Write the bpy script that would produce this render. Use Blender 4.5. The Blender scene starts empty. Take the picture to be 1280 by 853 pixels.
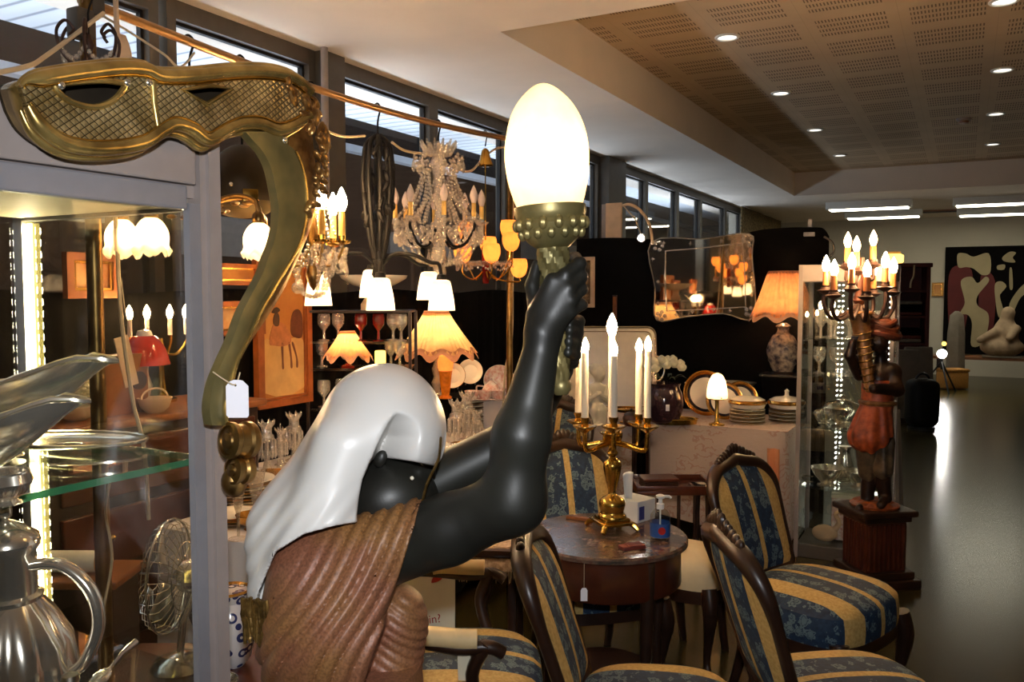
import bpy, bmesh, math, random
import numpy as np
from mathutils import Vector as V, Matrix, Quaternion
PI = math.pi
random.seed(7)
SC = bpy.context.scene
COL = SC.collection

# ------------------------------------------------------------------ camera
CZ, FPX = 1.6, 1050.0
YAW, PITCH = math.radians(28.3), math.atan(62/1050)
cd = bpy.data.cameras.new('camera'); cam = bpy.data.objects.new('camera', cd); COL.objects.link(cam)
cam.location = (0, 0, CZ); cam.rotation_euler = (PI/2 - PITCH, 0, YAW)
cd.sensor_width = 36; cd.lens = FPX/1280*36; cd.clip_start = .02; cd.clip_end = 200
SC.camera = cam
RT = V((math.cos(YAW), math.sin(YAW), 0)); FW = V((-math.sin(YAW), math.cos(YAW), 0))
F3 = FW*math.cos(PITCH) - V((0,0,1))*math.sin(PITCH); U3 = FW*math.sin(PITCH) + V((0,0,1))*math.cos(PITCH)
CP = V((0, 0, CZ))
# measuring helpers: where a sight line of the photograph meets a known plane of the room
def ray(px, py): return RT*((px-640)/FPX) + U3*((426.5-py)/FPX) + F3
def at(px, py, d):
    r = ray(px, py); return CP + r*(d/r.dot(FW))
def onx(px, py, x):
    r = ray(px, py); return CP + r*(x/r.x)
def ony(px, py, y):
    r = ray(px, py); return CP + r*(y/r.y)
def onz(px, py, z):
    r = ray(px, py); return CP + r*((z-CZ)/r.z)
def ld(l, d, z=0): return RT*l + FW*d + V((0, 0, z))     # lateral, depth -> world

# ------------------------------------------------------------------ mesh builder
class MB:
    def __init__(s): s.v = []; s.f = []; s.M = Matrix()
    def add(s, vs, fs):
        o = len(s.v); s.v += [tuple(s.M @ V(p)) for p in vs]; s.f += [tuple(i+o for i in f) for f in fs]; return s
    def box(s, c, d, R=None):
        x, y, z = d[0]/2, d[1]/2, d[2]/2
        P = [V((a*x, b*y, e*z)) for e in (-1,1) for b in (-1,1) for a in (-1,1)]
        if R: P = [R @ p for p in P]
        return s.add([V(c)+p for p in P], [(0,2,3,1),(4,5,7,6),(0,1,5,4),(2,6,7,3),(0,4,6,2),(1,3,7,5)])
    def rbox(s, c, d, b=.005, seg=2, R=None):
        bm = bmesh.new(); bmesh.ops.create_cube(bm, size=1)
        bmesh.ops.scale(bm, vec=d, verts=bm.verts)
        bmesh.ops.bevel(bm, geom=bm.edges[:], offset=min(b, min(d)*.49), segments=seg, profile=.5, affect='EDGES')
        bm.verts.index_update()
        P = [(R @ v.co if R else v.co.copy()) + V(c) for v in bm.verts]
        F = [[v.index for v in f.verts] for f in bm.faces]; bm.free(); return s.add(P, F)
    def lathe(s, prof, n=24, c=(0,0,0), rf=None, zf=None, ax=None, caps=True):
        m = len(prof); P = []
        R = V((0,0,1)).rotation_difference(V(ax).normalized()).to_matrix() if ax else None
        for i, (r, z) in enumerate(prof):
            for k in range(n):
                t = 2*PI*k/n; rr = r*(rf(t, i/(m-1)) if rf else 1); zz = z + (zf(t, i/(m-1)) if zf else 0)
                p = V((rr*math.cos(t), rr*math.sin(t), zz)); p = R @ p if R else p
                P.append(p + V(c))
        F = [(i*n+k, i*n+(k+1)%n, (i+1)*n+(k+1)%n, (i+1)*n+k) for i in range(m-1) for k in range(n)]
        if caps:
            if prof[0][0] > 1e-6: F.append(tuple(range(n-1, -1, -1)))
            if prof[-1][0] > 1e-6: F.append(tuple((m-1)*n+k for k in range(n)))
        return s.add(P, F)
    def cyl(s, a, b, r, r2=None, n=12): 
        a, b = V(a), V(b); L = (b-a).length
        return s.lathe([(r, 0), (r if r2 is None else r2, L)], n, a, ax=(b-a)) if L > 1e-6 else s
    def ball(s, c, r, n=14, m=9, R=None):
        r = r if hasattr(r, '__len__') else (r, r, r); P = []
        for i in range(m+1):
            a = PI*i/m
            for k in range(n):
                t = 2*PI*k/n; p = V((r[0]*math.sin(a)*math.cos(t), r[1]*math.sin(a)*math.sin(t), -r[2]*math.cos(a)))
                P.append((R @ p if R else p) + V(c))
        return s.add(P, [(i*n+k, i*n+(k+1)%n, (i+1)*n+(k+1)%n, (i+1)*n+k) for i in range(m) for k in range(n)])
    def sweep(s, path, rad, n=8, sq=(1, 1), closed=False, up=None):
        path = [V(p) for p in path]; m = len(path)
        rad = rad if hasattr(rad, '__len__') else [rad]*m
        T = []
        for i in range(m):
            a = path[(i-1) % m] if closed or i > 0 else path[i]; b = path[(i+1) % m] if closed or i < m-1 else path[i]
            T.append((b-a).normalized() if (b-a).length > 1e-9 else V((0,0,1)))
        u = V(up) if up else (V((0,0,1)) if abs(T[0].z) < .9 else V((1,0,0)))
        nrm = (u - T[0]*u.dot(T[0])).normalized(); P = []
        for i in range(m):
            if i: nrm = T[i-1].rotation_difference(T[i]) @ nrm
            if up: 
                q = V(up) - T[i]*V(up).dot(T[i])
                if q.length > .05: nrm = q.normalized()
            bn = T[i].cross(nrm)
            for k in range(n):
                t = 2*PI*k/n
                P.append(path[i] + (nrm*math.cos(t)*sq[0] + bn*math.sin(t)*sq[1])*rad[i])
        F = [(i*n+k, i*n+(k+1)%n, ((i+1)%m)*n+(k+1)%n, ((i+1)%m)*n+k) for i in range(m if closed else m-1) for k in range(n)]
        if not closed: F += [tuple(range(n-1,-1,-1)), tuple((m-1)*n+k for k in range(n))]
        return s.add(P, F)
    def grid(s, fn, nu, nv, cu=False, cv=False):
        P = [fn(i/(nu if cu else nu-1), j/(nv if cv else nv-1)) for i in range(nu) for j in range(nv)]
        F = [(i*nv+j, ((i+1)%nu)*nv+j, ((i+1)%nu)*nv+(j+1)%nv, i*nv+(j+1)%nv) for i in range(nu if cu else nu-1) for j in range(nv if cv else nv-1)]
        return s.add(P, F)
    def prism(s, pts, fn, h0, h1):       # outline in 2D, fn(x, y, h) -> point
        n = len(pts); P = [fn(x, y, h0) for x, y in pts] + [fn(x, y, h1) for x, y in pts]
        return s.add(P, [tuple(range(n-1,-1,-1)), tuple(range(n, 2*n))] + [(k, (k+1)%n, n+(k+1)%n, n+k) for k in range(n)])
    def quad(s, a, b, c, d): return s.add([a, b, c, d], [(0,1,2,3)])

def plate(outer, holes, fn, h0, h1):
    """flat plate with holes: 2D outlines filled, given thickness"""
    bm = bmesh.new(); E = []
    for lp in [outer] + holes:
        vs = [bm.verts.new((x, y, 0)) for x, y in lp]
        E += [bm.edges.new((vs[i], vs[(i+1) % len(vs)])) for i in range(len(vs))]
    bmesh.ops.triangle_fill(bm, use_beauty=True, use_dissolve=False, edges=E)
    bm.verts.index_update(); pts = [(v.co.x, v.co.y) for v in bm.verts]; n = len(pts)
    F = [[v.index for v in f.verts] for f in bm.faces]
    m = MB(); S = [f for f in F] + [[i+n for i in reversed(f)] for f in F]
    k = 0
    for lp in [outer] + holes:
        L = len(lp); S += [(k+i, k+(i+1)%L, n+k+(i+1)%L, n+k+i) for i in range(L)]; k += L
    bm.free(); m.add([fn(x, y, h0) for x, y in pts] + [fn(x, y, h1) for x, y in pts], S); return m

def spl(pts, k=6, closed=False):
    """Catmull-Rom through points (tuples of any length)"""
    P = [np.array(p, float) for p in pts]; n = len(P); out = []
    for i in range(n if closed else n-1):
        a, b, c, d = (P[(i-1) % n], P[i], P[(i+1) % n], P[(i+2) % n]) if closed else (P[max(i-1,0)], P[i], P[i+1], P[min(i+2,n-1)])
        for j in range(k):
            t = j/k; out.append(tuple(.5*((2*b)+(c-a)*t+(2*a-5*b+4*c-d)*t*t+(3*b-a-3*c+d)*t**3)))
    if not closed: out.append(tuple(P[-1]))
    return out

def thing(name, label, cat, loc=(0,0,0), rz=0, group=None):
    o = bpy.data.objects.new(name, None); COL.objects.link(o); o.empty_display_size = .05
    o.location = loc; o.rotation_euler = (0, 0, rz); tag(o, label, cat, group); return o
def tag(o, label, cat, group=None):
    o['label'] = label; o['category'] = cat
    if group: o['group'] = group
    return o
def mk(name, mb, mat, par=None, smooth=True, label=None, flat_angle=40, kind=None):
    me = bpy.data.meshes.new(name); me.from_pydata([tuple(p) for p in mb.v], [], mb.f); me.update()
    bm = bmesh.new(); bm.from_mesh(me); bmesh.ops.recalc_face_normals(bm, faces=bm.faces)
    if smooth:
        ca = math.radians(flat_angle)
        for f in bm.faces: f.smooth = True
        for e in bm.edges:
            if len(e.link_faces) == 2 and e.calc_face_angle(0) > ca: e.smooth = False
    bm.to_mesh(me); bm.free()
    o = bpy.data.objects.new(name, me); COL.objects.link(o); me.materials.append(mat)
    if par: o.parent = par
    if label: o['label'] = label
    if kind: o['kind'] = kind
    return o
def struct(name, mb, mat, smooth=False, par=None):
    o = mk(name, mb, mat, par, smooth)
    if not par: o['kind'] = 'structure'
    return o
def copy_tree(o, par=None):
    c = o.copy(); COL.objects.link(c); c.parent = par
    for ch in list(o.children): copy_tree(ch, c)
    return c
def clone(o, loc, rz=None, label=None, group=None, s=None):
    c = copy_tree(o); c.location = loc
    if rz is not None: c.rotation_euler = (0, 0, rz)
    if label: c['label'] = label
    if group: c['group'] = group
    if s: c.scale = (s, s, s)
    return c
def lamp(name, loc, e, col=(1,.72,.4), r=.03):
    l = bpy.data.lights.new(name, 'POINT'); l.energy = e; l.color = col; l.shadow_soft_size = r
    o = bpy.data.objects.new(name, l); COL.objects.link(o); o.location = loc; return o

# ------------------------------------------------------------------ signed-distance modelling (numpy surface nets)
def smin(a, b, k):
    h = np.clip(.5+.5*(b-a)/k, 0, 1); return b*(1-h)+a*h - k*h*(1-h)
def smax(a, b, k): return -smin(-a, -b, k)
def cap(P, a, b, r1, r2):
    a, b = np.array(a, float), np.array(b, float); ba = b-a
    h = np.clip(((P-a)@ba)/(ba@ba), 0, 1); return np.linalg.norm(P-a-h[:,None]*ba, axis=1) - (r1+(r2-r1)*h)
def ell(P, c, r, R=None):
    q = P-np.array(c, float)
    if R is not None: q = q@R
    r = np.array(r, float); k0 = np.linalg.norm(q/r, axis=1); k1 = np.linalg.norm(q/(r*r), axis=1)+1e-9
    return k0*(k0-1)/k1
def surfnet(fn, lo, hi, h):
    lo, hi = np.array(lo, float), np.array(hi, float); N = np.ceil((hi-lo)/h).astype(int)+1
    ax = [lo[i]+np.arange(N[i])*h for i in range(3)]
    Vv = np.empty(tuple(N))
    yz = np.stack(np.meshgrid(ax[1], ax[2], indexing='ij'), -1).reshape(-1, 2)
    st = max(1, int(300000//len(yz)))
    for i in range(0, N[0], st):
        xs = ax[0][i:i+st]
        P = np.concatenate([np.repeat(xs, len(yz))[:,None], np.tile(yz, (len(xs), 1))], 1)
        Vv[i:i+st] = fn(P).reshape(len(xs), N[1], N[2])
    ins = Vv < 0; C = [(a,b,c) for a in (0,1) for b in (0,1) for c in (0,1)]
    sl = lambda A, c: A[c[0]:N[0]-1+c[0], c[1]:N[1]-1+c[1], c[2]:N[2]-1+c[2]]
    cnt = sum(sl(ins, c).astype(int) for c in C); act = (cnt > 0) & (cnt < 8)
    I = np.argwhere(act); idx = -np.ones(act.shape, int); idx[act] = np.arange(len(I))
    acc = np.zeros((len(I), 3)); num = np.zeros(len(I))
    for a in C:
        for k in range(3):
            if a[k] == 0:
                b = list(a); b[k] = 1
                va = Vv[tuple((I+np.array(a)).T)]; vb = Vv[tuple((I+np.array(b)).T)]
                m = (va < 0) != (vb < 0); t = np.where(m, va/np.where(m, va-vb, 1), 0)
                p = np.tile(np.array(a, float), (len(I), 1)); p[:,k] += t
                acc[m] += p[m]; num[m] += 1
    vert = lo + (I + acc/num[:,None])*h; F = []
    for k in range(3):
        u, w = (k+1) % 3, (k+2) % 3
        s0 = [slice(1, N[i]-1) for i in range(3)]; s0[k] = slice(0, N[k]-1); s1 = list(s0); s1[k] = slice(1, N[k])
        A, B = ins[tuple(s0)], ins[tuple(s1)]; E = np.argwhere(A != B)
        if not len(E): continue
        off = np.array([s.start for s in s0]); flip = A[tuple(E.T)]; E = E+off
        q = []
        for du, dw in ((-1,-1),(0,-1),(0,0),(-1,0)):
            e = E.copy(); e[:,u] += du; e[:,w] += dw; q.append(idx[tuple(e.T)])
        q = np.stack(q, 1); q[~flip] = q[~flip][:, ::-1]; q = q[(q >= 0).all(1)]; F.append(q)
    m = MB(); m.v = [tuple(p) for p in vert.tolist()]; m.f = [tuple(f) for f in np.concatenate(F).tolist()]
    return m
# ------------------------------------------------------------------ materials
def srgb(r, g, b):
    f = lambda c: (c/255/12.92 if c/255 <= .04045 else ((c/255+.055)/1.055)**2.4)
    return (f(r), f(g), f(b), 1)
class NT:
    def __init__(s, name):
        s.m = bpy.data.materials.new(name); s.m.use_nodes = True; s.t = s.m.node_tree; s.t.nodes.clear()
        s.out = s.n('ShaderNodeOutputMaterial')
    def n(s, typ, **kw):
        x = s.t.nodes.new(typ)
        for k, v in kw.items(): setattr(x, k, v)
        return x
    def l(s, a, b): s.t.links.new(a, b)
    def math(s, op, a, b=None, c=None):
        x = s.n('ShaderNodeMath', operation=op)
        for i, q in enumerate((a, b, c)):
            if q is None: continue
            if isinstance(q, (int, float)): x.inputs[i].default_value = q
            else: s.l(q, x.inputs[i])
        return x.outputs[0]
    def ramp(s, fac, stops, interp='LINEAR'):
        r = s.n('ShaderNodeValToRGB'); e = r.color_ramp.elements; r.color_ramp.interpolation = interp
        e[0].position, e[0].color = stops[0]; e[1].position, e[1].color = stops[1]
        for p, c in stops[2:]: q = e.new(p); q.color = c
        s.l(fac, r.inputs[0]); return r.outputs[0]
    def mix(s, fac, a, b, typ='MIX'):
        x = s.n('ShaderNodeMix', data_type='RGBA', blend_type=typ)
        for i, q in ((0, fac), (6, a), (7, b)):
            if isinstance(q, (int, float)): x.inputs[i].default_value = q
            elif isinstance(q, tuple): x.inputs[i].default_value = q
            else: s.l(q, x.inputs[i])
        return x.outputs[2]
    def coord(s, scale=(1,1,1), rot=(0,0,0), out='Object'):
        tc = s.n('ShaderNodeTexCoord'); mp = s.n('ShaderNodeMapping'); mp.inputs['Scale'].default_value = scale
        mp.inputs['Rotation'].default_value = rot; s.l(tc.outputs[out], mp.inputs[0]); return mp.outputs[0]
    def noise(s, sc, det=3, vec=None, rough=.55):
        x = s.n('ShaderNodeTexNoise'); x.inputs['Scale'].default_value = sc; x.inputs['Detail'].default_value = det
        x.inputs['Roughness'].default_value = rough
        s.l(vec or s.coord(), x.inputs['Vector']); return x.outputs['Fac']
    def bsdf(s, rough=.5, metal=0, **kw):
        b = s.n('ShaderNodeBsdfPrincipled'); b.inputs['Roughness'].default_value = rough; b.inputs['Metallic'].default_value = metal
        for k, v in kw.items(): b.inputs[k].default_value = v
        s.l(b.outputs[0], s.out.inputs[0]); s.b = b; return b
    def bump(s, h, st=.3, dist=.01):
        x = s.n('ShaderNodeBump'); x.inputs['Strength'].default_value = st; x.inputs['Distance'].default_value = dist
        s.l(h, x.inputs['Height']); s.l(x.outputs[0], s.b.inputs['Normal'])
    def col(s, c):
        if isinstance(c, tuple): s.b.inputs['Base Color'].default_value = c
        else: s.l(c, s.b.inputs['Base Color'])

def pm(name, c, rough=.5, metal=0, var=.25, sc=12, bump=0, bsc=60, c2=None, **kw):
    """principled with a procedural colour mottling and optional noise bump"""
    t = NT(name); t.bsdf(rough, metal, **kw)
    c2 = c2 or tuple(x*(1-var) for x in c[:3])+(1,)
    t.col(t.ramp(t.noise(sc), [(.35, c2), (.65, c)]))
    if bump: t.bump(t.noise(bsc), bump, .004)
    return t.m
def emis(name, c, st):
    t = NT(name); e = t.n('ShaderNodeEmission'); e.inputs[0].default_value = c
    nz = t.noise(9, 2); t.l(t.math('MULTIPLY', t.math('ADD', t.math('MULTIPLY', nz, .3), .85), st), e.inputs[1])
    t.l(e.outputs[0], t.out.inputs[0]); return t.m
def thin_glass(name, tint=(1,1,1,1), refl=.9, rough=.01, base=.04):
    t = NT(name); a = t.n('ShaderNodeBsdfTransparent'); a.inputs[0].default_value = tint
    g = t.n('ShaderNodeBsdfGlossy'); g.inputs['Roughness'].default_value = rough; g.inputs[0].default_value = (refl,)*3+(1,)
    f = t.n('ShaderNodeFresnel'); ge = t.n('ShaderNodeNewGeometry'); t.l(t.math('ADD', t.math('MULTIPLY', ge.outputs['Backfacing'], 1/1.45-1.45), 1.45), f.inputs[0]); mx = t.n('ShaderNodeMixShader')
    t.l(t.math('ADD', f.outputs[0], base), mx.inputs[0]); t.l(a.outputs[0], mx.inputs[1]); t.l(g.outputs[0], mx.inputs[2])
    t.l(mx.outputs[0], t.out.inputs[0]); return t.m
def cut_glass(name, tint=(.9,.86,.8,1), k=.5, bsc=90, diff=.3):
    """pressed or cut crystal: see-through, glossy and a little milky, facetted by a bump"""
    t = NT(name); a = t.n('ShaderNodeBsdfTransparent'); a.inputs[0].default_value = tint
    g = t.n('ShaderNodeBsdfGlossy'); g.inputs['Roughness'].default_value = .08; d = t.n('ShaderNodeBsdfDiffuse'); d.inputs[0].default_value = tint
    vo = t.n('ShaderNodeTexVoronoi'); vo.inputs['Scale'].default_value = bsc; t.l(t.coord(), vo.inputs['Vector'])
    bp = t.n('ShaderNodeBump'); bp.inputs['Strength'].default_value = .6; bp.inputs['Distance'].default_value = .004
    t.l(vo.outputs['Distance'], bp.inputs['Height']); t.l(bp.outputs[0], g.inputs['Normal']); t.l(bp.outputs[0], d.inputs['Normal'])
    m1 = t.n('ShaderNodeMixShader'); m1.inputs[0].default_value = diff; t.l(g.outputs[0], m1.inputs[1]); t.l(d.outputs[0], m1.inputs[2])
    m2 = t.n('ShaderNodeMixShader'); m2.inputs[0].default_value = k; t.l(a.outputs[0], m2.inputs[1]); t.l(m1.outputs[0], m2.inputs[2])
    t.l(m2.outputs[0], t.out.inputs[0]); return t.m
def shade_mat(name, c, glow=0, rough=.8, pleats=0, rim=None):
    """cloth or glass lamp shade that lets its bulb's light through"""
    t = NT(name); d = t.n('ShaderNodeBsdfDiffuse'); tr = t.n('ShaderNodeBsdfTranslucent')
    c2 = tuple(x*.75 for x in c[:3])+(1,)
    cc = t.ramp(t.noise(20), [(.3, c2), (.7, c)]); t.l(cc, d.inputs[0]); t.l(cc, tr.inputs[0])
    m = t.n('ShaderNodeMixShader'); m.inputs[0].default_value = .55; t.l(d.outputs[0], m.inputs[1]); t.l(tr.outputs[0], m.inputs[2])
    o = m.outputs[0]
    if glow:
        e = t.n('ShaderNodeEmission'); t.l(cc, e.inputs[0]); e.inputs[1].default_value = glow
        a = t.n('ShaderNodeAddShader'); t.l(o, a.inputs[0]); t.l(e.outputs[0], a.inputs[1]); o = a.outputs[0]
    t.l(o, t.out.inputs[0]); return t.m

M = {}
M['plaster'] = pm('ceiling_plaster', srgb(240,227,212), .9, var=.04, sc=3, bump=.05)
M['wall'] = pm('wall_paint', srgb(196,188,172), .9, var=.06, sc=2)
M['alu_dark'] = pm('bronze_anodised_frame', srgb(92,86,78), .45, .4, var=.12)
M['alu'] = pm('brushed_aluminium', srgb(134,132,136), .5, .25, var=.06, sc=30)
M['alu_warm'] = pm('beige_aluminium', srgb(150,138,132), .55, .15, var=.06, sc=30)
M['black_cloth'] = pm('black_felt', srgb(10,8,7), .95, var=.4, sc=25, bump=.2, bsc=200, **{'Specular IOR Level': .1})
M['black'] = pm('black_lacquer', srgb(20,18,17), .4, var=.3)
M['glass'] = thin_glass('clear_pane', (.97,.98,.96,1))
M['glass_green'] = thin_glass('shelf_glass', (.93,.97,.94,1), base=.12)
M['glass_edge'] = pm('green_glass_edge', srgb(60,122,84), .15, 0, var=.2, **{'Transmission Weight': .3})
M['win_glass'] = thin_glass('window_pane', (.9,.92,.95,1), base=.02)
M['cut'] = cut_glass('cut_crystal', (1,.95,.88,1), .42, 90, .4)
M['crystal'] = cut_glass('chandelier_crystal', (1,.92,.80,1), .5, 160, .42)
M['silver'] = pm('polished_silver', srgb(238,230,212), .17, .92, var=.12, sc=8, bump=.03, bsc=20)
M['silver_dull'] = pm('worn_silver', srgb(190,184,170), .3, 1, var=.25, sc=14, bump=.1)
M['brass'] = pm('gilt_brass', srgb(222,178,84), .22, 1, var=.35, sc=25, bump=.15, bsc=80)
M['brass_old'] = pm('aged_brass', srgb(150,118,70), .35, 1, var=.5, sc=12, bump=.15)
M['harp'] = pm('patinated_gilt_bronze', srgb(214,182,108), .27, .82, c2=srgb(140,114,62), sc=16, bump=.12, bsc=50)
M['harp_dark'] = pm('dark_bronze_and_hollow_shade', srgb(52,42,28), .6, .5, var=.5, sc=10)
M['verdigris'] = pm('greenish_bronze', srgb(150,132,82), .42, .6, c2=srgb(98,94,60), sc=9, bump=.1)
M['copperish'] = pm('reddish_bronze', srgb(186,144,84), .32, .85, c2=srgb(110,78,42), sc=22, bump=.3, bsc=90)
def lattice_mat():
    t = NT('gilt_scale_lattice'); t.bsdf(.28, .75)
    g = t.coord((1,1,1)); sp = t.n('ShaderNodeSeparateXYZ'); t.l(g, sp.inputs[0]); y, z = sp.outputs[1], sp.outputs[2]
    a = t.math('ADD', t.math('MULTIPLY', y, 70), t.math('MULTIPLY', z, 95)); b = t.math('SUBTRACT', t.math('MULTIPLY', y, 70), t.math('MULTIPLY', z, 95))
    fa = t.math('ABSOLUTE', t.math('SUBTRACT', t.math('FRACT', a), .5)); fb = t.math('ABSOLUTE', t.math('SUBTRACT', t.math('FRACT', b), .5))
    h = t.math('MAXIMUM', fa, fb)
    t.col(t.mix(t.math('GREATER_THAN', h, .43), t.ramp(t.noise(14), [(.35, srgb(160,136,84)), (.65, srgb(226,204,150))]), srgb(66,52,30)))
    t.bump(t.math('SUBTRACT', .5, h), .8, .006); return t.m
M['lattice'] = lattice_mat()
M['bronze_skin'] = pm('black_bronze_skin', srgb(40,40,34), .44, .15, c2=srgb(29,28,24), sc=6, bump=.03, bsc=40)
M['veil'] = pm('white_enamel_veil', srgb(214,211,205), .38, 0, var=.06, sc=5, **{'Coat Weight': .2, 'Coat Roughness': .2})
def wrap_mat():
    t = NT('mottled_terracotta_wrap'); t.bsdf(.5, .1)
    a = t.ramp(t.noise(7, 2), [(.38, srgb(138,88,64)), (.62, srgb(142,100,56))])
    t.col(t.mix(t.ramp(t.noise(240, 4), [(.40, (0,0,0,1)), (.66, (.55,.55,.55,1))]), a, srgb(70,44,28))); t.bump(t.noise(160), .15, .002); return t.m
M['wrap'] = wrap_mat()
M['gold_trim'] = pm('dark_gold_trim', srgb(130,100,50), .4, .7, var=.6, sc=60, bump=.6, bsc=120)
M['wood_dark'] = pm('dark_walnut', srgb(52,32,22), .35, var=.45, sc=9, **{'Coat Weight': .3})
M['wood_red'] = pm('red_mahogany', srgb(84,40,24), .3, var=.4, sc=8, **{'Coat Weight': .4})
M['wood_mid'] = pm('oak_brown', srgb(140,84,44), .4, var=.35, sc=7)
M['frame_orange'] = pm('orange_brown_frame', srgb(158,86,40), .4, .1, var=.3, sc=14)
M['white_cloth'] = pm('white_linen', srgb(222,212,204), .95, var=.08, sc=9, bump=.2, bsc=120)
def lace_mat():
    t = NT('pink_embroidered_cloth'); t.bsdf(.95)
    w = t.n('ShaderNodeTexWave', wave_type='RINGS'); w.inputs['Scale'].default_value = 7; w.inputs['Distortion'].default_value = 12; w.inputs['Detail'].default_value = 2.5; w.inputs['Detail Scale'].default_value = 2.2
    t.l(t.coord(), w.inputs['Vector'])
    k = t.math('MULTIPLY', t.math('GREATER_THAN', w.outputs['Fac'], .86), t.math('GREATER_THAN', t.noise(2.2), .43))
    t.col(t.mix(t.math('MULTIPLY', k, .4), srgb(196,176,160), srgb(160,92,70))); t.bump(w.outputs['Fac'], .15, .004); return t.m
M['lace'] = lace_mat()
def brocade():
    t = NT('blue_and_cream_brocade'); t.bsdf(.7, 0)
    c = t.coord(); sp = t.n('ShaderNodeSeparateXYZ'); t.l(c, sp.inputs[0])
    ax = t.math('ABSOLUTE', t.math('ADD', sp.outputs[0], t.math('MULTIPLY', t.math('SUBTRACT', t.noise(14, 1), .5), .004)))
    st = t.math('MULTIPLY', ax, 3.0)
    cream = t.ramp(t.noise(90, 3), [(.35, srgb(180,148,84)), (.65, srgb(204,174,108))])
    vo = t.n('ShaderNodeTexVoronoi'); vo.inputs['Scale'].default_value = 21; vo.inputs['Randomness'].default_value = .6; t.l(c, vo.inputs['Vector'])
    n2 = t.noise(62, 3); pet = t.math('ADD', vo.outputs['Distance'], t.math('MULTIPLY', t.math('SUBTRACT', n2, .5), 1.1))
    k = t.math('MULTIPLY', t.math('LESS_THAN', pet, .43), t.math('GREATER_THAN', t.math('ABSOLUTE', t.math('SUBTRACT', pet, .24)), .035))
    blue = t.mix(t.math('MULTIPLY', k, .8), t.ramp(t.noise(60), [(.3, srgb(16,36,60)), (.7, srgb(28,56,84))]), srgb(100,122,130))
    msk = t.ramp(st, [(0, (1,1,1,1)), (.04, (0,0,0,1)), (.36, (1,1,1,1)), (.62, (0,0,0,1)), (.93, (1,1,1,1))], 'CONSTANT')
    t.col(t.mix(msk, blue, cream)); t.bump(t.noise(300), .25, .001); return t.m
M['brocade'] = brocade()
M['cream_pad'] = pm('cream_satin', srgb(226,200,150), .6, var=.12, sc=20)
M['cream_seat'] = pm('cream_velvet', srgb(216,198,160), .8, var=.1)
def marble():
    t = NT('mottled_marble'); t.bsdf(.16)
    n = t.noise(9, 8, rough=.7); n2 = t.noise(26, 5)
    a = t.ramp(n, [(.3, srgb(58,46,40)), (.47, srgb(104,86,74)), (.56, srgb(92,58,48)), (.68, srgb(168,150,130))])
    t.col(t.mix(t.ramp(n2, [(.5, (0,0,0,1)), (.62, (1,1,1,1))]), a, srgb(70,62,54))); return t.m
M['marble'] = marble()
M['china'] = pm('white_china', srgb(232,224,208), .18, var=.05)
M['china_floral'] = pm('floral_china', srgb(232,224,214), .2, c2=srgb(206,150,140), sc=38)
M['gold_rim'] = pm('gold_rim', srgb(226,170,84), .2, .95, var=.3, sc=20)
M['cobalt'] = pm('cobalt_band', srgb(34,30,40), .2, var=.3)
def delft():
    t = NT('blue_white_vase'); t.bsdf(.15)
    vo = t.n('ShaderNodeTexVoronoi'); vo.inputs['Scale'].default_value = 34; t.l(t.coord(), vo.inputs['Vector'])
    k = t.math('LESS_THAN', t.math('ABSOLUTE', t.math('SUBTRACT', vo.outputs['Distance'], .34)), .1)
    t.col(t.mix(k, srgb(200,196,196), srgb(52,56,96))); return t.m
M['delft'] = delft()
M['imari'] = pm('dark_floral_porcelain', srgb(168,150,130), .2, c2=srgb(52,46,54), sc=26, bump=.1)
M['paper'] = pm('cream_paper', srgb(224,216,190), .85, var=.06)
M['tagp'] = pm('white_card', srgb(240,238,244), .8, var=.03)
M['cord'] = pm('cream_flex', srgb(206,186,152), .6, var=.1)
M['ribbon'] = pm('beige_ribbon', srgb(216,184,150), .8, var=.15)
M['pole'] = pm('brown_steel_pole', srgb(168,128,86), .3, .7, var=.15)
M['iron'] = pm('black_wrought_iron', srgb(15,12,11), .6, 0, var=.4, sc=30, **{'Specular IOR Level': .3})
M['rust'] = pm('rusty_iron', srgb(74,50,40), .5, .5, var=.4, sc=20)
M['candle'] = pm('ivory_candle_sleeve', srgb(232,222,202), .5, var=.06)
M['candle_y'] = pm('yellow_wax_sleeve', srgb(236,186,96), .5, var=.12)
M['candle_o'] = pm('orange_wax_sleeve', srgb(200,122,62), .5, var=.2)
M['rose'] = pm('cream_petal', srgb(226,220,190), .8, var=.12, sc=30)
M['leaf'] = pm('dark_leaf', srgb(52,62,30), .6, var=.3)
M['hydrangea'] = pm('cream_hydrangea', srgb(228,214,168), .8, var=.25, sc=60, bump=.8, bsc=70)
M['bulb'] = emis('bulb_glow', (1,.62,.24,1), 30)
M['bulb_w'] = emis('warm_bulb_glow', (1,.64,.31,1), 115)
M['bulb_soft'] = emis('soft_bulb_glow', (1,.60,.27,1), 12)
M['bulb_off'] = pm('milky_unlit_bulb', srgb(224,200,186), .2, var=.08)
M['globe'] = shade_mat('frosted_globe_glass', (1,.84,.54,1), .16)
M['globe_in'] = emis('globe_filament', (1,.72,.40,1), 18)
M['cone_in'] = emis('cone_bulb_glow', (1,.70,.40,1), 60)
M['bulb_in'] = emis('shaded_bulb_glow', (1,.66,.35,1), 120)
M['tulip'] = shade_mat('tulip_shade_glass', (1,.86,.58,1), .12)
M['cone_glow'] = shade_mat('white_cone_glass', (1,.90,.72,1), .12)
M['amber_glow'] = shade_mat('amber_shade_glass', (1,.40,.08,1), .35)
M['egg_glow'] = shade_mat('egg_shade_glass', (1,.78,.50,1), .25)
M['led'] = emis('led_strip_glow', (1,.86,.50,1), 60)
M['led_w'] = emis('led_dot_glow', (1,.92,.78,1), 18)
M['tube'] = emis('fluorescent_diffuser', (1,.94,.72,1), 7)
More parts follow.
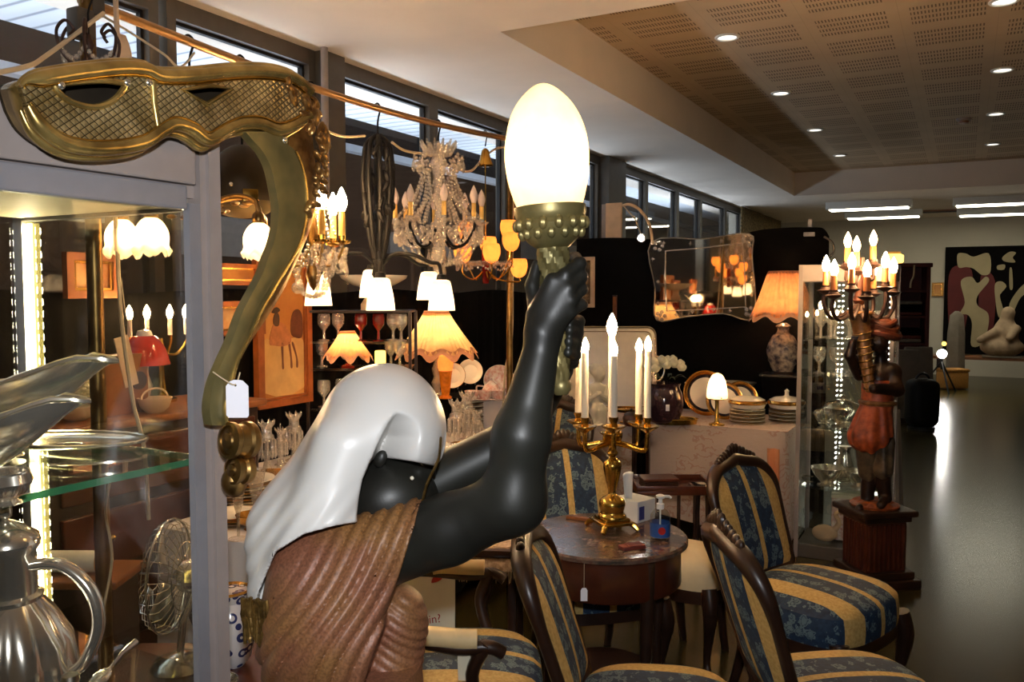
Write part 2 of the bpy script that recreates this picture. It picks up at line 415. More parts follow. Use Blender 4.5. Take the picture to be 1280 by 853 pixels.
M['down'] = emis('downlight_glow', (1,.95,.84,1), 1.1)
M['flood'] = emis('flood_lamp_glow', (1,.97,.9,1), 90)
M['pleat'] = shade_mat('pleated_cream_silk', srgb(240,204,150))
M['pleat_trim'] = shade_mat('pink_ruffle', srgb(196,150,124))
M['pink_pleat'] = shade_mat('peach_pleated_silk', srgb(236,160,108))
M['red_glass'] = pm('red_glass_shade', srgb(190,52,44), .15, var=.2)
M['ruby'] = pm('ruby_glass', srgb(110,20,18), .1, var=.3)
M['amber'] = pm('amber_glass', srgb(196,100,26), .2, var=.5, sc=40, **{'Emission Color': srgb(255,120,20), 'Emission Strength': .12})
M['yellow_jar'] = emis('yellow_jar_glow', (1,.55,.08,1), 2.5)
M['mirror'] = pm('old_mirror_glass', srgb(214,206,192), .03, 1, var=.04)
M['bust'] = pm('white_parian', srgb(222,214,190), .55, var=.1)
M['purple_glass'] = pm('dark_amethyst_glass', srgb(70,48,54), .12, var=.3, **{'Transmission Weight': .25})
M['terracotta'] = pm('painted_red_tunic', srgb(176,84,44), .45, c2=srgb(110,46,26), sc=18)
M['moor'] = pm('dark_bronze_figure', srgb(58,38,28), .35, .3, c2=srgb(34,24,20), sc=14)
M['gilded_wood'] = pm('gilded_horn', srgb(158,112,64), .4, .3, c2=srgb(110,74,40), sc=30)
M['grey_cloth'] = pm('grey_cover', srgb(128,118,104), .9, var=.15)
M['bookcase'] = pm('red_brown_bookcase', srgb(96,32,22), .5, var=.3)
M['wicker'] = pm('wicker_weave', srgb(206,146,70), .7, var=.4, sc=60, bump=.5)
M['blue_label'] = pm('blue_label', srgb(42,84,150), .4, var=.15)
M['clear_pet'] = thin_glass('clear_bottle', (.9,.95,.97,1), rough=.06, base=.10)
M['plastic_w'] = pm('white_plastic', srgb(232,232,226), .35, var=.04)
M['card_w'] = pm('white_card_box', srgb(214,214,210), .7, var=.05)
M['card_blue'] = pm('blue_print', srgb(60,64,128), .6, var=.1)
M['leather'] = pm('red_leather', srgb(112,46,34), .5, var=.25)
M['tapestry'] = pm('woven_runner', srgb(150,128,86), .9, c2=srgb(70,60,40), sc=30, bump=.5)
M['ink_red'] = pm('red_ink', srgb(170,50,36), .8, var=.1)
M['ink_black'] = pm('black_ink', srgb(24,20,18), .8, var=.1)
# ------------------------------------------------------------------ setting
WX, ZC, ZR = -3.45, 3.02, 3.36
def floor_mat():
    t = NT('olive_vinyl_floor'); t.bsdf(.22, 0, **{'Specular IOR Level': .3})
    c = t.ramp(t.noise(1.3, 4), [(.35, srgb(56,50,22)), (.65, srgb(64,56,26))])
    t.col(t.mix(t.math('MULTIPLY', t.noise(140, 4), .3), c, srgb(72,62,42)))
    t.bump(t.noise(2.2, 2), .05, .01); return t.m
struct('floor', MB().box((2.5, 7.5, -.05), (13, 22, .1)), floor_mat())
RX, RY0, RY1 = -2.28, 4.1, 13.1
struct('ceiling', MB().box(((WX+RX)/2-.3, 7.5, ZC+.3), (RX-WX+.6, 22, .6)).box(((RX+9)/2, (RY0-3.5)/2, ZC+.3), (9-RX, RY0+3.5, .6)).box(((RX+9)/2, (RY1+18.5)/2, ZC+.3), (9-RX, 18.5-RY1, .6)), M['plaster'])
def tile_mat():
    t = NT('perforated_acoustic_tile'); t.bsdf(.85)
    sp = t.n('ShaderNodeSeparateXYZ'); t.l(t.coord(), sp.inputs[0])
    X, Y = sp.outputs[0], sp.outputs[1]
    fx = t.math('FRACT', t.math('DIVIDE', t.math('ADD', X, 20.02), .56)); fy = t.math('FRACT', t.math('DIVIDE', t.math('ADD', Y, 20.0), .56))
    inx = t.math('LESS_THAN', t.math('ABSOLUTE', t.math('SUBTRACT', fx, .5)), .385); iny = t.math('LESS_THAN', t.math('ABSOLUTE', t.math('SUBTRACT', fy, .5)), .37)
    row = t.math('LESS_THAN', t.math('FRACT', t.math('MULTIPLY', fy, 5.4)), .58); slot = t.math('LESS_THAN', t.math('FRACT', t.math('MULTIPLY', fx, 27)), .42)
    k = t.math('MULTIPLY', t.math('MULTIPLY', inx, iny), t.math('MULTIPLY', row, slot))
    seam = t.math('GREATER_THAN', t.math('ABSOLUTE', t.math('SUBTRACT', fx, .5)), .497)
    base = t.ramp(t.noise(2), [(.3, srgb(190,166,134)), (.7, srgb(202,178,146))])
    t.col(t.mix(t.math('MULTIPLY', k, .8), t.mix(t.math('MULTIPLY', seam, .25), base, srgb(120,100,80)), srgb(70,52,40))); return t.m
struct('ceiling_recess', MB().box(((RX+9)/2, (RY0+RY1)/2, ZR+.05), (9-RX, RY1-RY0, .1)), tile_mat())
# window wall on the left: solid sill wall, columns, a row of glazed windows under the ceiling
yw = lambda px: onx(px, 365, WX).y
lo = MB().box((WX-.1, 7.5, .55), (.2, 22, 1.1))
end = yw(924); lo.box((WX-.1, (end+18.5)/2, 2.06), (.2, 18.5-end, 1.92)); lo.box((WX-.1, -1.9, 2.06), (.2, 3.2, 1.92))
struct('wall_left', lo, M['wall'])
struct('wall_far', MB().box((2.5, 18.2, 1.6), (13, .2, 3.4)), M['wall'])
struct('wall_right', MB().box((8.9, 7.5, 1.6), (.2, 22, 3.4)), M['wall'])
struct('wall_near', MB().box((2.5, -3.4, 1.6), (13, .2, 3.4)), M['wall'])
wins = [(-420,202),(212,394),(420,540),(540,632),(632,746),(768,805),(805,844),(844,873),(873,904),(904,924)]
for i, (a, b) in enumerate(wins):
    y0, y1 = (-.3 if i == 0 else yw(a)), yw(b); m = MB(); z0, z1 = 1.1, ZC; w = .055 if i < 5 else .05
    for y in (y0+w/2, y1-w/2): m.box((WX-.02, y, (z0+z1)/2), (.09, w, z1-z0))
    m.box((WX-.02, (y0+y1)/2, z1-.045), (.088, y1-y0-2*w, .09)); m.box((WX-.02, (y0+y1)/2, z0+.03), (.088, y1-y0-2*w, .06))
    fr = struct('window_%d' % (i+1), m, M['alu_dark'])
    q = MB().box((WX-.03, y0+w+.008, (z0+z1)/2), (.03, .016, z1-z0-.16)).box((WX-.03, y1-w-.008, (z0+z1)/2), (.03, .016, z1-z0-.16)).box((WX-.03, (y0+y1)/2, z1-.098), (.03, y1-y0-2*w-.04, .016))
    mk('glazing_bead', q, M['black'], fr, False)
    mk('pane', MB().box((WX-.03, (y0+y1)/2, (z0+z1)/2-.01), (.006, y1-y0-2*w, z1-z0-.15)), M['win_glass'], fr, False)
struct('trim_1', MB().box((WX+.01, (yw(394)+yw(420))/2, 2.06), (.16, yw(420)-yw(394), 1.92)), M['alu_dark'])
struct('trim_2', MB().box((WX+.03, (yw(746)+yw(768))/2, 2.06), (.2, yw(768)-yw(746)-.01, 1.92)), M['alu_dark'])
p = onx(407, 200, WX+.12)
struct('trim_3', MB().cyl((p.x, p.y, 1.3), (p.x, p.y, ZC), .022), M['alu_warm'], True)
# outdoors beyond the panes: ribbed canopy, a beam and a dim facade at dusk
def soffit_mat():
    t = NT('ribbed_white_canopy'); t.bsdf(.6); w = t.n('ShaderNodeTexWave', wave_type='BANDS', bands_direction='Y'); w.inputs['Scale'].default_value = 2.1
    t.l(t.coord(), w.inputs['Vector']); t.col(t.ramp(w.outputs['Fac'], [(0, srgb(150,158,172)), (.14, srgb(226,232,240))])); t.bump(w.outputs['Fac'], .5, .02); return t.m
def beam(): return pm('white_steel_beam', srgb(214,220,230), .6, var=.06)
struct('canopy', MB().box((-4.15, 7, 3.12), (1.1, 24, .06)), soffit_mat())
struct('canopy_beam', MB().box((-6.0, 9, 3.17), (.12, 28, .075)), beam())
struct('facade', MB().box((-8.5, 9, 1.6), (.2, 34, 4.4)), pm('brown_facade_render', srgb(104,80,62), .9, var=.3, sc=1))
for i, (y, z, w, h) in enumerate(((5.2, 2.5, 1.7, .3), (7.6, 2.3, 1.5, .5), (9.2, 2.0, 1.2, .3), (12.5, 2.4, 2.5, .35), (17.5, 2.5, 3, .4))):
    struct('facade_panel', MB().box((-8.37, y, z), (.08, w, h)), pm('pale_facade_panel', srgb(190,184,178), .8, var=.1))
struct('ground', MB().box((-7, 9, -.12), (6.9, 34, .1)), pm('dark_asphalt', srgb(50,48,46), .9))
# ceiling fittings
gl = 'recessed downlights in the ceiling'
dl0 = None
DL = [(909,46,'nearest of the left row, above the marble table end'),(976,116,'second along the left row'),(1019,162,'third along the left row'),(1050,194,'fourth along the left row'),(1072,217,'farthest of the left row'),
      (1255,1,'at the top edge of the photo, right row'),(1253,87,'second along the right row'),(1245,142,'third along the right row'),(1241,180,'fourth along the right row'),(1236,207,'farthest of the right row')]
for px, py, w in DL:
    p = onz(px, py, ZR); lb = 'round recessed downlight, '+w
    if dl0 is None:
        dl0 = thing('downlight', lb, 'ceiling light', p, 0, gl)
        mk('trim_ring', MB().lathe([(.062,0),(.085,0),(.085,-.006),(.08,-.011),(.066,-.011),(.062,0)], 28, caps=False), M['plastic_w'], dl0)
        mk('lens', MB().lathe([(.0,-.003),(.04,-.0045),(.063,-.003)], 24, caps=False), M['down'], dl0)
    else: clone(dl0, p, label=lb)
def fluo(px, py, w, d, lb):
    p = onz(px, py, ZC); t = thing('fluorescent_light', lb, 'ceiling light', (p.x, p.y, ZC+.006), 0, 'fluorescent box lights at the far end')
    mk('housing', MB().rbox((0,0,-.06), (w, d, .12), .01), M['plastic_w'], t)
    mk('diffuser', MB().rbox((0,0,-.125), (w-.1, d-.06, .02), .008), M['tube'], t)
fluo(1086, 252, 1.25, .32, 'left near fluorescent box light on the far ceiling'); fluo(1104, 264, 1.25, .32, 'left far fluorescent box light close to the far wall')
fluo(1250, 246, 1.25, .32, 'right near fluorescent box light on the far ceiling'); fluo(1248, 260, 1.25, .32, 'right far fluorescent box light close to the far wall')
p = onz(1172, 263, ZC); t = thing('air_grille', 'long brown slotted air grille in the far ceiling', 'air vent', (p.x, p.y, ZC))
mk('frame', MB().box((0,0,-.012), (1.6,.22,.024)), M['wood_mid'], t, False); m = MB()
for k in range(5): m.box((0, -.08+k*.04, -.03), (1.54, .012, .016))
mk('slats', m, M['wood_dark'], t, False)
p = onz(1205, 148, ZR); t = thing('smoke_detector', 'small dome detector on the tiled ceiling', 'smoke detector', (p.x, p.y, ZR))
mk('base_ring', MB().lathe([(.07,0),(.07,-.02),(.055,-.03)], 20), M['alu_warm'], t); mk('dome', MB().lathe([(.05,-.03),(.045,-.05),(.0,-.062)], 20), M['wood_mid'], t)
# black cloth partitions
PX, PY = -3.02, 6.25
def drape(fn, n, h, lab, nm):
    return tag(mk(nm, MB().grid(fn, n, 14), M['black_cloth']), lab, 'partition')
def dr1(u, v):
    y = .4+u*5.9; return V((PX-.02+.012*math.sin(y*23)*(1-v*.6)+.006*math.sin(y*61), y, v*(1.6+.012*math.sin(y*5))))
o = drape(dr1, 240, 1.6, 'long low black cloth partition carrying the framed pictures below the windows', 'cloth_partition')
o.modifiers.new('thickness', 'SOLIDIFY').thickness = .02
XL, XR = ony(722, 300, PY).x, ony(1036, 300, PY).x
def dr2(u, v):
    x = XL+u*(XR-XL); zt = 2.005+.02*math.sin(x*4.3)+(.03*min(1,max(0,(x+1.6)/.3)))
    if u > .97: zt -= .06*((u-.97)/.03)**2
    return V((x, PY+.02+.014*math.sin(x*19)*(1-v*.5), v*zt))
o = drape(dr2, 160, 2, 'tall black cloth partition standing behind the mirror and pleated lamp', 'cloth_partition')
o.modifiers.new('thickness', 'SOLIDIFY').thickness = .03
# ------------------------------------------------------------------ glazed display cabinet at the left, with silver
KX0, KX1, KY0, KY1 = -1.61, -1.09, -.15, 1.0
cab = thing('display_cabinet', 'aluminium framed glass display cabinet lit by a yellowish LED strip, holding silver', 'display cabinet', ((KX0+KX1)/2, (KY0+KY1)/2, 0))
cab['kind'] = 'thing'
CO = V(cab.location)
def C(m): m.M = Matrix.Translation(-CO) @ m.M; return m
def cmb(): m = MB(); m.M = Matrix.Translation(-CO); return m
m = cmb(); m.box((KX1-.018, KY1-.018, .93), (.036, .036, 1.86)); m.box((KX1+.001, KY1-.012, .93), (.012, .024, 1.86)); mk('corner_post', m, M['alu_warm'], cab, False)
m = cmb(); m.box((KX1-.004, KY1-.05, .93), (.014, .022, 1.62)); mk('door_stile', m, M['alu'], cab, False)
for (x, y) in ((KX0+.014, KY1-.014), (KX0+.014, KY0+.014), (KX1-.014, KY0+.014)):
    mk('corner_post', cmb().box((x, y, .93), (.028, .028, 1.86)), M['alu'], cab, False)
mk('header_panel', cmb().rbox((KX1-.005, (KY0+KY1)/2-.02, 1.815), (.016, KY1-KY0-.05, .09), .003), M['alu_warm'], cab, False)
mk('header_rail', cmb().rbox((KX1-.004, (KY0+KY1)/2-.03, 1.748), (.018, KY1-KY0-.07, .038), .003), M['alu'], cab, False)
mk('top_board', cmb().box(((KX0+KX1)/2, (KY0+KY1)/2, 1.80), (KX1-KX0-.03, KY1-KY0-.04, .1)), M['alu_warm'], cab, False)
mk('cabinet_ceiling', cmb().box(((KX0+KX1)/2, (KY0+KY1)/2, 1.745), (KX1-KX0-.06, KY1-KY0-.06, .012)), pm('cream_panel', srgb(214,204,170), .6, var=.05), cab, False)
for y in (KY1-.016,): mk('top_rail', cmb().box(((KX0+KX1)/2, y, 1.742), (KX1-KX0-.05, .02, .018)), M['alu'], cab, False)
mk('plinth', cmb().rbox(((KX0+KX1)/2, (KY0+KY1)/2, .3), (KX1-KX0-.02, KY1-KY0-.02, .6), .008), M['alu_warm'], cab, False)
mk('glass_pane', cmb().box(((KX0+KX1)/2, KY1-.012, 1.17), (KX1-KX0-.05, .005, 1.13)), M['glass'], cab, False)
mk('glass_pane', cmb().box((KX1-.012, (KY0+KY1)/2, 1.17), (.005, KY1-KY0-.09, 1.12)), thin_glass('clear_front_pane', (.99,.99,.98,1), base=0), cab, False)
mk('glass_pane', cmb().box((KX0+.012, (KY0+KY1)/2, 1.17), (.005, KY1-KY0-.05, 1.13)), M['glass'], cab, False)
sh = mk('glass_shelf', cmb().box(((KX0+KX1)/2+.0, (KY0+KY1)/2, 1.321), (KX1-KX0-.05, KY1-KY0-.05, .010)), M['glass_green'], cab, False)
e = cmb().box((KX1-.022, (KY0+KY1)/2, 1.321), (.004, KY1-KY0-.05, .0105)).box(((KX0+KX1)/2, KY1-.022, 1.321), (KX1-KX0-.05, .004, .0105)); mk('polished_edge', e, M['glass_edge'], sh, False)
sh = mk('glass_shelf', cmb().box(((KX0+KX1)/2, (KY0+KY1)/2, .955), (KX1-KX0-.05, KY1-KY0-.05, .010)), M['glass_green'], cab, False)
st = mk('led_strip', cmb().box((KX0+.036, KY1-.0165, 1.2), (.012, .003, 1.06)), pm('yellow_strip_backing', srgb(250,236,150), .5, **{'Emission Color': srgb(255,226,120), 'Emission Strength': 4}), cab, False)
m = cmb()
for k in range(46): m.rbox((KX0+.036, KY1-.0195, .69+k*.0228), (.010, .004, .013), .001, 1)
mk('led_chips', m, M['led'], st, False)


ZS, ZL = 1.3265, .961
def gravy_boat(lb, loc, s, rz):
    t = thing('gravy_boat', lb, 'gravy boat', loc, rz, 'silver sauce boats on the glass shelf')
    def body(u, v, k=1):
        a = 2*PI*u; z = v; ca = math.cos(a); sa = math.sin(a)
        w = (.25+.75*math.sin(min(v,1)*PI/2)**.8)
        L = .095*w*(1+.42*max(0,ca)**3*v*v); W = .046*w*(1-.25*max(0,ca)**2)
        lip = .02*v*v*(max(0,ca)**2*1.9+max(0,-ca)**2*.5 - .3*abs(sa))
        tip = max(0, (ca-.86)/.14)*v**3; return V((L*ca*k+.012*tip, W*sa*k, .022+.062*v+lip-.016*tip*tip))*s
    def outer_inner(u, v):
        return body(u, v*2) if v <= .5 else body(u, max(.06,(1-v)*2), .965)+V((0,0,.002*s))
    mk('bowl', MB().grid(outer_inner, 40, 24, cu=True), M['silver'], t)
    rp = [body(k/40, 1) for k in range(40)]
    mk('gadrooned_rim', MB().sweep(rp, [.0032*s*(1+.25*math.sin(k*PI/1.2)) for k in range(40)], 6, closed=True), M['silver'], t)
    mk('foot', MB().lathe([(.0,.026*s),(.02*s,.026*s),(.018*s,.012*s),(.03*s,.004*s),(.034*s,0)], 24, rf=None), M['silver'], t)
    h = spl([(-.085,0,.082),(-.115,0,.105),(-.14,0,.085),(-.12,0,.05),(-.075,0,.045)], 6)
    mk('handle', MB().sweep([V(q)*s for q in h], .005*s, 8), M['silver'], t); return t
p1 = at(-46, 578, 1.13); gravy_boat('nearer silver gravy boat with beaded rim, lower of the two', (p1.x, p1.y, ZS), 1.18, YAW)
p1 = at(-14, 560, 1.30); 
t = thing('silver_stand', 'low round silver stand under the rear gravy boat', 'stand', (p1.x, p1.y, ZS)); mk('drum', MB().lathe([(.05,0),(.05,.004),(.03,.006),(.028,.011),(.042,.014),(.042,.016),(0,.016)], 28), M['silver_dull'], t)
gravy_boat('rear silver gravy boat raised above the other, with long pouring lip', (p1.x, p1.y, ZS+.016), 1.42, YAW-.05)
p1 = at(88, 551, 1.47); t = thing('silver_tray', 'oval silver tray with beaded border lying on the glass shelf', 'tray', (p1.x, p1.y, ZS), YAW-.15)
m = MB(); m.grid(lambda u, v: V((math.cos(2*PI*u)*(.02+.118*v), math.sin(2*PI*u)*(.01+.066*v), .003+.010*v**6)), 48, 14, cu=True); o = mk('dish', m, M['silver'], t); o.modifiers.new('t','SOLIDIFY').thickness = .002
mk('beaded_border', MB().sweep([V((.138*math.cos(2*PI*k/64), .077*math.sin(2*PI*k/64), .0135)) for k in range(64)], [.0028+.0012*(k%2) for k in range(64)], 6, closed=True), M['silver'], t)
p1 = at(4, 612, 1.06); t = thing('fluted_sugar_bowl', 'small fluted silver bowl at the left edge of the glass shelf', 'bowl', (p1.x, p1.y, ZS))
mk('fluted_body', MB().lathe([(.014,0),(.022,.003),(.014,.008),(.026,.016),(.034,.03),(.03,.042),(.026,.043),(.028,.03),(.01,.012)], 40, rf=lambda a, q: 1+.05*math.cos(10*a)), M['silver'], t)
mk('rope_rim', MB().sweep([V((.029*math.cos(2*PI*k/40), .029*math.sin(2*PI*k/40), .043)) for k in range(40)], [.0016+.0008*(k%2) for k in range(40)], 6, closed=True), M['silver'], t)
# tall fluted silver jug on the lower shelf
p1 = at(12, 800, 1.12); t = thing('silver_jug', 'large fluted silver coffee jug with a big loop handle', 'jug', (p1.x, p1.y, ZL), YAW)
fl = lambda a, q: 1+.035*abs(math.sin(7*a))*min(1, q*6)*(1 if q < .72 else 0)
mk('fluted_body', MB().lathe([(.05,0),(.052,.008),(.045,.014),(.058,.03),(.078,.075),(.084,.115),(.078,.16),(.058,.20),(.042,.222)], 84, rf=lambda a, q: .95+.10*abs(math.sin(6*a))*math.sin(PI*min(1, q*1.02))**.7), M['silver'], t)
mk('neck', MB().lathe([(.042,.22),(.044,.226),(.037,.23),(.036,.285),(.041,.293),(.041,.299),(.034,.3)], 40), M['silver'], t)
lid = mk('lid', MB().lathe([(.042,.299),(.040,.308),(.022,.322),(.006,.33),(0,.331)], 32), M['silver'], t); mk('finial', MB().ball((0,0,.342), (.009,.009,.013)), M['silver'], lid)
hp = spl([(.034,0,.268),(.075,0,.268),(.112,0,.235),(.122,0,.185),(.102,0,.135),(.078,0,.115)], 7)
mk('handle', MB().sweep(hp, [.0105]*len(hp), 12, sq=(.8,1)), M['silver'], t)
sp_ = spl([(-.07,0,.1),(-.1,0,.14),(-.115,0,.2),(-.13,0,.235)], 5); mk('spout', MB().sweep(sp_, [.018-.01*i/len(sp_) for i in range(len(sp_))], 10), M['silver'], t)
p1 = at(88, 868, 1.08); t = thing('silver_teapot', 'squat silver teapot with round lid and black handle at the bottom of the cabinet', 'teapot', (p1.x, p1.y, ZL), YAW)
mk('body', MB().lathe([(.04,0),(.05,.01),(.06,.04),(.052,.075),(.038,.092)], 40), M['silver'], t)
lid = mk('lid', MB().lathe([(.04,.092),(.036,.1),(.02,.108),(.008,.111)], 32), M['silver'], t); mk('finial', MB().lathe([(.009,.11),(.006,.118),(.012,.126),(.010,.134),(0,.138)], 20), M['silver_dull'], lid)
hp = spl([(.05,0,.075),(.085,.0,.09),(.1,0,.06),(.08,0,.03),(.055,0,.025)], 6); mk('handle', MB().sweep(hp, .007, 10), M['black'], t)
sp_ = spl([(-.05,0,.03),(-.085,0,.05),(-.1,0,.095)], 6); mk('spout', MB().sweep(sp_, [.014,.0135,.013,.0125,.012,.011,.010,.0095,.009,.0085,.008,.008,.008][:len(sp_)], 10), M['silver'], t)
a, b = at(135, 838, 1.2), at(170, 802, 1.25); t = thing('silver_spoon', 'long silver spoon leaning beside the teapot', 'spoon', a)
mk('stem', MB().sweep([V((0,0,0)), (b-a)*.5+V((0,0,.004)), b-a], [.0022,.003,.005], 8, sq=(1,1)), M['silver'], t); R = V((0,0,1)).rotation_difference(a-b).to_matrix()
mk('bowl', MB().ball((a-b)*.3, (.013,.006,.022), R=R), M['silver'], t)

# ------------------------------------------------------------------ gilt bronze harp resting against the cabinet header
HX = -1.035
def hp2(px, py, x=HX): p = onx(px, py, x); return (p.y, p.z)
HL = [hp2(a, b) for a, b in [(150,130)]][0]
harp = thing('harp', 'ornate gilt bronze harp neck with curved pillar and price tag, on the cabinet front', 'harp', (HX, HL[0], HL[1]))
HO = V(harp.location)
def hf(y, z, x): return V((x, y, z))-HO
up = [(25,108),(34,99),(70,91),(110,85),(150,81),(180,83),(198,91),(240,91),(290,86),(335,86),(365,94),(386,112)]
dn = [(384,148),(365,160),(345,166),(322,158),(297,159),(276,168),(257,178),(238,165),(216,159),(198,168),(172,183),(122,189),(78,182),(48,160),(33,134)]
upS, dnS = spl(up, 4), spl(dn, 4)
outer = [hp2(*q) for q in upS+dnS]
moon = [hp2(*q) for q in spl([(64,108),(78,123),(98,132),(120,134),(141,125),(155,107)], 4) + spl([(155,105),(130,101),(100,102),(64,106)], 3)[1:-1]]
dia = [hp2(*q) for q in [(226,113),(256,131),(287,112),(258,107)]]
mk('lattice_panel', plate(outer, [moon, dia], hf, HX-.006, HX+.004), M['lattice'], harp)
mk('hollow_shade_back', plate(outer, [], hf, HX-.048, HX-.042), M['harp_dark'], harp, False)  # back plate coloured dark to paint in the shade of the hollow body
loop = outer; n = len(loop); m = MB(); m.add([hf(y, z, HX-.046) for y, z in loop]+[hf(y, z, HX+.002) for y, z in loop], [(k,(k+1)%n,n+(k+1)%n,n+k) for k in range(n)]); o = mk('side_wall', m, M['harp'], harp)
o.modifiers.new('t','SOLIDIFY').thickness = .006
def rim(nm, pts, r, off=(0,0), x=HX+.004, mat='harp'):
    q = [hp2(a+off[0], b+off[1]*min(1, max(0, (a-22)/24))) for a, b in pts]; return mk(nm, MB().sweep([hf(y, z, x) for y, z in q], [r*min(1, .3+max(0, (a-22)/34)) for a, b in pts], 10), M[mat], harp)
rim('top_moulding', upS, .0105, (0,4), HX+.004); rim('top_bead', upS, .007, (0,-3), HX-.005); rim('rim_shine_bead', upS, .0032, (0,13), HX+.007, 'brass'); rim('rim_shine_bead', dnS, .003, (0,-11), HX+.007, 'brass');  # thin brass beads added to imitate the shine along the rims
rim('lower_moulding', dnS, .0105, (0,-3)); rim('lower_bead', dnS, .007, (0,6), HX-.012); 
for lp in (moon, dia): mk('hole_moulding', MB().sweep([hf(y, z, HX+.004) for y, z in lp], .0045, 8, closed=True), M['harp'], harp)
rim('cross_rib', [(188,100),(190,130),(196,166)], .005)
for q in ((72,107),(155,104),(182,104),(352,176)):
    y, z = hp2(*q); mk('silver_stud', MB().ball(hf(y, z, HX+.007), (.004,.006,.006)), M['silver'], harp)
def ribbon(rows, x0, bulge, th, k=4):
    R_ = spl(rows, k)                                             # rows: y, inner x, outer x (photo pixels)
    m = MB(); N = 12
    def fn(i, j):
        a = R_[i]; t = j/N
        if j <= N:
            y, z = hp2(a[1]+(a[2]-a[1])*t, a[0]+(a[3] if len(a) > 3 else 0)*t); return hf(y, z, x0+bulge*math.sin(PI*t))
        t = 1-(j-N-1)/N; y, z = hp2(a[1]+(a[2]-a[1])*t, a[0]+(a[3] if len(a) > 3 else 0)*t); return hf(y, z, x0-th)
    nj = 2*N+2; P = [fn(i, j) for i in range(len(R_)) for j in range(nj)]
    m.add(P, [(i*nj+j, (i+1)*nj+j, (i+1)*nj+(j+1)%nj, i*nj+(j+1)%nj) for i in range(len(R_)-1) for j in range(nj)] + [tuple(range(nj)), tuple((len(R_)-1)*nj+j for j in range(nj))])
    return m
gr = [(165,306,350),(178,317,356),(189,327,368),(208,337,376),(233,343,381),(260,347,382),(283,346,379),(305,341,373),(323,334,364),(343,327,352),(373,311,334),(393,301,323),(426,289,308),(450,278,296),(480,266,288),(510,261,281),(532,264,283)]
mk('pillar', ribbon(gr, HX+.002, .003, .018), M['verdigris'], harp)
br = [(150,372,396),(189,369,400),(233,381,404),(258,382,402),(283,380,396),(305,374,388),(330,362,377),(365,340,361),(398,321,341),(423,308,324),(445,297,311),(465,288,302),(485,284,294)]
mk('pillar_edge', ribbon(br, HX-.014, .004, .03), M['copperish'], harp)
mk('edge_bead', MB().sweep([hf(*hp2(a[2], a[0]), HX+.003) for a in spl(gr[2:], 4)], .0032, 8), M['harp'], harp)
m = MB(); rnd = random.Random(3)
for k in range(46):
    t = k/45; px = 362+22*min(1,t*3)+14*math.sin(t*2.4)-(10*max(0,t-.75)*4); py = 100+165*t
    px += rnd.uniform(-13,13)*(1-.55*t); py += rnd.uniform(-6,6); y, z = hp2(px, py)
    R = Matrix.Rotation(rnd.uniform(-1,1)+.5, 3, 'X'); L = rnd.uniform(.012,.02)*(1-.35*t)
    m.ball(hf(y, z, HX+.004+rnd.uniform(0,.006)), (.007, L*.45, L), 8, 6, R)
mk('acanthus_crest', m, M['copperish'], harp)
# scroll drums at the foot of the pillar
ax = (-FW*.8 - RT*.62 + V((0,0,.12))).normalized()
def drum(px, py, r, dep, nm):
    y, z = hp2(px, py, HX+.01); c = hf(y, z, HX+.012)
    return mk(nm, MB().lathe([(0,-dep),(r*1.02,-dep),(r*1.08,-dep+.004),(r*1.08,-dep+.012),(r*.92,-dep+.016),(r*.92,-.012),(r*1.04,-.008),(r*1.04,0),(r*.86,.001),(r*.82,-.003),(r*.5,.0),(r*.45,.003),(0,.004)], 36, c, ax=ax), M['brass_old'], harp)
drum(284, 551, .0285, .042, 'scroll_drum'); drum(289, 588, .022, .03, 'scroll_drum')
m = MB(); y, z = hp2(293, 602); m.ball(hf(y, z, HX), (.02,.022,.026)); mk('scroll_tip', m, M['brass_old'], harp)
# its price tag
a = onx(296, 479, HX+.022); t = thing('price_tag', 'white price tag strung on the curved harp pillar', 'price tag', a)
pts = [(-14,4),(-14,42),(-11,45),(13,45),(15,42),(15,4),(8,-3),(4,-4),(-4,-4),(-9,-2)]
def tg(x, y, h): return RT*(x*1.29/FPX)+V((0,0,-y*1.29/FPX))-FW*h
mk('card', plate(pts, [[(-1.6+1.6*math.cos(q), 3+1.6*math.sin(q)) for q in np.linspace(0, 2*PI, 9)[:-1]]], tg, 0, .0012), M['tagp'], t, False)
b = onx(266, 465, HX+.012)-a; c = onx(300, 466, HX+.014)-a; e = tg(-1.6, 2, .002)
mk('string', MB().sweep(spl([tuple(b), tuple((b+e)/2-V((0,0,.002))), tuple(e), tuple(c)], 4), .0011, 6), M['cord'], t)
# ------------------------------------------------------------------ torch-bearer statue in the foreground
B0 = at(440, 740, 1.36); BX, BY = B0.x, B0.y
stat = thing('torchere_statue', 'life-size dark bronze statue of a veiled woman raising a glowing torch lamp with both arms', 'statue', (BX, BY, 0))
SO = np.array((BX, BY, 0.))
def A(px, py, d): return np.array(at(px, py, d))
def R_(r, d): return r*d/FPX
ARm, AFm = np.array(RT), np.array(FW)
BAS = np.stack([ARm, AFm, np.array((0,0,1.))], 1)          # columns: camera right, forward, up -> axes for ellipsoids
def tilt(deg):                                             # rotate about the view axis (screen plane), clockwise positive
    a = math.radians(deg); r = ARm*math.cos(a)-np.array((0,0,1.))*math.sin(a); u = ARm*math.sin(a)+np.array((0,0,1.))*math.cos(a)
    return np.stack([r, AFm, u], 1)
def offset(m): m.v = [(x-BX, y-BY, z) for x, y, z in m.v]; return m
def lo_hi(pts, pad): P = np.array(pts); return P.min(0)-pad, P.max(0)+pad
# torch axis
TA, TB = A(690, 300, 1.315), A(701, 476, 1.315)
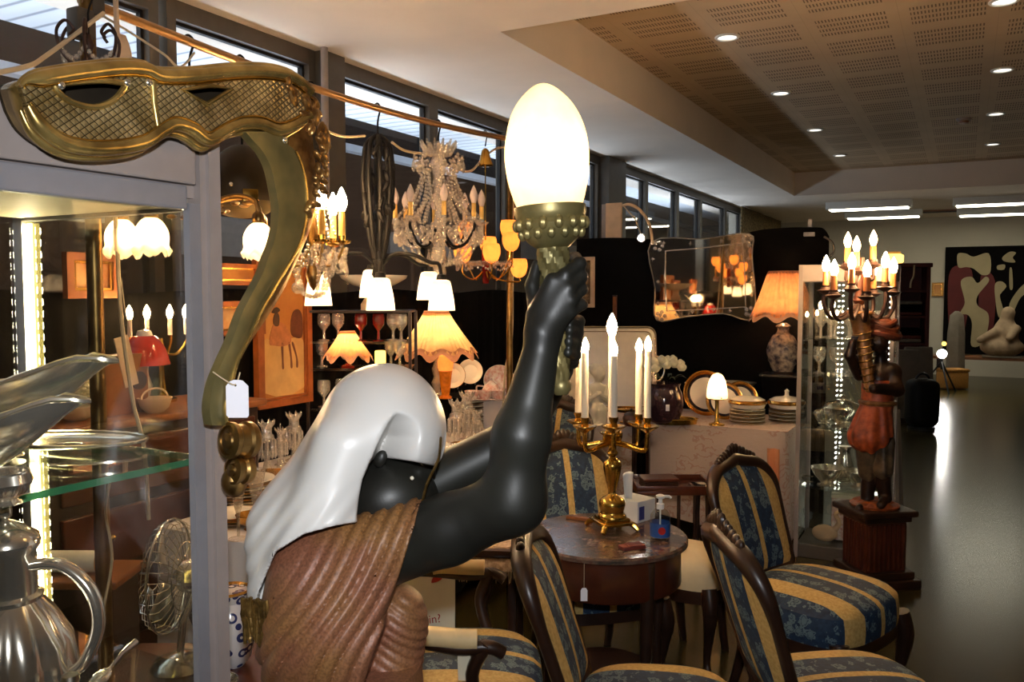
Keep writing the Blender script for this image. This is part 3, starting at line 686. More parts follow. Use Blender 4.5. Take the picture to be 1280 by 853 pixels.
# --- body: head, neck, arms and hands as one surface
sh, el, wr = A(480, 690, 1.345), A(641, 627, 1.27), A(679, 425, 1.285)
fsh, fel, fwr = A(530, 612, 1.50), A(645, 552, 1.50), A(700, 462, 1.42)
hd = A(500, 600, 1.40)
def arms(P):
    d = cap(P, sh, A(560,662,1.31), R_(45,1.34), R_(43,1.30))
    d = smin(d, cap(P, A(560,662,1.31), el, R_(43,1.30), R_(38,1.27)), .02)
    d = smin(d, cap(P, el, A(652,545,1.262), R_(38,1.27), R_(35,1.265)), .03)
    d = smin(d, cap(P, A(652,545,1.262), wr, R_(35,1.265), R_(21,1.285)), .02)
    # palm
    kn = [A(707,344,1.283), A(711,361,1.277), A(714,376,1.276), A(713,391,1.278)]
    pal = None
    for k, q in enumerate(kn):
        c = cap(P, A(676+k*1.5, 412, 1.283), q, R_(17,1.28), R_(9.5-.6*k,1.28)); pal = c if pal is None else smin(pal, c, .010)
    pal = smin(pal, cap(P, A(672,395,1.288), A(690,350,1.283), R_(15,1.28), R_(9,1.28)), .010)
    d = smin(d, pal, .022)
    # fingers curl over the shaft and behind it
    for k, q in enumerate(kn):
        r0 = R_(9.6-.8*k, 1.28); j1 = A(725-abs(k-1)*1.0+k*1.6, [330,346,362,381][k], 1.296); j2 = A(719+k*.8, [323,340,357,377][k], 1.338); j3 = A(700, [322,339,356,375][k], 1.352)
        f = smin(cap(P, q, j1, r0, r0*.94), cap(P, j1, j2, r0*.94, r0*.85), .004); f = smin(f, cap(P, j2, j3, r0*.85, r0*.7), .004)
        d = smin(d, f, .0035)
    th = smin(cap(P, A(670,392,1.30), A(665,357,1.318), R_(10,1.3), R_(8.5,1.31)), cap(P, A(665,357,1.318), A(671,331,1.325), R_(8.5,1.31), R_(6.5,1.32)), .006)
    d = smin(d, th, .008)
    # far arm and its hand, lower on the shaft
    g = smin(cap(P, fsh, fel, R_(35,1.5), R_(30,1.5)), cap(P, fel, fwr, R_(28,1.5), R_(17,1.42)), .02)
    for k in range(4):
        y = 404+k*14
        g = smin(g, cap(P, A(694, 455-k*2, 1.40), A(719-k*1.5, y+6, 1.375), R_(11,1.4), R_(8.5,1.38)), .008)
        g = smin(g, smin(cap(P, A(719-k*1.5, y+6, 1.375), A(723-k*1.6, y-2, 1.335), R_(8.2,1.36), R_(7.4,1.34)), cap(P, A(723-k*1.6, y-2, 1.335), A(713-k, y-5, 1.30), R_(7.4,1.34), R_(6,1.3)), .006), .009)
    g = smin(g, cap(P, A(690,440,1.39), A(682,398,1.352), R_(9,1.38), R_(7,1.35)), .006)
    return np.minimum(d, g)
def proj(P):                                              # where points stand in the photograph, used to cut the veil along its seen hems
    q = P-np.array(CP); z = q@np.array(F3); return 640+FPX*(q@ARm)/z, 426.5-FPX*(q@np.array(U3))/z, q@AFm
def head(P):
    T = tilt(28); d = ell(P, A(497,616,1.40), (R_(50,1.4), .075, R_(45,1.4)), T)
    d = smin(d, ell(P, A(480,622,1.40), (R_(44,1.4), .078, R_(44,1.4)), BAS), .02)
    fwd = lambda a, b, dd=1.40: A(500+a, 612+b, dd)
    d = smin(d, cap(P, fwd(22,34), fwd(12,46), R_(17,1.4), R_(14,1.4)), .02)                   # chin and jaw
    d = smin(d, cap(P, fwd(36,-8), fwd(42,8), R_(5,1.4), R_(6.5,1.4)), .010)                    # nose
    d = smin(d, cap(P, fwd(31,22,1.395), fwd(34,25,1.41), R_(5,1.4), R_(4,1.4)), .006)        # lips
    d = smin(d, cap(P, fwd(24,-22,1.375), fwd(40,-20,1.39), R_(6,1.4), R_(5,1.4)), .010)          # brow
    d = smin(d, cap(P, A(490,640,1.39), A(440,720,1.37), R_(34,1.4), R_(40,1.37)), .03)         # neck
    d = smin(d, ell(P, A(476,574,1.345), (R_(8,1.33), .008, R_(12,1.33)), tilt(20)), .010)      # ear
    return d
def body(P): return smin(arms(P), head(P), .004)
lo, hi = lo_hi([sh, el, wr, A(735,318,1.3), A(735,318,1.36), fsh, fel, A(400,740,1.3), A(400,740,1.46), A(480,540,1.52), A(560,660,1.2)], .03)
nb = mk('body', offset(surfnet(body, lo, hi, .0030)), M['bronze_skin'], stat)
for dx, dd in ((0, 1.338),):
    m = MB(); c = A(515, 598, 1.331); m.ball((c[0]-BX, c[1]-BY, c[2]), (.0036,.003,.0034)); mk('eye', m, M['bust'], stat, label='small white painted eye')
# --- veil
def veil(P):
    d = ell(P, A(492,538,1.405), (R_(62,1.4), .112, R_(76,1.4)), tilt(-14))
    d = smin(d, cap(P, A(472,532,1.41), A(392,668,1.39), R_(70,1.41), R_(74,1.39)), .05)
    d = smin(d, cap(P, A(392,668,1.39), A(368,775,1.37), R_(74,1.39), R_(60,1.37)), .05)
    d = smin(d, cap(P, A(430,560,1.315), A(392,690,1.285), R_(38,1.3), R_(42,1.3)), .05)
    s = (P-A(350,690,1.3))@(ARm*.80+np.array((0,0,-.60)))
    w = np.clip((A(400,590,1.3)[2]-P[:,2])/.1, 0, 1)
    d = d + .0016*w*np.sin(s*260)
    x, y, z = proj(P)
    e = x-np.interp(y, [500,518,530,545,560,580,600,620,645,700], [500,491,484,477,470,462,454,450,447,452])   # near hem of the hood
    q = 1-((x-492)/64)**2-((y-538)/78)**2; dn = 1.405-.112*np.sqrt(np.clip(q, 0, 1))
    push = .085*np.clip(e/5, 0, 1)*np.clip(1-e/(550-492), 0, 1)**1.2*np.clip((y-512)/34, 0, 1)
    k = z.mean()/FPX
    cav = np.maximum(np.maximum(z-(dn+push), -e*k), (510-y)*k)                     # hollow under the hood's brim
    yb = np.interp(x, [440,485,515,545,560], [578,573,577,583,570])
    op = smax(-e*k, (yb-y)*k, .004)                                                  # open below the brim, where the face looks out
    yw_ = np.interp(x, [300,326,345,380,420,470,515,560], [860,735,690,668,657,650,642,640])
    rec = np.maximum((yw_-y)*k, z-1.40)                                              # tucked under the wrap
    d = smax(d, -cav, .003); d = smax(d, -op, .005); d = np.maximum(d, -rec)
    return d
lo, hi = lo_hi([A(295,800,1.2), A(560,455,1.2), A(560,455,1.56), A(295,800,1.55)], .01)
vm = offset(surfnet(veil, lo, hi, .0034)); vo = mk('veil', vm, M['veil'], stat)
# gold fringe along the veil's hem
m = MB(); rnd = random.Random(5)
for k in range(15):
    t = k/14; c = A(303+30*t, 750+5*t+rnd.uniform(-2,2), 1.285-.02*t); c = c-SO
    m.sweep([c+np.array((0,0,.004)), c+np.array((rnd.uniform(-.004,.004),0,-.02)), c+np.array((rnd.uniform(-.008,.008),rnd.uniform(-.006,.006),-.05-.02*rnd.random()))], [.0032,.004,.0025], 6)
mk('gold_fringe', m, M['gold_trim'], stat)
m = MB(); pts = spl([tuple(A(x,y,d)-SO) for x, y, d in ((551,548,1.36),(549,570,1.335),(545,582,1.325),(533,607,1.32),(526,640,1.32))], 5)
mk('face_band', MB().sweep(pts, .0045, 8, sq=(1,.5)), M['gold_trim'], stat)
# --- wrap round the torso
fd = ARm*.80+np.array((0,0,-.58))
def wrap(P):
    d = ell(P, A(425,760,1.36), (R_(92,1.36), .15, R_(108,1.36)), tilt(8))
    d = smin(d, cap(P, A(395,712,1.33), A(540,672,1.325), R_(50,1.33), R_(50,1.33)), .05)
    d = smin(d, cap(P, A(425,800,1.36), A(425,960,1.37), R_(93,1.36), R_(84,1.36)), .05)
    n = ARm*.955+np.array((0,0,-.29)); d = smax(d, (P-A(505,690,1.31))@n, .004)
    s = (P-A(420,740,1.30))@fd; x, y, z = proj(P)
    th = np.arctan2(x-739, y-187)+.008*np.sin(y/31)                        # pleats fan out from the raised shoulder
    fold = np.abs(np.sin(th*112))**.65+.18*np.abs(np.sin(th*260+.7))
    amp = .0078*np.clip((s+.09)/.05, .04, 1)
    d = d - amp*(fold-.5)
    w2 = smin(cap(P, A(498,790,1.39), A(470,900,1.39), R_(36,1.39), R_(50,1.39)), ell(P, A(500,765,1.385), (R_(30,1.38), .05, R_(34,1.38)), BAS), .03)
    q = (P-A(498,790,1.39))@(np.array((0,0,1.))*.93+ARm*.3); w2 = w2 - .0035*(np.abs(np.sin(q*190+3*np.sin(((P-A(500,800,1.36))@ARm)*20)))-.5)
    return smin(d, w2, .008)
lo, hi = lo_hi([A(318,980,1.2), A(545,610,1.2), A(545,610,1.56), A(318,940,1.55)], .01)
mk('draped_wrap', offset(surfnet(wrap, lo, hi, .0030)), M['wrap'], stat)
m = MB(); pts = spl([tuple(A(x,y,d)-SO) for x, y, d in ((518,634,1.33),(519,655,1.272),(514,690,1.262),(500,728,1.268),(478,775,1.275),(452,815,1.28),(420,862,1.275))], 6)
# skirt down to the base
m = MB().lathe([(.185,.10),(.19,.2),(.175,.5),(.145,.8),(.13,.98)], 72, (0,0,0), rf=lambda a, q: 1+.035*math.sin(17*a)*(1-q))
for i in range(len(m.v)): x, y, z = m.v[i]; c = A(430,900,1.37)-SO; m.v[i] = (x+c[0], y+c[1], z)
mk('skirt', m, M['wrap'], stat)
c = A(430,900,1.37)-SO; mk('base', MB().lathe([(.205,0),(.205,.05),(.2,.06),(.195,.10),(.18,.105)], 40, (c[0], c[1], 0)), M['black'], stat)
# --- torch
axv = V(TA-TB).normalized(); tb = V(TB-SO); TL = (V(TA)-V(TB)).length
tor = mk('torch', MB().lathe([(0,-.022),(.010,-.022),(.0155,-.015),(.0155,-.004),(.013,0)]+[(.0135+.0105*(i/24)**1.1, TL*i/24) for i in range(1,25)]+[(.036,TL+.004),(.05,TL+.018)], 40, tb, ax=axv, rf=lambda a, q: 1+.17*math.sin(6*a+q*44)*(1 if .15 < q < .92 else 0)), M['verdigris'], stat)
cup0 = tb+axv*(TL+.0)
m = MB().lathe([(.026,-.012),(.034,-.006),(.046,.006),(.052,.018),(.0545,.024),(.051,.030),(.054,.034),(.056,.042),(.0555,.052),(.050,.053),(.046,.03),(0,.03)], 48, cup0, ax=axv)
R = V((0,0,1)).rotation_difference(axv).to_matrix()
for k in range(14):
    a = 2*PI*k/14
    for (r, z, s_) in ((.0535,.024,.010),(.047,.010,.0095)):
        a2 = a+(.22 if z < .02 else 0); p = R @ V((r*math.cos(a2), r*math.sin(a2), z)); m.ball(cup0+p, (s_*.75, s_*.75, s_), 8, 6)
mk('torch_cup', m, M['verdigris'], tor)
gl_ = [(.046,.045),(.053,.058),(.0605,.085),(.0645,.112),(.0655,.135),(.0625,.160),(.0545,.187),(.041,.211),(.024,.229),(.010,.238),(0,.240)]
mk('lamp_globe', MB().lathe([p[:2] for p in spl(gl_, 4)], 56, cup0, ax=axv, rf=lambda a, q: 1+.016*math.sin(9*a+q*6)*math.sin(q*PI)), M['globe'], tor)
mk('bulb', MB().ball(cup0+axv*.125, (.024,.024,.036)), M['globe_in'], tor)

# ------------------------------------------------------------------ lamp rail with the chandeliers hung from it
RX_, RZ_ = -2.15, 2.385
ry = lambda px: onx(px, 365, RX_).y
pl_, pr_ = V((RX_, ry(119), 0)), V((RX_, ry(637), 0))
rail = thing('lamp_rail', 'brown steel rail on two upright stands carrying the hanging chandeliers', 'rail', (RX_, (pl_.y+pr_.y)/2, 0))
def rl(p): return V(p)-V(rail.location)
def zrail(y): t = (y-pl_.y)/(pr_.y-pl_.y); return RZ_+.012-.05*math.sin(PI*min(1,max(0,t)))+.01*t
mk('rail_tube', MB().sweep([rl((RX_, y, zrail(y))) for y in np.linspace(pl_.y-.02, pr_.y+.02, 24)], .014, 10), M['pole'], rail)
for k, q in enumerate((pl_, pr_)):
    mk('upright', MB().sweep([rl(q), rl(q+V((0,0,2.42)))], .022 if k == 0 else .017, 10), M['brass_old'], rail)
    b = MB(); 
    for a in range(3): th = a*2*PI/3+.5; b.sweep([rl(q+V((0,0,.5))), rl(q+V((.32*math.cos(th), .32*math.sin(th), .02)))], .012, 6)
    mk('tripod_feet', b, M['alu_dark'], rail)
mk('clamp', MB().rbox(rl(pl_+V((0,-.02,2.33))), (.05,.055,.08), .006).rbox(rl(pl_+V((0,.02,2.40))), (.05,.04,.08), .006), M['alu_dark'], rail)
q = rl(pl_+V((.02,.06,2.36))); m = MB(); m.grid(lambda u, v: q+V((.01*math.sin(v*9), .01+.035*u+.04*v*(.4+u), -.03-.26*v)), 6, 12); m.sweep([q+V((-.02,-.02,.08)), q+V((.02,.0,.06)), q+V((.01,.01,-.04)), q+V((0,.02,-.1))], .008, 6)
o = mk('tied_ribbon', m, M['ribbon'], rail); o.modifiers.new('t','SOLIDIFY').thickness = .004
def hang(px): y = ry(px); return V((RX_, y, zrail(y)))
def hook(par, top, zlow, r=.004, mat='iron'):      # S hook over the rail and a rod down, local coordinates with z measured from the thing's origin
    p = spl([(.0,-.018,top-.012),(0,-.019,top+.006),(0,0,top+.02),(0,.019,top+.004),(0,.006,top-.035),(0,0,top-.06)], 4)+[(0,0,zlow)]
    return mk('hook', MB().sweep(p, r, 8), M[mat], par)
BULB = [(0,0),(.009,.001),(.0105,.006),(.015,.018),(.0165,.028),(.013,.044),(.007,.058),(.002,.068),(0,.07)]
def bulb_mb(c, s=1, tip=True): return MB().lathe([(r*s, z*s) for r, z in BULB], 16, c)
def candle(par, c, h, r, mat, lit, s=1):
    k = mk('candle_sleeve', MB().lathe([(r*1.05,0),(r,.004),(r,h),(0,h)], 14, c), M[mat], par)
    mk('flame_bulb', bulb_mb(V(c)+V((0,0,h)), s), M['bulb_w' if lit else 'bulb_off'], k); return k
def garland(par, pts, r=.006, n=None, nm='crystal_garland'):
    m = MB(); q = spl(pts, 8); acc = 0
    L = [V(p) for p in q]; last = None
    for p in L:
        if last is None or (p-last).length >= r*1.7:
            m.ball(p, (r, r, r*1.1), 7, 5); last = p
    return mk(nm, m, M['crystal'], par, flat_angle=20)
def drop(par, p, L=.05, r=.011): return mk('crystal_drop', MB().lathe([(0,0),(.003,-.004),(r*.6,-L*.3),(r,-L*.62),(r*.5,-L*.9),(0,-L)], 6, p).ball(V(p)+V((0,0,.005)), .005, 7, 5), M['crystal'], par, flat_angle=15)

# small wrought iron piece at the rail's left end
p = hang(99); p.y -= .0; t = thing('iron_chandelier', 'rusty scrolled iron chandelier with crystal beads, hung at the left end of the rail', 'chandelier', (p.x+.03, p.y+.03, p.z-.2)); t.scale = (.72,)*3
hook(t, .278, .02)
for k in range(6):
    a = k*PI/3+.3; ca, sa = math.cos(a), math.sin(a)
    pts = [(r*ca, r*sa, z) for r, z in spl([(.012,.05),(.05,.02),(.10,.06),(.115,.13),(.085,.175),(.055,.15),(.07,.125)], 6)]
    mk('scroll_arm', MB().sweep(pts, .006, 8), M['rust'], t)
    garland(t, [(.1*ca, .1*sa, .07), (.085*math.cos(a+.5), .085*math.sin(a+.5), .03), (.1*math.cos(a+1.05), .1*math.sin(a+1.05), .07)], .009)
mk('stem', MB().lathe([(.0,-.03),(.02,-.02),(.03,.0),(.018,.03),(.012,.08),(.02,.1),(.008,.14)], 16), M['rust'], t)
# tulip chandelier: five frosted tulip shades, seen partly through the cabinet glass
p = hang(243); zt = 1.80; t = thing('tulip_chandelier', 'brass chandelier with five glowing frosted tulip shades beside the cabinet post', 'chandelier', (p.x, p.y, zt))
hook(t, p.z-zt, .16)
mk('stem', MB().lathe([(0,-.05),(.018,-.04),(.026,-.01),(.014,.02),(.03,.06),(.036,.10),(.014,.13),(.022,.16),(.005,.20)], 20), M['brass_old'], t)
rnd = random.Random(2)
for k in range(22): a = rnd.uniform(0, 2*PI); r = rnd.uniform(.03,.2); mk('leaf', MB().ball((r*math.cos(a), r*math.sin(a), .055+rnd.uniform(-.02,.04)), (.018,.012,.008), 7, 5, Matrix.Rotation(a, 3, 'Z')), M['copperish'], t)
def tulip(par, c, tilt_=0):
    R = Matrix.Rotation(tilt_, 3, 'Y')
    prof = spl([(.014,.0),(.030,-.012),(.043,-.035),(.046,-.06),(.044,-.085),(.052,-.105)], 3)
    m = MB(); m.M = Matrix.Translation(V(c)); m.lathe([p[:2] for p in prof], 36, rf=lambda a, q: 1+.10*q*math.cos(6*a), zf=lambda a, q: .010*math.cos(6*a)*max(0,q-.55)/.45, caps=False)
    mk('bulb', MB().ball(V(c)+V((0,0,-.055)), (.014,.014,.02), 10, 7), M['bulb_in'], par)
    return mk('tulip_shade', m, M['tulip'], par)
for k, ang in enumerate((-176, -137, -101, -6, 32)):
    a = math.radians(ang)+YAW; ca, sa = math.cos(a), math.sin(a); R0 = .215
    pts = [(r*ca, r*sa, z) for r, z in spl([(.02,.05),(.08,.085),(.15,.10),(.20,.085),(R0,.045)], 6)]
    arm = mk('arm', MB().sweep(pts, .0065, 8), M['brass_old'], t); mk('socket', MB().lathe([(.008,.05),(.018,.04),(.02,.018),(.016,.012)], 16, (R0*ca, R0*sa, 0)), M['brass_old'], arm)
    tulip(arm, (R0*ca, R0*sa, .015))
TUL = (p.x, p.y, zt)
# brass dome lamp right of the post
p = hang(306); zt = 1.93; t = thing('brass_dome_lamp', 'dark brass dome lamp hanging inside the curve of the harp pillar', 'pendant lamp', (p.x, p.y, zt)); hook(t, p.z-zt, .15)
o = mk('dome', MB().lathe([p[:2] for p in spl([(.0,.16),(.035,.155),(.08,.12),(.112,.06),(.118,.0),(.112,-.03)], 5)], 40, caps=False), M['harp_dark'], t); o.modifiers.new('t','SOLIDIFY').thickness = .004
mk('bottom_bowl', MB().lathe([p[:2] for p in spl([(.112,-.03),(.10,-.05),(.06,-.075),(0,-.085)], 5)], 40, caps=False), pm('olive_bronze', srgb(84,70,42), .6, .1, var=.3, sc=8), t)
a = YAW-PI/2; mk('hinge_bracket', MB().rbox((.10*math.cos(a+.5), .10*math.sin(a+.5), -.02), (.05,.05,.045), .004, R=Matrix.Rotation(a+.5, 3, 'Z')), M['brass'], t)
mk('rivet', MB().ball((.118*math.cos(a), .118*math.sin(a), .015), .008), M['silver'], t)
# crystal girandole with two lit candles showing
p = hang(392); zt = 1.72; t = thing('crystal_girandole', 'crystal bead girandole with lit candle bulbs, right beside the harp pillar', 'chandelier', (p.x, p.y, zt)); hook(t, p.z-zt, .34)
mk('stem', MB().lathe([(0,-.12),(.014,-.1),(.03,-.06),(.018,-.02),(.012,.04),(.028,.09),(.012,.16),(.034,.26),(.05,.30),(.012,.34)], 18), M['brass_old'], t)
for k, ang in enumerate((-20, -62, -140, 150, 65)):
    a = math.radians(ang)+YAW; ca, sa = math.cos(a), math.sin(a); R0 = .125
    arm = mk('arm', MB().sweep([(r*ca, r*sa, z) for r, z in spl([(.02,.03),(.05,-.02),(.09,-.02),(R0,.03),(R0,.055)], 5)], .006, 8), M['brass_old'], t)
    mk('drip_pan', MB().lathe([(.008,.05),(.03,.058),(.033,.066),(.012,.068),(.013,.085),(0,.085)], 18, (R0*ca, R0*sa, 0)), M['brass'], arm)
    c_ = mk('candle_sleeve', MB().lathe([(.013,0),(.012,.09),(0,.09)], 14, (R0*ca, R0*sa, .085)), M['candle_y'], arm)
    mk('flame_bulb', bulb_mb((R0*ca, R0*sa, .175), 1.25), M['bulb_w'], arm)
    garland(t, [(R0*ca, R0*sa, .05), (.07*ca, .07*sa, -.035), (.02*ca, .02*sa, .05)], .008)
    garland(t, [(R0*ca, R0*sa, .045), (R0*.98*math.cos(a+.6), R0*.98*math.sin(a+.6), -.05), (R0*math.cos(a+1.15), R0*math.sin(a+1.15), .045)], .008)
    garland(t, [(.045*ca, .045*sa, .30), (.06*ca, .06*sa, .2), (R0*.8*ca, R0*.8*sa, .08)], .0065)
    for q in range(3): drop(t, (R0*math.cos(a+q*.3-.3), R0*math.sin(a+q*.3-.3), .03-.02*q), .06)
    garland(t, [(R0*.7*ca, R0*.7*sa, -.01), (.05*ca, .05*sa, -.12), (0, 0, -.14)], .008)
b = at(372, 360, 3.02); mk('crystal_ball', MB().ball(b-V(t.location), .022, 18, 12), M['crystal'], t); mk('ball_wire', MB().sweep([b-V(t.location)+V((0,0,.02)), V((-.05,-.02,-.06))], .0012, 5), M['brass'], t)
GIR = V(t.location)
# dark iron chandelier with white cone shades
p = hang(474); zt = 1.68; t = thing('black_iron_chandelier', 'black wrought iron chandelier with five glowing white cone shades', 'chandelier', (p.x, p.y, zt)); hook(t, p.z-zt, .50)
for k in range(8):
    a = k*PI/4; ca, sa = math.cos(a), math.sin(a)
    mk('strap', MB().sweep([(r*ca, r*sa, z) for r, z in spl([(.012,.56),(.05,.52),(.062,.40),(.055,.28),(.04,.16),(.018,.05),(.012,-.02)], 5)], .009, 8), M['iron'], t)
m = MB(); rnd = random.Random(8)
for k in range(30): a = rnd.uniform(0, 6.3); z = rnd.uniform(.18,.54); m.ball((.052*math.cos(a), .052*math.sin(a), z), (.02,.012,.03), 7, 5, Matrix.Rotation(a, 3, 'Z') @ Matrix.Rotation(rnd.uniform(-.8,.8), 3, 'X'))
mk('iron_leaves', m, M['iron'], t)
mk('hub', MB().lathe([(0,-.05),(.015,-.04),(.03,-.01),(.022,.03),(.03,.05),(.01,.08)], 16), M['iron'], t)
CONES = []
for ang, R0, dz in ((-80,.27,-.015),(-12,.27,-.02),(50,.29,.02),(106,.27,.03),(201,.25,.0)):
    a = math.radians(ang)+YAW; ca, sa = math.cos(a), math.sin(a)
    arm = mk('arm', MB().sweep([(r*ca, r*sa, z) for r, z in spl([(.015,.03),(.07,.075),(.15,.07),(.22,.04),(R0-.01,.03),(R0,-.01+dz)], 6)], .008, 8), M['iron'], t)
    mk('cap', MB().lathe([(.0,.012),(.018,.008),(.022,-.012),(.018,-.016)], 16, (R0*ca, R0*sa, dz)), M['iron'], arm)
    pr = spl([(.020,-.012),(.036,-.02),(.043,-.05),(.050,-.09),(.056,-.138)], 4)
    o = mk('cone_shade', MB().lathe([q[:2] for q in pr], 30, (R0*ca, R0*sa, dz), caps=False), M['cone_glow'], arm); mk('bulb', MB().ball((R0*ca, R0*sa, dz-.095), (.014,.014,.022), 10, 7), M['cone_in'], arm)
    CONES.append(V((p.x+R0*ca, p.y+R0*sa, zt+dz-.17)))
# large crystal chandelier with unlit candles
p = hang(549); zt = 1.86; t = thing('crystal_chandelier', 'large crystal chandelier with unlit milky candle bulbs, hung mid rail', 'chandelier', (p.x, p.y, zt)); hook(t, p.z-zt, .42)
mk('stem', MB().lathe([(0,-.14),(.02,-.12),(.035,-.08),(.02,-.04),(.03,.0),(.02,.05),(.014,.12),(.03,.17),(.016,.24),(.04,.33),(.012,.40),(.006,.43)], 18), M['crystal'], t)
rnd = random.Random(4)
for k in range(8):
    a = k*PI/4+.2+YAW; ca, sa = math.cos(a), math.sin(a); R0 = .20
    arm = mk('arm', MB().sweep([(r*ca, r*sa, z) for r, z in spl([(.02,.03),(.08,-.05),(.15,-.045),(R0,.02),(R0,.05)], 6)], .007, 8), M['iron' if k % 2 else 'crystal'], t)
    mk('drip_pan', MB().lathe([(.008,.045),(.028,.052),(.036,.062),(.012,.064),(.012,.075),(0,.075)], 16, (R0*ca, R0*sa, 0)), M['crystal'], arm)
    mk('candle_sleeve', MB().lathe([(.0105,.0),(.010,.06),(0,.06)], 12, (R0*ca, R0*sa, .075)), M['candle_y'], arm)
    mk('flame_bulb', bulb_mb((R0*ca, R0*sa, .135), 1.15), M['bulb_off'], arm)
    an = a+PI/4; cb, sb = math.cos(an), math.sin(an)
    garland(t, [(.11*ca, .11*sa, .36), (.10*math.cos(a+.4), .10*math.sin(a+.4), .30), (.11*cb, .11*sb, .36)], .0075)
    garland(t, [(.10*ca, .10*sa, .35), (.075*ca, .075*sa, .22), (.13*ca, .13*sa, .10), (R0*ca, R0*sa, .06)], .0075)
    garland(t, [(R0*ca, R0*sa, .04), (.19*math.cos(a+.4), .19*math.sin(a+.4), -.045), (R0*cb, R0*sb, .04)], .0085)
    garland(t, [(R0*ca, R0*sa, .0), (.13*ca, .13*sa, -.10), (.02*ca, .02*sa, -.145)], .008)
    garland(t, [(.05*ca, .05*sa, .17), (.09*ca, .09*sa, .06), (.05*ca, .05*sa, -.02)], .0075)
    garland(t, [(.15*ca, .15*sa, .07), (.155*math.cos(a+.4), .155*math.sin(a+.4), -.01), (.15*cb, .15*sb, .07)], .009)
    garland(t, [(.07*ca, .07*sa, .29), (.12*math.cos(a+.4), .12*math.sin(a+.4), .17), (R0*cb, R0*sb, .07)], .008)
    for q in range(3): drop(t, (R0*math.cos(a+q*.27-.27), R0*math.sin(a+q*.27-.27), .035-.015*(q % 2)), .065, .012)
    drop(t, (.115*ca, .115*sa, .345), .06, .012); drop(t, (.10*math.cos(a+.4), .10*math.sin(a+.4), -.07), .07, .013)
m = MB(); 
for k in range(26):
    a = k*2*PI/26; m.sweep([(.05*math.cos(a), .05*math.sin(a), .37), (.085*math.cos(a), .085*math.sin(a), .41+.02*(k%2))], [.012,.004], 6)
mk('crystal_crown', m, M['crystal'], t, flat_angle=15)
mk('bottom_ball', MB().ball((0,0,-.17), .034, 14, 10), M['crystal'], t, flat_angle=15)
# amber chandelier
p = hang(607); zt = 1.76; t = thing('amber_chandelier', 'small chandelier with glowing amber cup shades and a red glass column', 'chandelier', (p.x, p.y, zt)); hook(t, p.z-zt, .58, .003)
mk('brass_cone', MB().lathe([(.008,.56),(.018,.55),(.03,.50),(.042,.475),(.03,.47)], 20), M['brass'], t)
mk('rod', MB().cyl((0,0,.1), (0,0,.56), .003), M['brass'], t)
mk('red_column', MB().lathe([(.014,-.12),(.018,-.115),(.018,-.02),(.021,-.01),(.021,.06),(.012,.075)], 18), M['ruby'], t)
o = mk('glass_pan', MB().lathe([(.02,.0),(.10,.002),(.15,.012),(.155,.02)], 36, (0,0,-.03), caps=False), M['crystal'], t)
for k, (ang, R0, dz) in enumerate(((-150,.13,0),(-75,.13,.0),(-30,.15,.06),(25,.13,.13),(140,.13,.12),(-5,.17,-.07),(85,.13,.05))):
    a = math.radians(ang)+YAW; ca, sa = math.cos(a), math.sin(a)
    arm = mk('arm', MB().sweep([(r*ca, r*sa, z) for r, z in spl([(.018,-.06),(.07,-.10),(R0,-.07+dz*.6),(R0,-.02+dz)], 6)], .004, 8), M['brass'], t)
    cup = mk('amber_shade', MB().lathe([q[:2] for q in spl([(.012,-.02),(.032,-.005),(.044,.03),(.042,.06),(.036,.075)], 4)], 24, (R0*ca, R0*sa, dz), rf=lambda a, q: 1+.06*math.cos(8*a)*q, caps=False), M['amber_glow'], arm)
    mk('bulb', MB().ball((R0*ca, R0*sa, dz+.035), (.010,.010,.018), 10, 7), M['bulb_soft'], arm)
AMB = V(t.location)
for k in range(10):
    a = k*2*PI/10; garland(t, [(.15*math.cos(a), .15*math.sin(a), -.015), (.15*math.cos(a+.3), .15*math.sin(a+.3), -.05), (.15*math.cos(a+.63), .15*math.sin(a+.63), -.015)], .006)
# loose flex
def cord(lb, pts, r=.0035): 
    p0 = V(pts[0]); return tag(mk('flex', MB().sweep(spl([tuple(V(q)) for q in pts], 8), r, 6), M['cord']), lb, 'cable')
cord('cream flex running down left from the rail end', [pl_+V((0.03,.03,2.37)), at(60,68,2.2), at(30,84,2.0), at(-60,100,1.75)], .006)
cord('cream flex drooping right from the rail end', [pl_+V((.03,.03,2.36)), at(165,42,2.5), at(205,68,2.55), at(225,84,2.6), at(243,66,2.64)], .004)
cord('cream flex swagged between the harp pillar and black chandelier', [at(390,140,3.1), at(400,157,3.15), at(425,170,3.3), at(456,170,3.45)], .005)
cord('cream flex swagged left of the crystal chandelier', [at(490,178,3.6), at(505,188,3.7), at(526,192,3.85)], .006)
cord('cream flex swagged from crystal chandelier to the rail stand', [at(562,200,4.0), at(576,213,4.1), at(590,213,4.2), at(604,198,4.3), at(620,186,4.4), at(636,184,4.55)], .006)
cord('white flex hanging beside the right rail stand', [at(644,195,4.5), at(641,300,4.55), at(640,420,4.6), at(632,460,4.7), at(628,520,4.9)], .006)
# lights of these lamps

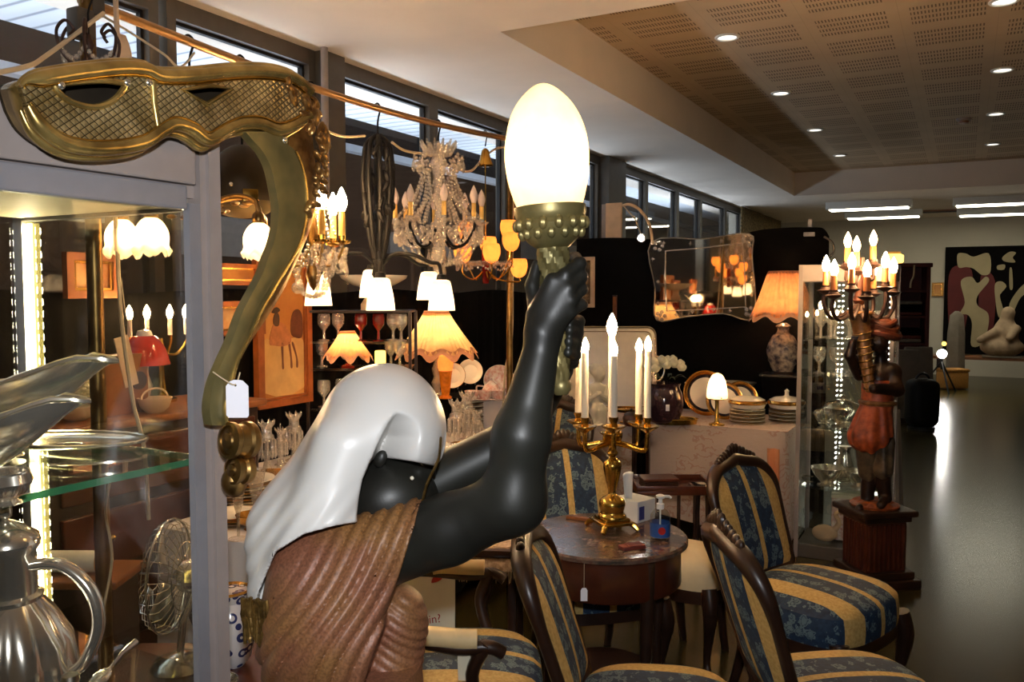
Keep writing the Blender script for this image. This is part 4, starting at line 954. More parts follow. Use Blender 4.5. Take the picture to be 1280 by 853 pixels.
# ------------------------------------------------------------------ left side of the stall: long table, etagere, lamps, glass, china
TZ = .78
def table_cloth_box(name, lab, x0, x1, y0, y1, z, mat, cat='table', top='white_cloth'):
    t = thing(name, lab, cat, ((x0+x1)/2, (y0+y1)/2, 0)); lx, ly = x1-x0, y1-y0
    mk('table_top', MB().rbox((0,0,z-.02), (lx-.03, ly-.03, .03), .004), M['wood_mid'], t)
    for sx in (-1, 1):
        for sy in (-1, 1): mk('leg', MB().cyl((sx*(lx/2-.08), sy*(ly/2-.08), 0), (sx*(lx/2-.08), sy*(ly/2-.08), z-.03), .02), M['alu_dark'], t)
    per = 2*(lx+ly)
    def fn(u, v):
        s = (u % 1)*per
        if s < lx: x, y, nx, ny = -lx/2+s, -ly/2, 0, -1
        elif s < lx+ly: x, y, nx, ny = lx/2, -ly/2+s-lx, 1, 0
        elif s < 2*lx+ly: x, y, nx, ny = lx/2-(s-lx-ly), ly/2, 0, 1
        else: x, y, nx, ny = -lx/2, ly/2-(s-2*lx-ly), -1, 0
        w = (.004+.014*v)*math.sin(s*21)+.008*v*math.sin(s*8+1)
        return V((x+nx*(.006+w+.02*v), y+ny*(.006+w+.02*v), z+.003-v*(z-.05)))
    n = int(per*26); m = MB().grid(fn, n, 16, cu=True); c = mk('tablecloth', m, M[mat], t); mk('table_runner', MB().rbox((0,0,z+.003), (lx+.01, ly+.01, .006), .002), M[top], t); return t
lt = table_cloth_box('display_table', 'long low table along the left partition with a black skirt, crowded with glass', -2.93, -2.30, 2.66, 5.1, TZ, 'black_cloth')
lt2 = table_cloth_box('display_table', 'small near table with gold banded china and flute glasses beside the sideboard', -2.44, -1.93, 1.95, 2.54, TZ, 'white_cloth')

def pleat_lamp(name, lb, loc, s, shade, n=14, wav=.035, base='crystal', hb=.2, lit=True, prof=None, e=2, trim='pleat_trim', cat='table lamp'):
    """pleated shade with a ruffled rim on a turned base; loc = foot"""
    t = thing(name, lb, cat, loc)
    prof = prof or [(.052,.17),(.056,.165),(.075,.13),(.115,.07),(.165,.0)]
    pp = [q[:2] for q in spl(prof, 4)]
    ft = lambda a, q: 1+.03*math.cos(4*n*a)*(1-q*.3)+.07*q*q*math.cos(n*a)
    zf = lambda a, q: -.014*q**4*math.cos(n*a)
    sh = mk('pleated_shade', MB().lathe([(r*s, (z+hb)*s) for r, z in pp], 20*n, rf=ft, zf=zf, caps=False), M[shade], t)
    ro = [V((prof[-1][0]*s*ft(a,1)*math.cos(a), prof[-1][0]*s*ft(a,1)*math.sin(a), (hb+prof[-1][1])*s+zf(a,1))) for a in np.linspace(0, 2*PI, 8*n+1)[:-1]]
    mk('ruffle', MB().lathe([(prof[-1][0]*s*.97, (hb+.012)*s), (prof[-1][0]*s*1.0, hb*s), (prof[-1][0]*s*1.07, (hb-.022)*s)], 8*n, rf=lambda a, q: 1+.05*math.cos(n*a), zf=lambda a, q: -.012*q*math.cos(n*a)-.010*math.cos(n*a), caps=False), M[trim], sh)
    mk('collar', MB().lathe([(prof[0][0]*s*1.04, (hb+prof[0][1]+.004)*s), (prof[0][0]*s*1.1, (hb+prof[0][1]-.004)*s), (prof[0][0]*s*1.04, (hb+prof[0][1]-.022)*s)], 28, caps=False), M[trim], sh)
    if isinstance(base, str): mk('base', MB().lathe([(r*s, z*s) for r, z in [(.05,0),(.052,.012),(.03,.018),(.014,.03),(.024,.06),(.012,.085),(.022,.12),(.01,.15),(.012,hb+.02),(0,hb+.02)]], 24), M[base], t)
    mk('bulb', bulb_mb((0,0,(hb+.03)*s), 1.0), M['bulb_w' if lit else 'bulb_off'], t)
    if lit: lamp('shade_light', V(loc)+V((0,0,(hb+.125)*s)), e, (1,.68,.36), .012)
    return t
# risers at the far end of the table
q = at(553, 500, 4.95); 
t = thing('display_riser', 'black riser box under the amber lamp on the left table', 'riser', (q.x, q.y, TZ+.006), YAW); mk('box', MB().rbox((0,0,.1), (.30,.28,.20), .006), M['black_cloth'], t, False)
RZ1 = TZ+.206
q2 = at(632, 505, 5.1); t = thing('display_riser', 'white clothed riser carrying floral china on the left table', 'riser', (q2.x, q2.y, TZ+.006), YAW); mk('box', MB().rbox((0,0,.09), (.34,.34,.18), .008), M['white_cloth'], t)
RZ2 = TZ+.186
b = at(546, 494, 4.9); pleat_lamp('pleated_lamp', 'tall table lamp with large yellowish pleated shade on a slim crystal stem', (b.x, b.y, RZ1), 1.34, 'pleat', 11, base='crystal', hb=.20, e=.85)
b = at(557, 494, 4.80); t = thing('amber_lamp', 'glowing amber glass column lamp in front of the pleated lamp', 'table lamp', (b.x, b.y, RZ1))
mk('column', MB().lathe([(.035,0),(.037,.01),(.022,.02),(.030,.08),(.038,.15),(.04,.16)], 24), M['amber'], t); mk('glow_cap', MB().lathe([(.036,.155),(.044,.18),(.046,.21),(.036,.245),(.0,.262)], 24), M['amber_glow'], t)

def standing_plate(lb, px, py, d, r, mat, rimm, grp):
    c = at(px, py, d); t = thing('standing_plate', lb, 'plate', (c.x, c.y, c.z-r), YAW, grp)
    R = Matrix.Rotation(math.radians(-78), 3, 'X'); m = MB(); m.M = Matrix.Translation((0,0,r)) @ Matrix.Rotation(math.radians(78), 4, 'X')
    m.lathe([(0,.0),(r*.6,0),(r*.68,.006),(r,.016),(r,.019),(r*.66,.01),(r*.58,.004),(0,.004)], 40); o = mk('dish', m, M[mat], t)
    m = MB(); m.M = Matrix.Translation((0,0,r)) @ Matrix.Rotation(math.radians(78), 4, 'X'); m.lathe([(r*.97,.0165),(r*.985,.0205),(r*1.01,.0185),(r*.99,.0145)], 40, caps=False); mk('rim', m, M[rimm], t)
    mk('easel', MB().sweep([(-r*.4,-.03,-r*.0),(-r*.35,.07,.0),(0,.03,r*1.1)], .004, 6).sweep([(r*.4,-.03,0),(r*.35,.07,0),(0,.03,r*1.1)], .004, 6), M['wood_dark'], t); return t
gp_ = 'plates standing on the left table'
standing_plate('cream plate half hidden behind the amber lamp', 566, 470, 4.95, .076, 'china', 'gold_rim', gp_)
standing_plate('round yellowish cream plate standing right of the amber lamp', 588, 465, 5.0, .074, 'china', 'china', gp_)
standing_plate('floral plate with pink roses standing right of the cream plate', 624, 476, 5.1, .094, 'china_floral', 'china', gp_)
def stack(name, lb, cat, loc, n, r, h, mat, rimm, grp=None, part='plate'):
    t = thing(name, lb, cat, loc, 0, grp)
    for k in range(n):
        z = k*h; mk(part, MB().lathe([(r*.5,z),(r*.62,z+.002),(r,z+h*.9),(r*.99,z+h*1.1),(r*.6,z+h*.5),(0,z+h*.5)], 32), M[mat if k % 2 == 0 or not rimm else rimm], t)
    return t
b = at(588, 508, 4.9); stack('plate_stack', 'stack of brownish plates below the cream standing plate', 'plates', (b.x, b.y, TZ+.006), 14, .078, .0135, 'china', 'brass_old')
cz = RZ2
def cup_(lb, loc, mat='china_floral', s=1, grp=None, rz=0):
    t = thing('teacup', lb, 'cup', loc, rz, grp); mk('saucer', MB().lathe([(.03*s,0),(.07*s,.012*s),(.069*s,.015*s),(.03*s,.004*s),(0,.004*s)], 28), M[mat], t)
    mk('cup', MB().lathe([(.018*s,.004*s),(.03*s,.012*s),(.042*s,.05*s),(.045*s,.058*s),(.04*s,.05*s),(.025*s,.014*s),(0,.012*s)], 28), M[mat], t)
    mk('handle', MB().sweep([q for q in spl([(.04*s,0,.05*s),(.064*s,0,.05*s),(.06*s,0,.025*s),(.035*s,0,.02*s)], 5)], .004*s, 8), M[mat], t); return t
tp = at(614, 498, 4.98); t = thing('teapot', 'floral china teapot in front of the rose plate', 'teapot', (tp.x, tp.y, RZ2), YAW)
mk('body', MB().lathe([(.03,0),(.05,.02),(.055,.05),(.04,.08),(.025,.088)], 28), M['china_floral'], t); ld_ = mk('lid', MB().lathe([(.028,.088),(.015,.1),(.006,.104),(.009,.114),(0,.12)], 20), M['china_floral'], t)
mk('spout', MB().sweep(spl([(.04,0,.03),(.07,0,.05),(.085,0,.085)], 4), [.014,.0125,.012,.0115,.011,.010,.009,.008,.008], 10), M['china_floral'], t); mk('handle', MB().sweep(spl([(-.045,0,.07),(-.085,0,.07),(-.08,0,.03),(-.05,0,.025)], 5), .005, 8), M['china_floral'], t)
c0 = None
for k, (px, d, w) in enumerate(((590,4.85,'leftmost on the white riser'),(606,4.86,'second from the left on the white riser'),(622,4.88,'third from the left on the white riser'),(640,5.0,'rightmost on the white riser, by the dark arm'),(634,5.16,'at the back of the white riser'))):
    b = at(px, 500, d); c0 = cup_('floral teacup and saucer '+w, (b.x, b.y, RZ2), 'china_floral', 1.0, 'floral teacups', rz=YAW+k)
# etagere of glass shelves
b = at(455, 540, 4.45); et = thing('glass_etagere', 'glass shelf unit with dark frame standing on the left table behind the veil', 'display shelf', (b.x, b.y, TZ+.006), YAW)
EW, ED, EH = .53, .26, .71
for sx in (-1, 1):
    for sy in (-1, 1): mk('post', MB().rbox((sx*EW/2, sy*ED/2, EH/2), (.016,.016,EH), .002), M['wood_dark'], et, False)
ES = [.02, .2, .41, .55, EH]
for z in ES: mk('shelf', MB().rbox((0,0,z), (EW, ED, .012), .002), M['wood_dark'] if z in (.02, EH) else M['glass_green'], et, False)
def es(x, y, z): return V(et.location) + RT*x + FW*y + V((0,0,z+.0065))
def glassware(name, lb, cat, loc, prof, mat, grp=None, s=1, n=20, flt=0):
    t = thing(name, lb, cat, loc, 0, grp)
    k = max(2, int(len(prof)*.4))
    mk('foot', MB().lathe([(r*s, z*s) for r, z in prof[:k+1]], n), M[mat], t, flat_angle=25)
    mk('bowl', MB().lathe([(r*s, z*s) for r, z in prof[k:]], n, rf=(lambda a, q: 1+.05*math.cos(flt*a)) if flt else None, caps=False), M[mat], t, flat_angle=25); return t
GOB = [(.03,0),(.031,.003),(.008,.008),(.006,.05),(.012,.058),(.032,.085),(.034,.12),(.030,.14)]
TUM = [(.026,0),(.028,.003),(.028,.006),(.03,.03),(.033,.09)]
DEC = [(.04,0),(.045,.01),(.05,.06),(.042,.1),(.016,.13),(.014,.16),(.022,.175),(.012,.18),(.02,.2),(.018,.225),(.0,.235)]
BOW = [(.03,0),(.032,.004),(.02,.012),(.06,.045),(.075,.075),(.07,.076)]
rnd = random.Random(12)
g1 = glassware('ruby_goblet', 'ruby red glass goblet, left of two on the etagere upper shelf', 'glass', es(.0, -.06, .55), GOB, 'ruby', 'ruby goblets'); clone(g1, es(.09, -.05, .55), label='ruby red glass goblet, right of two on the etagere upper shelf')
t0 = glassware('cut_goblet', 'clear cut glass goblet on the shelves of the etagere', 'glass', es(-.2, -.03, .55), GOB, 'cut', 'cut goblets in the etagere')
for x, y, z in ((-.14,.04,.55),(.16,.0,.55),(.21,-.06,.55),(-.22,0,.41),(.14,.05,.41),(.2,-.04,.41),(-.2,-.05,.2),(-.12,.02,.2),(-.04,-.04,.2),(.05,.02,.2),(.13,-.04,.2),(.21,.03,.2)): clone(t0, es(x, y, z))
t0 = glassware('cut_tumbler', 'clear cut glass tumbler on the bottom shelf of the etagere', 'glass', es(-.21,.0,.02), TUM, 'cut', 'tumblers in the etagere')
for x in (-.13,-.05,.04,.12,.2): clone(t0, es(x, -.02+.04*rnd.random(), .02))
t = thing('pedestal_dish', 'wide cream dish on a square pedestal standing on top of the etagere', 'dish', es(.06, 0, EH), YAW)
mk('pedestal', MB().lathe([(.07,0),(.07,.03),(.05,.06),(.045,.09),(.06,.115)], 4), M['ribbon'], t, False); mk('dish', MB().lathe([(.05,.112),(.11,.13),(.17,.165),(.178,.182),(.17,.182),(.1,.145),(0,.13)], 40), M['china'], t)
b = es(-.07, -.06, .41); pleat_lamp('pleated_lamp', 'small lamp with a flared pinkish pleated shade on the etagere shelf', (b.x, b.y, b.z), .72, 'pink_pleat', 8, base='ruby', hb=.09, e=.2)
b = es(.105, -.09, .41); t = thing('yellow_jar_lamp', 'little glowing yellow glass jar lamp right of the small pleated lamp', 'night light', b); mk('jar', MB().lathe([(.02,.02),(.026,.022),(.028,.03),(.028,.085),(.024,.09)], 20), M['yellow_jar'], t); mk('foot', MB().lathe([(.022,0),(.022,.004),(.01,.008),(.012,.022)], 18), M['brass'], t)
# cut-glass lustres and bowls along the table
LUS = [(.04,0),(.042,.005),(.02,.014),(.012,.05),(.02,.075),(.011,.1),(.012,.125),(.034,.14),(.042,.175),(.036,.178)]
def lustre(lb, px, py, d, grp, s=1):
    b = at(px, py, d); b.z = TZ+.006; t = thing('crystal_lustre', lb, 'candlestick', b, YAW, grp)
    mk('stem', MB().lathe([(r*s, z*s) for r, z in LUS[:8]], 16), M['cut'], t, flat_angle=20); mk('crown', MB().lathe([(r*s, z*s) for r, z in [(.012,.125),(.034,.14),(.03,.16),(.022,.165),(.022,.19),(.036,.215),(.032,.213),(.018,.19)]], 24, rf=lambda a, q: 1+.09*math.cos(8*a)*q, zf=lambda a, q: .012*s*math.cos(8*a)*(1 if q > .7 else 0)), M['cut'], t, flat_angle=20)
    for k in range(10):
        a = 2*PI*k/10; mk('prism', MB().lathe([(0,.142*s),(.006*s,.135*s),(.007*s,.07*s),(0,.055*s)], 5, (.036*s*math.cos(a), .036*s*math.sin(a), 0)), M['cut'], t, flat_angle=15)
    return t
L1 = lustre('cut glass lustre with hanging prisms, front left beside the harp scroll', 334, 590, 3.75, 'glass lustres', 1.05)
for px, py, d, lb, s in ((368,570,4.0,'cut glass lustre close to the left edge of the white veil',1.0),(352,588,3.9,'shorter cut glass lustre between the two on the left table',.75),(571,550,4.3,'cut glass lustre just right of the white veil',1.1),(584,540,4.55,'cut glass lustre behind and right of the veil, second one',1.15),(596,548,4.4,'shorter cut glass lustre right of the veil above the gilt bowls',.8)):
    b = at(px, py, d); b.z = TZ+.006; clone(L1, b, label=lb, s=s)
t = thing('crystal_obelisk', 'slim pointed crystal stopper piece among the lustres on the left', 'glass', onz(351, 585, TZ+.006)); mk('spire', MB().lathe([(.02,0),(.012,.06),(.014,.1),(.006,.17),(0,.21)], 8), M['cut'], t, flat_angle=10)
tb0 = None
for px, d, lb in ((578,4.15,'gilt glass bowl, left of the two near the dark arm'),(600,4.2,'gilt glass bowl, right of the two near the dark arm')):
    b = at(px, 560, d); b.z = TZ+.006; glassware('gilt_bowl', lb, 'bowl', b, [(.03,0),(.03,.005),(.018,.012),(.05,.03),(.066,.058),(.062,.058),(.03,.02)], 'gold_rim', 'gilt bowls')
for px, d, lb in ((612,4.45,'clear cut bowl left of the forearm'),(560,4.0,'clear cut bowl touching the veil outline'),):
    b = at(px, 560, d); b.z = TZ+.006; glassware('cut_bowl', lb, 'bowl', b, BOW, 'cut', 'cut glass bowls', flt=12)
# gold-rimmed plates, bowls and flutes at the near end
gq = 'gold-banded china at the near end of the table'
for k, (px, py, d, r, lb) in enumerate(((305,628,3.25,.12,'stack of gold-banded plates behind the flutes'),(292,664,2.92,.09,'stack of gold-banded plates by the cabinet post'),(335,600,3.5,.10,'stack of gold-banded plates below the lustres'))):
    b = at(px, py, d); b.z = TZ+.006; stack('plate_stack', lb, 'plates', b, [7,3,4][k], r, .012, 'china', 'gold_rim', gq)
for px, d, lb in ((315,2.83,'gold-banded bowl right of the near plates'),(350,3.3,'gold-banded bowl touching the veil'),(334,3.2,'small gilt cup above the flutes')):
    b = at(px, 640, d); b.z = TZ+.006; glassware('gilt_cup', lb, 'bowl', b, [(.025,0),(.028,.004),(.02,.01),(.045,.03),(.056,.055),(.053,.055),(.03,.02)], 'gold_rim', gq)
FLU = [(.03,0),(.03,.003),(.005,.008),(.0045,.07),(.006,.075),(.016,.12),(.03,.20),(.0295,.2)]
f0 = None
for px, d, lb in ((298,2.72,'frosted flute glass, left one behind the harp scroll'),(321,2.78,'frosted flute glass, right one behind the harp scroll')):
    b = at(px, 660, d); b.z = TZ+.006; glassware('flute_glass', lb, 'glass', b, FLU, 'cut', 'flute glasses', 1.1)
# ---- behind the cabinet glass: sideboard, chest, red lamp, flowers, pictures
sb0, sb1 = onx(52, 500, -2.62), onx(248, 500, -2.62)
sy0, sy1 = sb0.y+.02, 2.6
sd = thing('sideboard', 'brown wooden sideboard with drawers seen through the cabinet glass', 'sideboard', (-2.8, (sy0+sy1)/2, 0)); W = sy1-sy0
mk('carcase', MB().rbox((0,0,.57), (.36, W, 1.10), .006), M['wood_dark'], sd, False); mk('top', MB().rbox((.01,0,1.135), (.42, W+.03, .03), .008), M['wood_mid'], sd, False)
for k in range(4):
    dr = mk('drawer', MB().rbox((.185,0,.98-.24*k), (.02, W-.06, .2), .006), M['wood_red'], sd, False)
    for s_ in (-1, 1): mk('knob', MB().ball((.205, s_*W*.28, .98-.24*k), .014), M['brass'], dr)
SBZ = 1.151
b = onx(182, 480, -2.75); t = thing('red_lamp', 'small lamp with a red glass shade seen through the cabinet glass', 'table lamp', (b.x, b.y, SBZ), 0)
mk('shade', MB().lathe([q[:2] for q in spl([(.03,.28),(.045,.275),(.075,.23),(.092,.17)], 4)], 32, caps=False), M['red_glass'], t); mk('base', MB().lathe([(.05,0),(.05,.01),(.02,.02),(.014,.05),(.026,.09),(.012,.13),(.014,.19)], 22), M['silver_dull'], t)
mk('chimney', MB().lathe([(.028,.275),(.03,.285),(.024,.30),(.0,.305)], 20), M['china'], t)
b = onx(150, 480, -2.72); t = thing('wooden_box', 'light wooden box leaning on the sideboard left of the red lamp', 'box', (b.x, b.y, SBZ), .1); mk('body', MB().rbox((0,0,.11), (.07,.2,.22), .005), M['wood_mid'], t, False); mk('sound_hole', MB().lathe([(.028,0),(.034,.004),(.034,.008),(.024,.008)], 24, (.036,.05,.12), ax=(1,0,0)), M['wood_dark'], t)
b = onx(193, 485, -2.64); t = thing('woven_basket', 'small cream woven basket below the red lamp', 'basket', (b.x, b.y, SBZ)); mk('bowl', MB().lathe([(.03,0),(.05,.02),(.062,.055),(.058,.055),(.04,.02)], 28), M['ribbon'], t); mk('handle', MB().sweep([(0, .058*math.cos(a), .05+.04*math.sin(a)) for a in np.linspace(0, PI, 12)], .004, 6), M['ribbon'], t)
b = onx(95, 510, -2.72); t = thing('hydrangea_bunch', 'round bunch of cream hydrangeas in a low bowl behind the gravy boats', 'flowers', (b.x, b.y, SBZ)); mk('bowl', MB().lathe([(.03,0),(.06,.02),(.07,.05),(.06,.055)], 24), M['china'], t)
rnd = random.Random(9)
for k in range(9):
    a = rnd.uniform(0, 6.3); r = .06*math.sqrt(rnd.random()); c = V((r*math.cos(a), r*math.sin(a), .085+.04*rnd.random())); m = MB()
    for j in range(46):
        u = V((rnd.gauss(0,1), rnd.gauss(0,1), rnd.gauss(0,1))).normalized(); m.ball(c+u*.042, (.011,.011,.008), 6, 4)
    mk('flower_head', m, M['hydrangea'], t)
def picture(lb, c0, w, h, fw, fm, art, axis, dep=.03, name='framed_picture', mat2=None):
    """c0 centre on its wall; axis = direction of the picture's width (unit), facing its left-hand normal"""
    t = thing(name, lb, 'picture', c0); ax_ = V(axis); nr = V((ax_.y, -ax_.x, 0))
    P = lambda a, b, d: ax_*a+V((0,0,b))+nr*d
    o_ = [(-w/2,-h/2),(w/2,-h/2),(w/2,h/2),(-w/2,h/2)]; i_ = [(-w/2+fw,-h/2+fw),(w/2-fw,-h/2+fw),(w/2-fw,h/2-fw),(-w/2+fw,h/2-fw)]
    mk('frame', plate(o_, [i_], lambda x, y, d: P(x, y, d), 0, dep), M[fm], t, False)
    j_ = [(x*.995, y*.995) for x, y in i_]; k_ = [(x-math.copysign(fw*.35, x), y-math.copysign(fw*.35, y)) for x, y in i_]
    mk('inner_slip', plate(j_, [k_], lambda x, y, d: P(x, y, d), 0, dep*.8), M[mat2 or 'gold_rim'], t, False)
    cv = mk('canvas', MB().prism(k_, P, 0, dep*.45), art, t, False); return t, P, cv
def art_mat(name, stops, sc=5, sky=None):
    t = NT(name); t.bsdf(.5); n = t.noise(sc, 6); c = t.ramp(n, stops)
    t.col(t.mix(t.math('MULTIPLY', t.noise(sc*3, 3), .5), c, stops[0][1], 'MIX')); return t.m
PF = PX+.02
a_ = art_mat('pastoral_scene', [(.3, srgb(70,44,28)), (.5, srgb(196,124,64)), (.7, srgb(220,180,120))], 7)
c = onx(112, 345, PF+.0); picture('small gilt framed painting seen through the cabinet glass', (PF, c.y, c.z), .225, .175, .03, 'frame_orange', a_, (0,1,0))
c = onx(297, 398, PF); picture('small brown framed painting half hidden by the harp pillar', (PF, c.y, c.z), .30, .16, .025, 'frame_orange', a_, (0,1,0))
c = onx(296, 338, PF); t_ = picture('narrow orange framed picture above the half hidden painting', (PF, c.y, c.z-.02), .3, .10, .02, 'frame_orange', art_mat('orange_scene', [(.3, srgb(120,60,24)), (.7, srgb(220,150,70))], 5), (0,1,0))
c = onx(350, 418, PF); yA, yB = onx(316, 418, PF).y, onx(384, 418, PF).y
la = art_mat('golden_landscape', [(.3, srgb(150,86,34)), (.55, srgb(206,140,66)), (.75, srgb(224,176,100))], 3)
zt_, zb_ = onx(350, 318, PF).z, onx(350, 507, PF).z
t, P, cv = picture('tall orange-brown framed painting of a lady in a wide dress on pale ground', (PF, (yA+yB)/2, (zt_+zb_)/2), yB-yA, zt_-zb_, .035, 'frame_orange', la, (0,1,0), .035, mat2='frame_orange')
W_, H_ = yB-yA, zt_-zb_
def blob(nm, pts, mat, d0=.016, k=5, par=None, Pf=None): return mk(nm, MB().prism([q[:2] for q in spl(pts, k, True)], Pf or P, d0-.004, d0+.0012), mat, par or t, False)
blob('painted_ground', [(-.14,-.30),(.14,-.30),(.14,-.06),(.05,-.045),(-.05,-.06),(-.14,-.05)], pm('pale_ground', srgb(216,170,104), .6, var=.2, sc=10), .0165, 3)
blob('painted_tree', [(.06,-.03),(.13,-.04),(.135,.06),(.11,.1),(.07,.09),(.05,.03)], pm('brown_foliage', srgb(104,56,34), .6, var=.3, sc=30), .017)
blob('painted_dress', [(-.10,-.06),(-.06,-.075),(0,-.08),(.05,-.06),(.03,.0),(-.02,.04),(-.07,.03)], pm('rosy_dress', srgb(190,120,74), .6, var=.3, sc=30), .018)
blob('painted_bodice', [(-.065,.025),(-.035,.025),(-.03,.07),(-.05,.09),(-.07,.06)], pm('dark_bodice', srgb(70,44,30), .6), .0186)
blob('painted_hat', [(-.08,.09),(-.05,.085),(-.025,.1),(-.05,.115)], pm('dark_hat', srgb(60,36,24), .6), .0192)
for x0, x1 in ((-.02,-.015),(.03,.045),(.055,.085)): blob('painted_leg', [(x0,-.07),(x0+.014,-.07),(x1+.01,-.15),(x1+.012,-.19),(x1,-.19),(x1-.002,-.14)], pm('brown_legs', srgb(120,70,44), .6), .0180)
# chest with the ribbed glass and the pierced vase
cc = at(240, 760, 2.05); cc = ld(-.80, 2.05); ch = thing('wooden_chest', 'reddish wooden chest between the cabinet and the statue', 'chest', cc, YAW)
mk('carcase', MB().rbox((0,0,.31), (.38,.30,.60), .008), M['wood_red'], ch, False); mk('lid', MB().rbox((0,0,.635), (.42,.34,.04), .012), M['wood_red'], ch, False)
for s_ in (-1, 1): mk('panel', MB().rbox((s_*.09,-.152,.32), (.15,.02,.4), .008), M['wood_mid'], ch, False)
CZ_ = .656
def chp(px, d): q = at(px, 780, d); return V((q.x, q.y, CZ_))
t = thing('desk_fan', 'chrome desk fan with a wire cage, seen side on behind the glass', 'fan', chp(214, 2.06), YAW)
Hc = .235; RC = .14
mk('base', MB().lathe([(.07,0),(.072,.006),(.06,.022),(.03,.034),(.012,.04)], 36, (.02,0,0)), M['silver'], t)
mk('stem', MB().sweep([(.02,0,.03),(.03,0,.12),(.065,0,.2)], .009, 10), M['silver'], t)
mo = mk('motor', MB().lathe([q[:2] for q in spl([(.0,-.015),(.034,-.01),(.042,.02),(.04,.07),(.025,.095),(0,.1)], 4)], 28, (.035,0,Hc), ax=(1,.15,0)), M['silver'], t)
cg = mk('cage_rim', MB().sweep([(0, RC*math.cos(a), Hc+RC*math.sin(a)) for a in np.linspace(0, 2*PI, 49)[:-1]], .003, 6, closed=True), M['silver'], t)
m = MB()
for k in range(34):
    a = 2*PI*k/34; c, s_ = math.cos(a), math.sin(a)
    for sg in (-1, 1): m.sweep([(sg*x, r*c, Hc+r*s_) for r, x in ((RC,0),(RC*.93,.022),(RC*.7,.034),(RC*.25,.04))], .0011, 4)
for sg in (-1, 1):
    for r, x in ((RC*.25,.04),(RC*.6,.037)): m.sweep([(sg*x, r*math.cos(a), Hc+r*math.sin(a)) for a in np.linspace(0, 2*PI, 33)[:-1]], .0016, 4, closed=True)
mk('wire_cage', m, M['silver'], t)
for k in range(3):
    a0 = k*2*PI/3; mk('blade', MB().grid(lambda u, v: V((-.012+.024*v, RC*(.15+.7*u)*math.cos(a0+(v-.5)*.9), Hc+RC*(.15+.7*u)*math.sin(a0+(v-.5)*.9))), 6, 5), M['silver_dull'], t).modifiers.new('t','SOLIDIFY').thickness = .002
t = thing('pierced_vase', 'blue and white pierced china vase beside the cabinet post', 'vase', chp(288, 2.08)); mk('body', MB().lathe([(.035,0),(.05,.02),(.065,.08),(.06,.13),(.04,.165),(.05,.19)], 32), M['delft'], t); mk('rim', MB().lathe([(.05,.188),(.054,.192),(.05,.196),(.045,.19)], 32, caps=False), M['gold_rim'], t)
t = thing('silver_dish', 'small silver dish at the foot of the pierced vase', 'dish', chp(268, 1.93)); mk('dish', MB().lathe([(.02,0),(.04,.01),(.05,.025),(.047,.025),(.03,.008),(0,.006)], 28), M['silver'], t); mk('rim', MB().lathe([(.049,.024),(.052,.027),(.048,.028)], 28, caps=False), M['silver'], t)
t = thing('silver_vase', 'polished silver vase standing behind the cabinet post', 'vase', chp(262, 2.15)); mk('body', MB().lathe([(.04,0),(.04,.01),(.025,.03),(.05,.1),(.055,.15),(.035,.2),(.03,.24)], 32), M['silver'], t); mk('rim', MB().lathe([(.03,.238),(.04,.25),(.036,.25),(.026,.24)], 32, caps=False), M['silver'], t)
q = at(112, 702, 2.55); t = thing('paper_roll', 'rolled cream paper with an orange end behind the silver jug handle', 'paper roll', q, YAW); mk('roll', MB().cyl((-.12,0,0), (.03,0,0), .033, n=24), M['paper'], t); mk('end_cap', MB().lathe([(.036,0),(.03,.012),(.012,.012),(.012,.004)], 20, (.03,0,0), ax=(1,0,0)), M['wicker'], t)
q_ = MB().rbox((0,0,q.z/2-.017), (.3,.2,q.z-.034), .008); rs = thing('wooden_stand', 'dark wooden stand under the cream paper roll', 'stand', (q.x-.03, q.y, 0), YAW); mk('carcase', MB().rbox((0,0,(q.z-.034)/2-.012), (.26,.18,q.z-.06), .006), M['wood_dark'], rs, False); mk('top', MB().rbox((0,0,q.z-.046), (.3,.22,.024), .006), M['wood_mid'], rs, False)
# hanging price tag and flex behind the glass
b = onx(158, 452, -2.3); t = thing('price_tag', 'long card tag dangling behind the cabinet glass by the red lamp', 'price tag', b); R = Matrix.Rotation(.25, 3, 'Y'); mk('card', MB().rbox((0,0,0), (.004,.05,.16), .001, R=Matrix.Rotation(.22, 3, 'X')), M['ribbon'], t, False); mk('string', MB().sweep([(0,.02,.08), (0,.0,.16), (0,-.01,.26)], .0015, 5), M['cord'], t)
cord('cream flex hanging straight behind the cabinet glass', [onx(140,215,-2.2), onx(146,300,-2.2), onx(152,400,-2.2), onx(166,500,-2.2), onx(180,560,-2.2), onx(186,650,-2.2)], .006)
cord('white flex looped low behind the cabinet glass', [onx(138,600,-2.1), onx(132,640,-2.1), onx(140,700,-2.1), onx(126,780,-2.1), onx(124,840,-2.1)], .004)
# lit candelabrum added to imitate candle flames reflected in the glass
b = onx(180, 420, -2.9); t = thing('reflection_candelabrum', 'brass candelabrum with lit candles added for flame reflections in the cabinet glass', 'candelabrum', (b.x+.02, b.y+.06, SBZ))
mk('stem', MB().lathe([(.06,0),(.06,.012),(.02,.03),(.012,.15),(.02,.2),(.01,.26)], 20), M['brass'], t)
for x in (-.14,-.06,.05,.13):
    mk('arm', MB().sweep(spl([(0,0,.2),(0,x*.6,.19),(0,x,.24),(0,x,.27)], 5), .006, 8), M['brass'], t); candle(t, (0,x,.27), .07, .009, 'candle', True, .8)
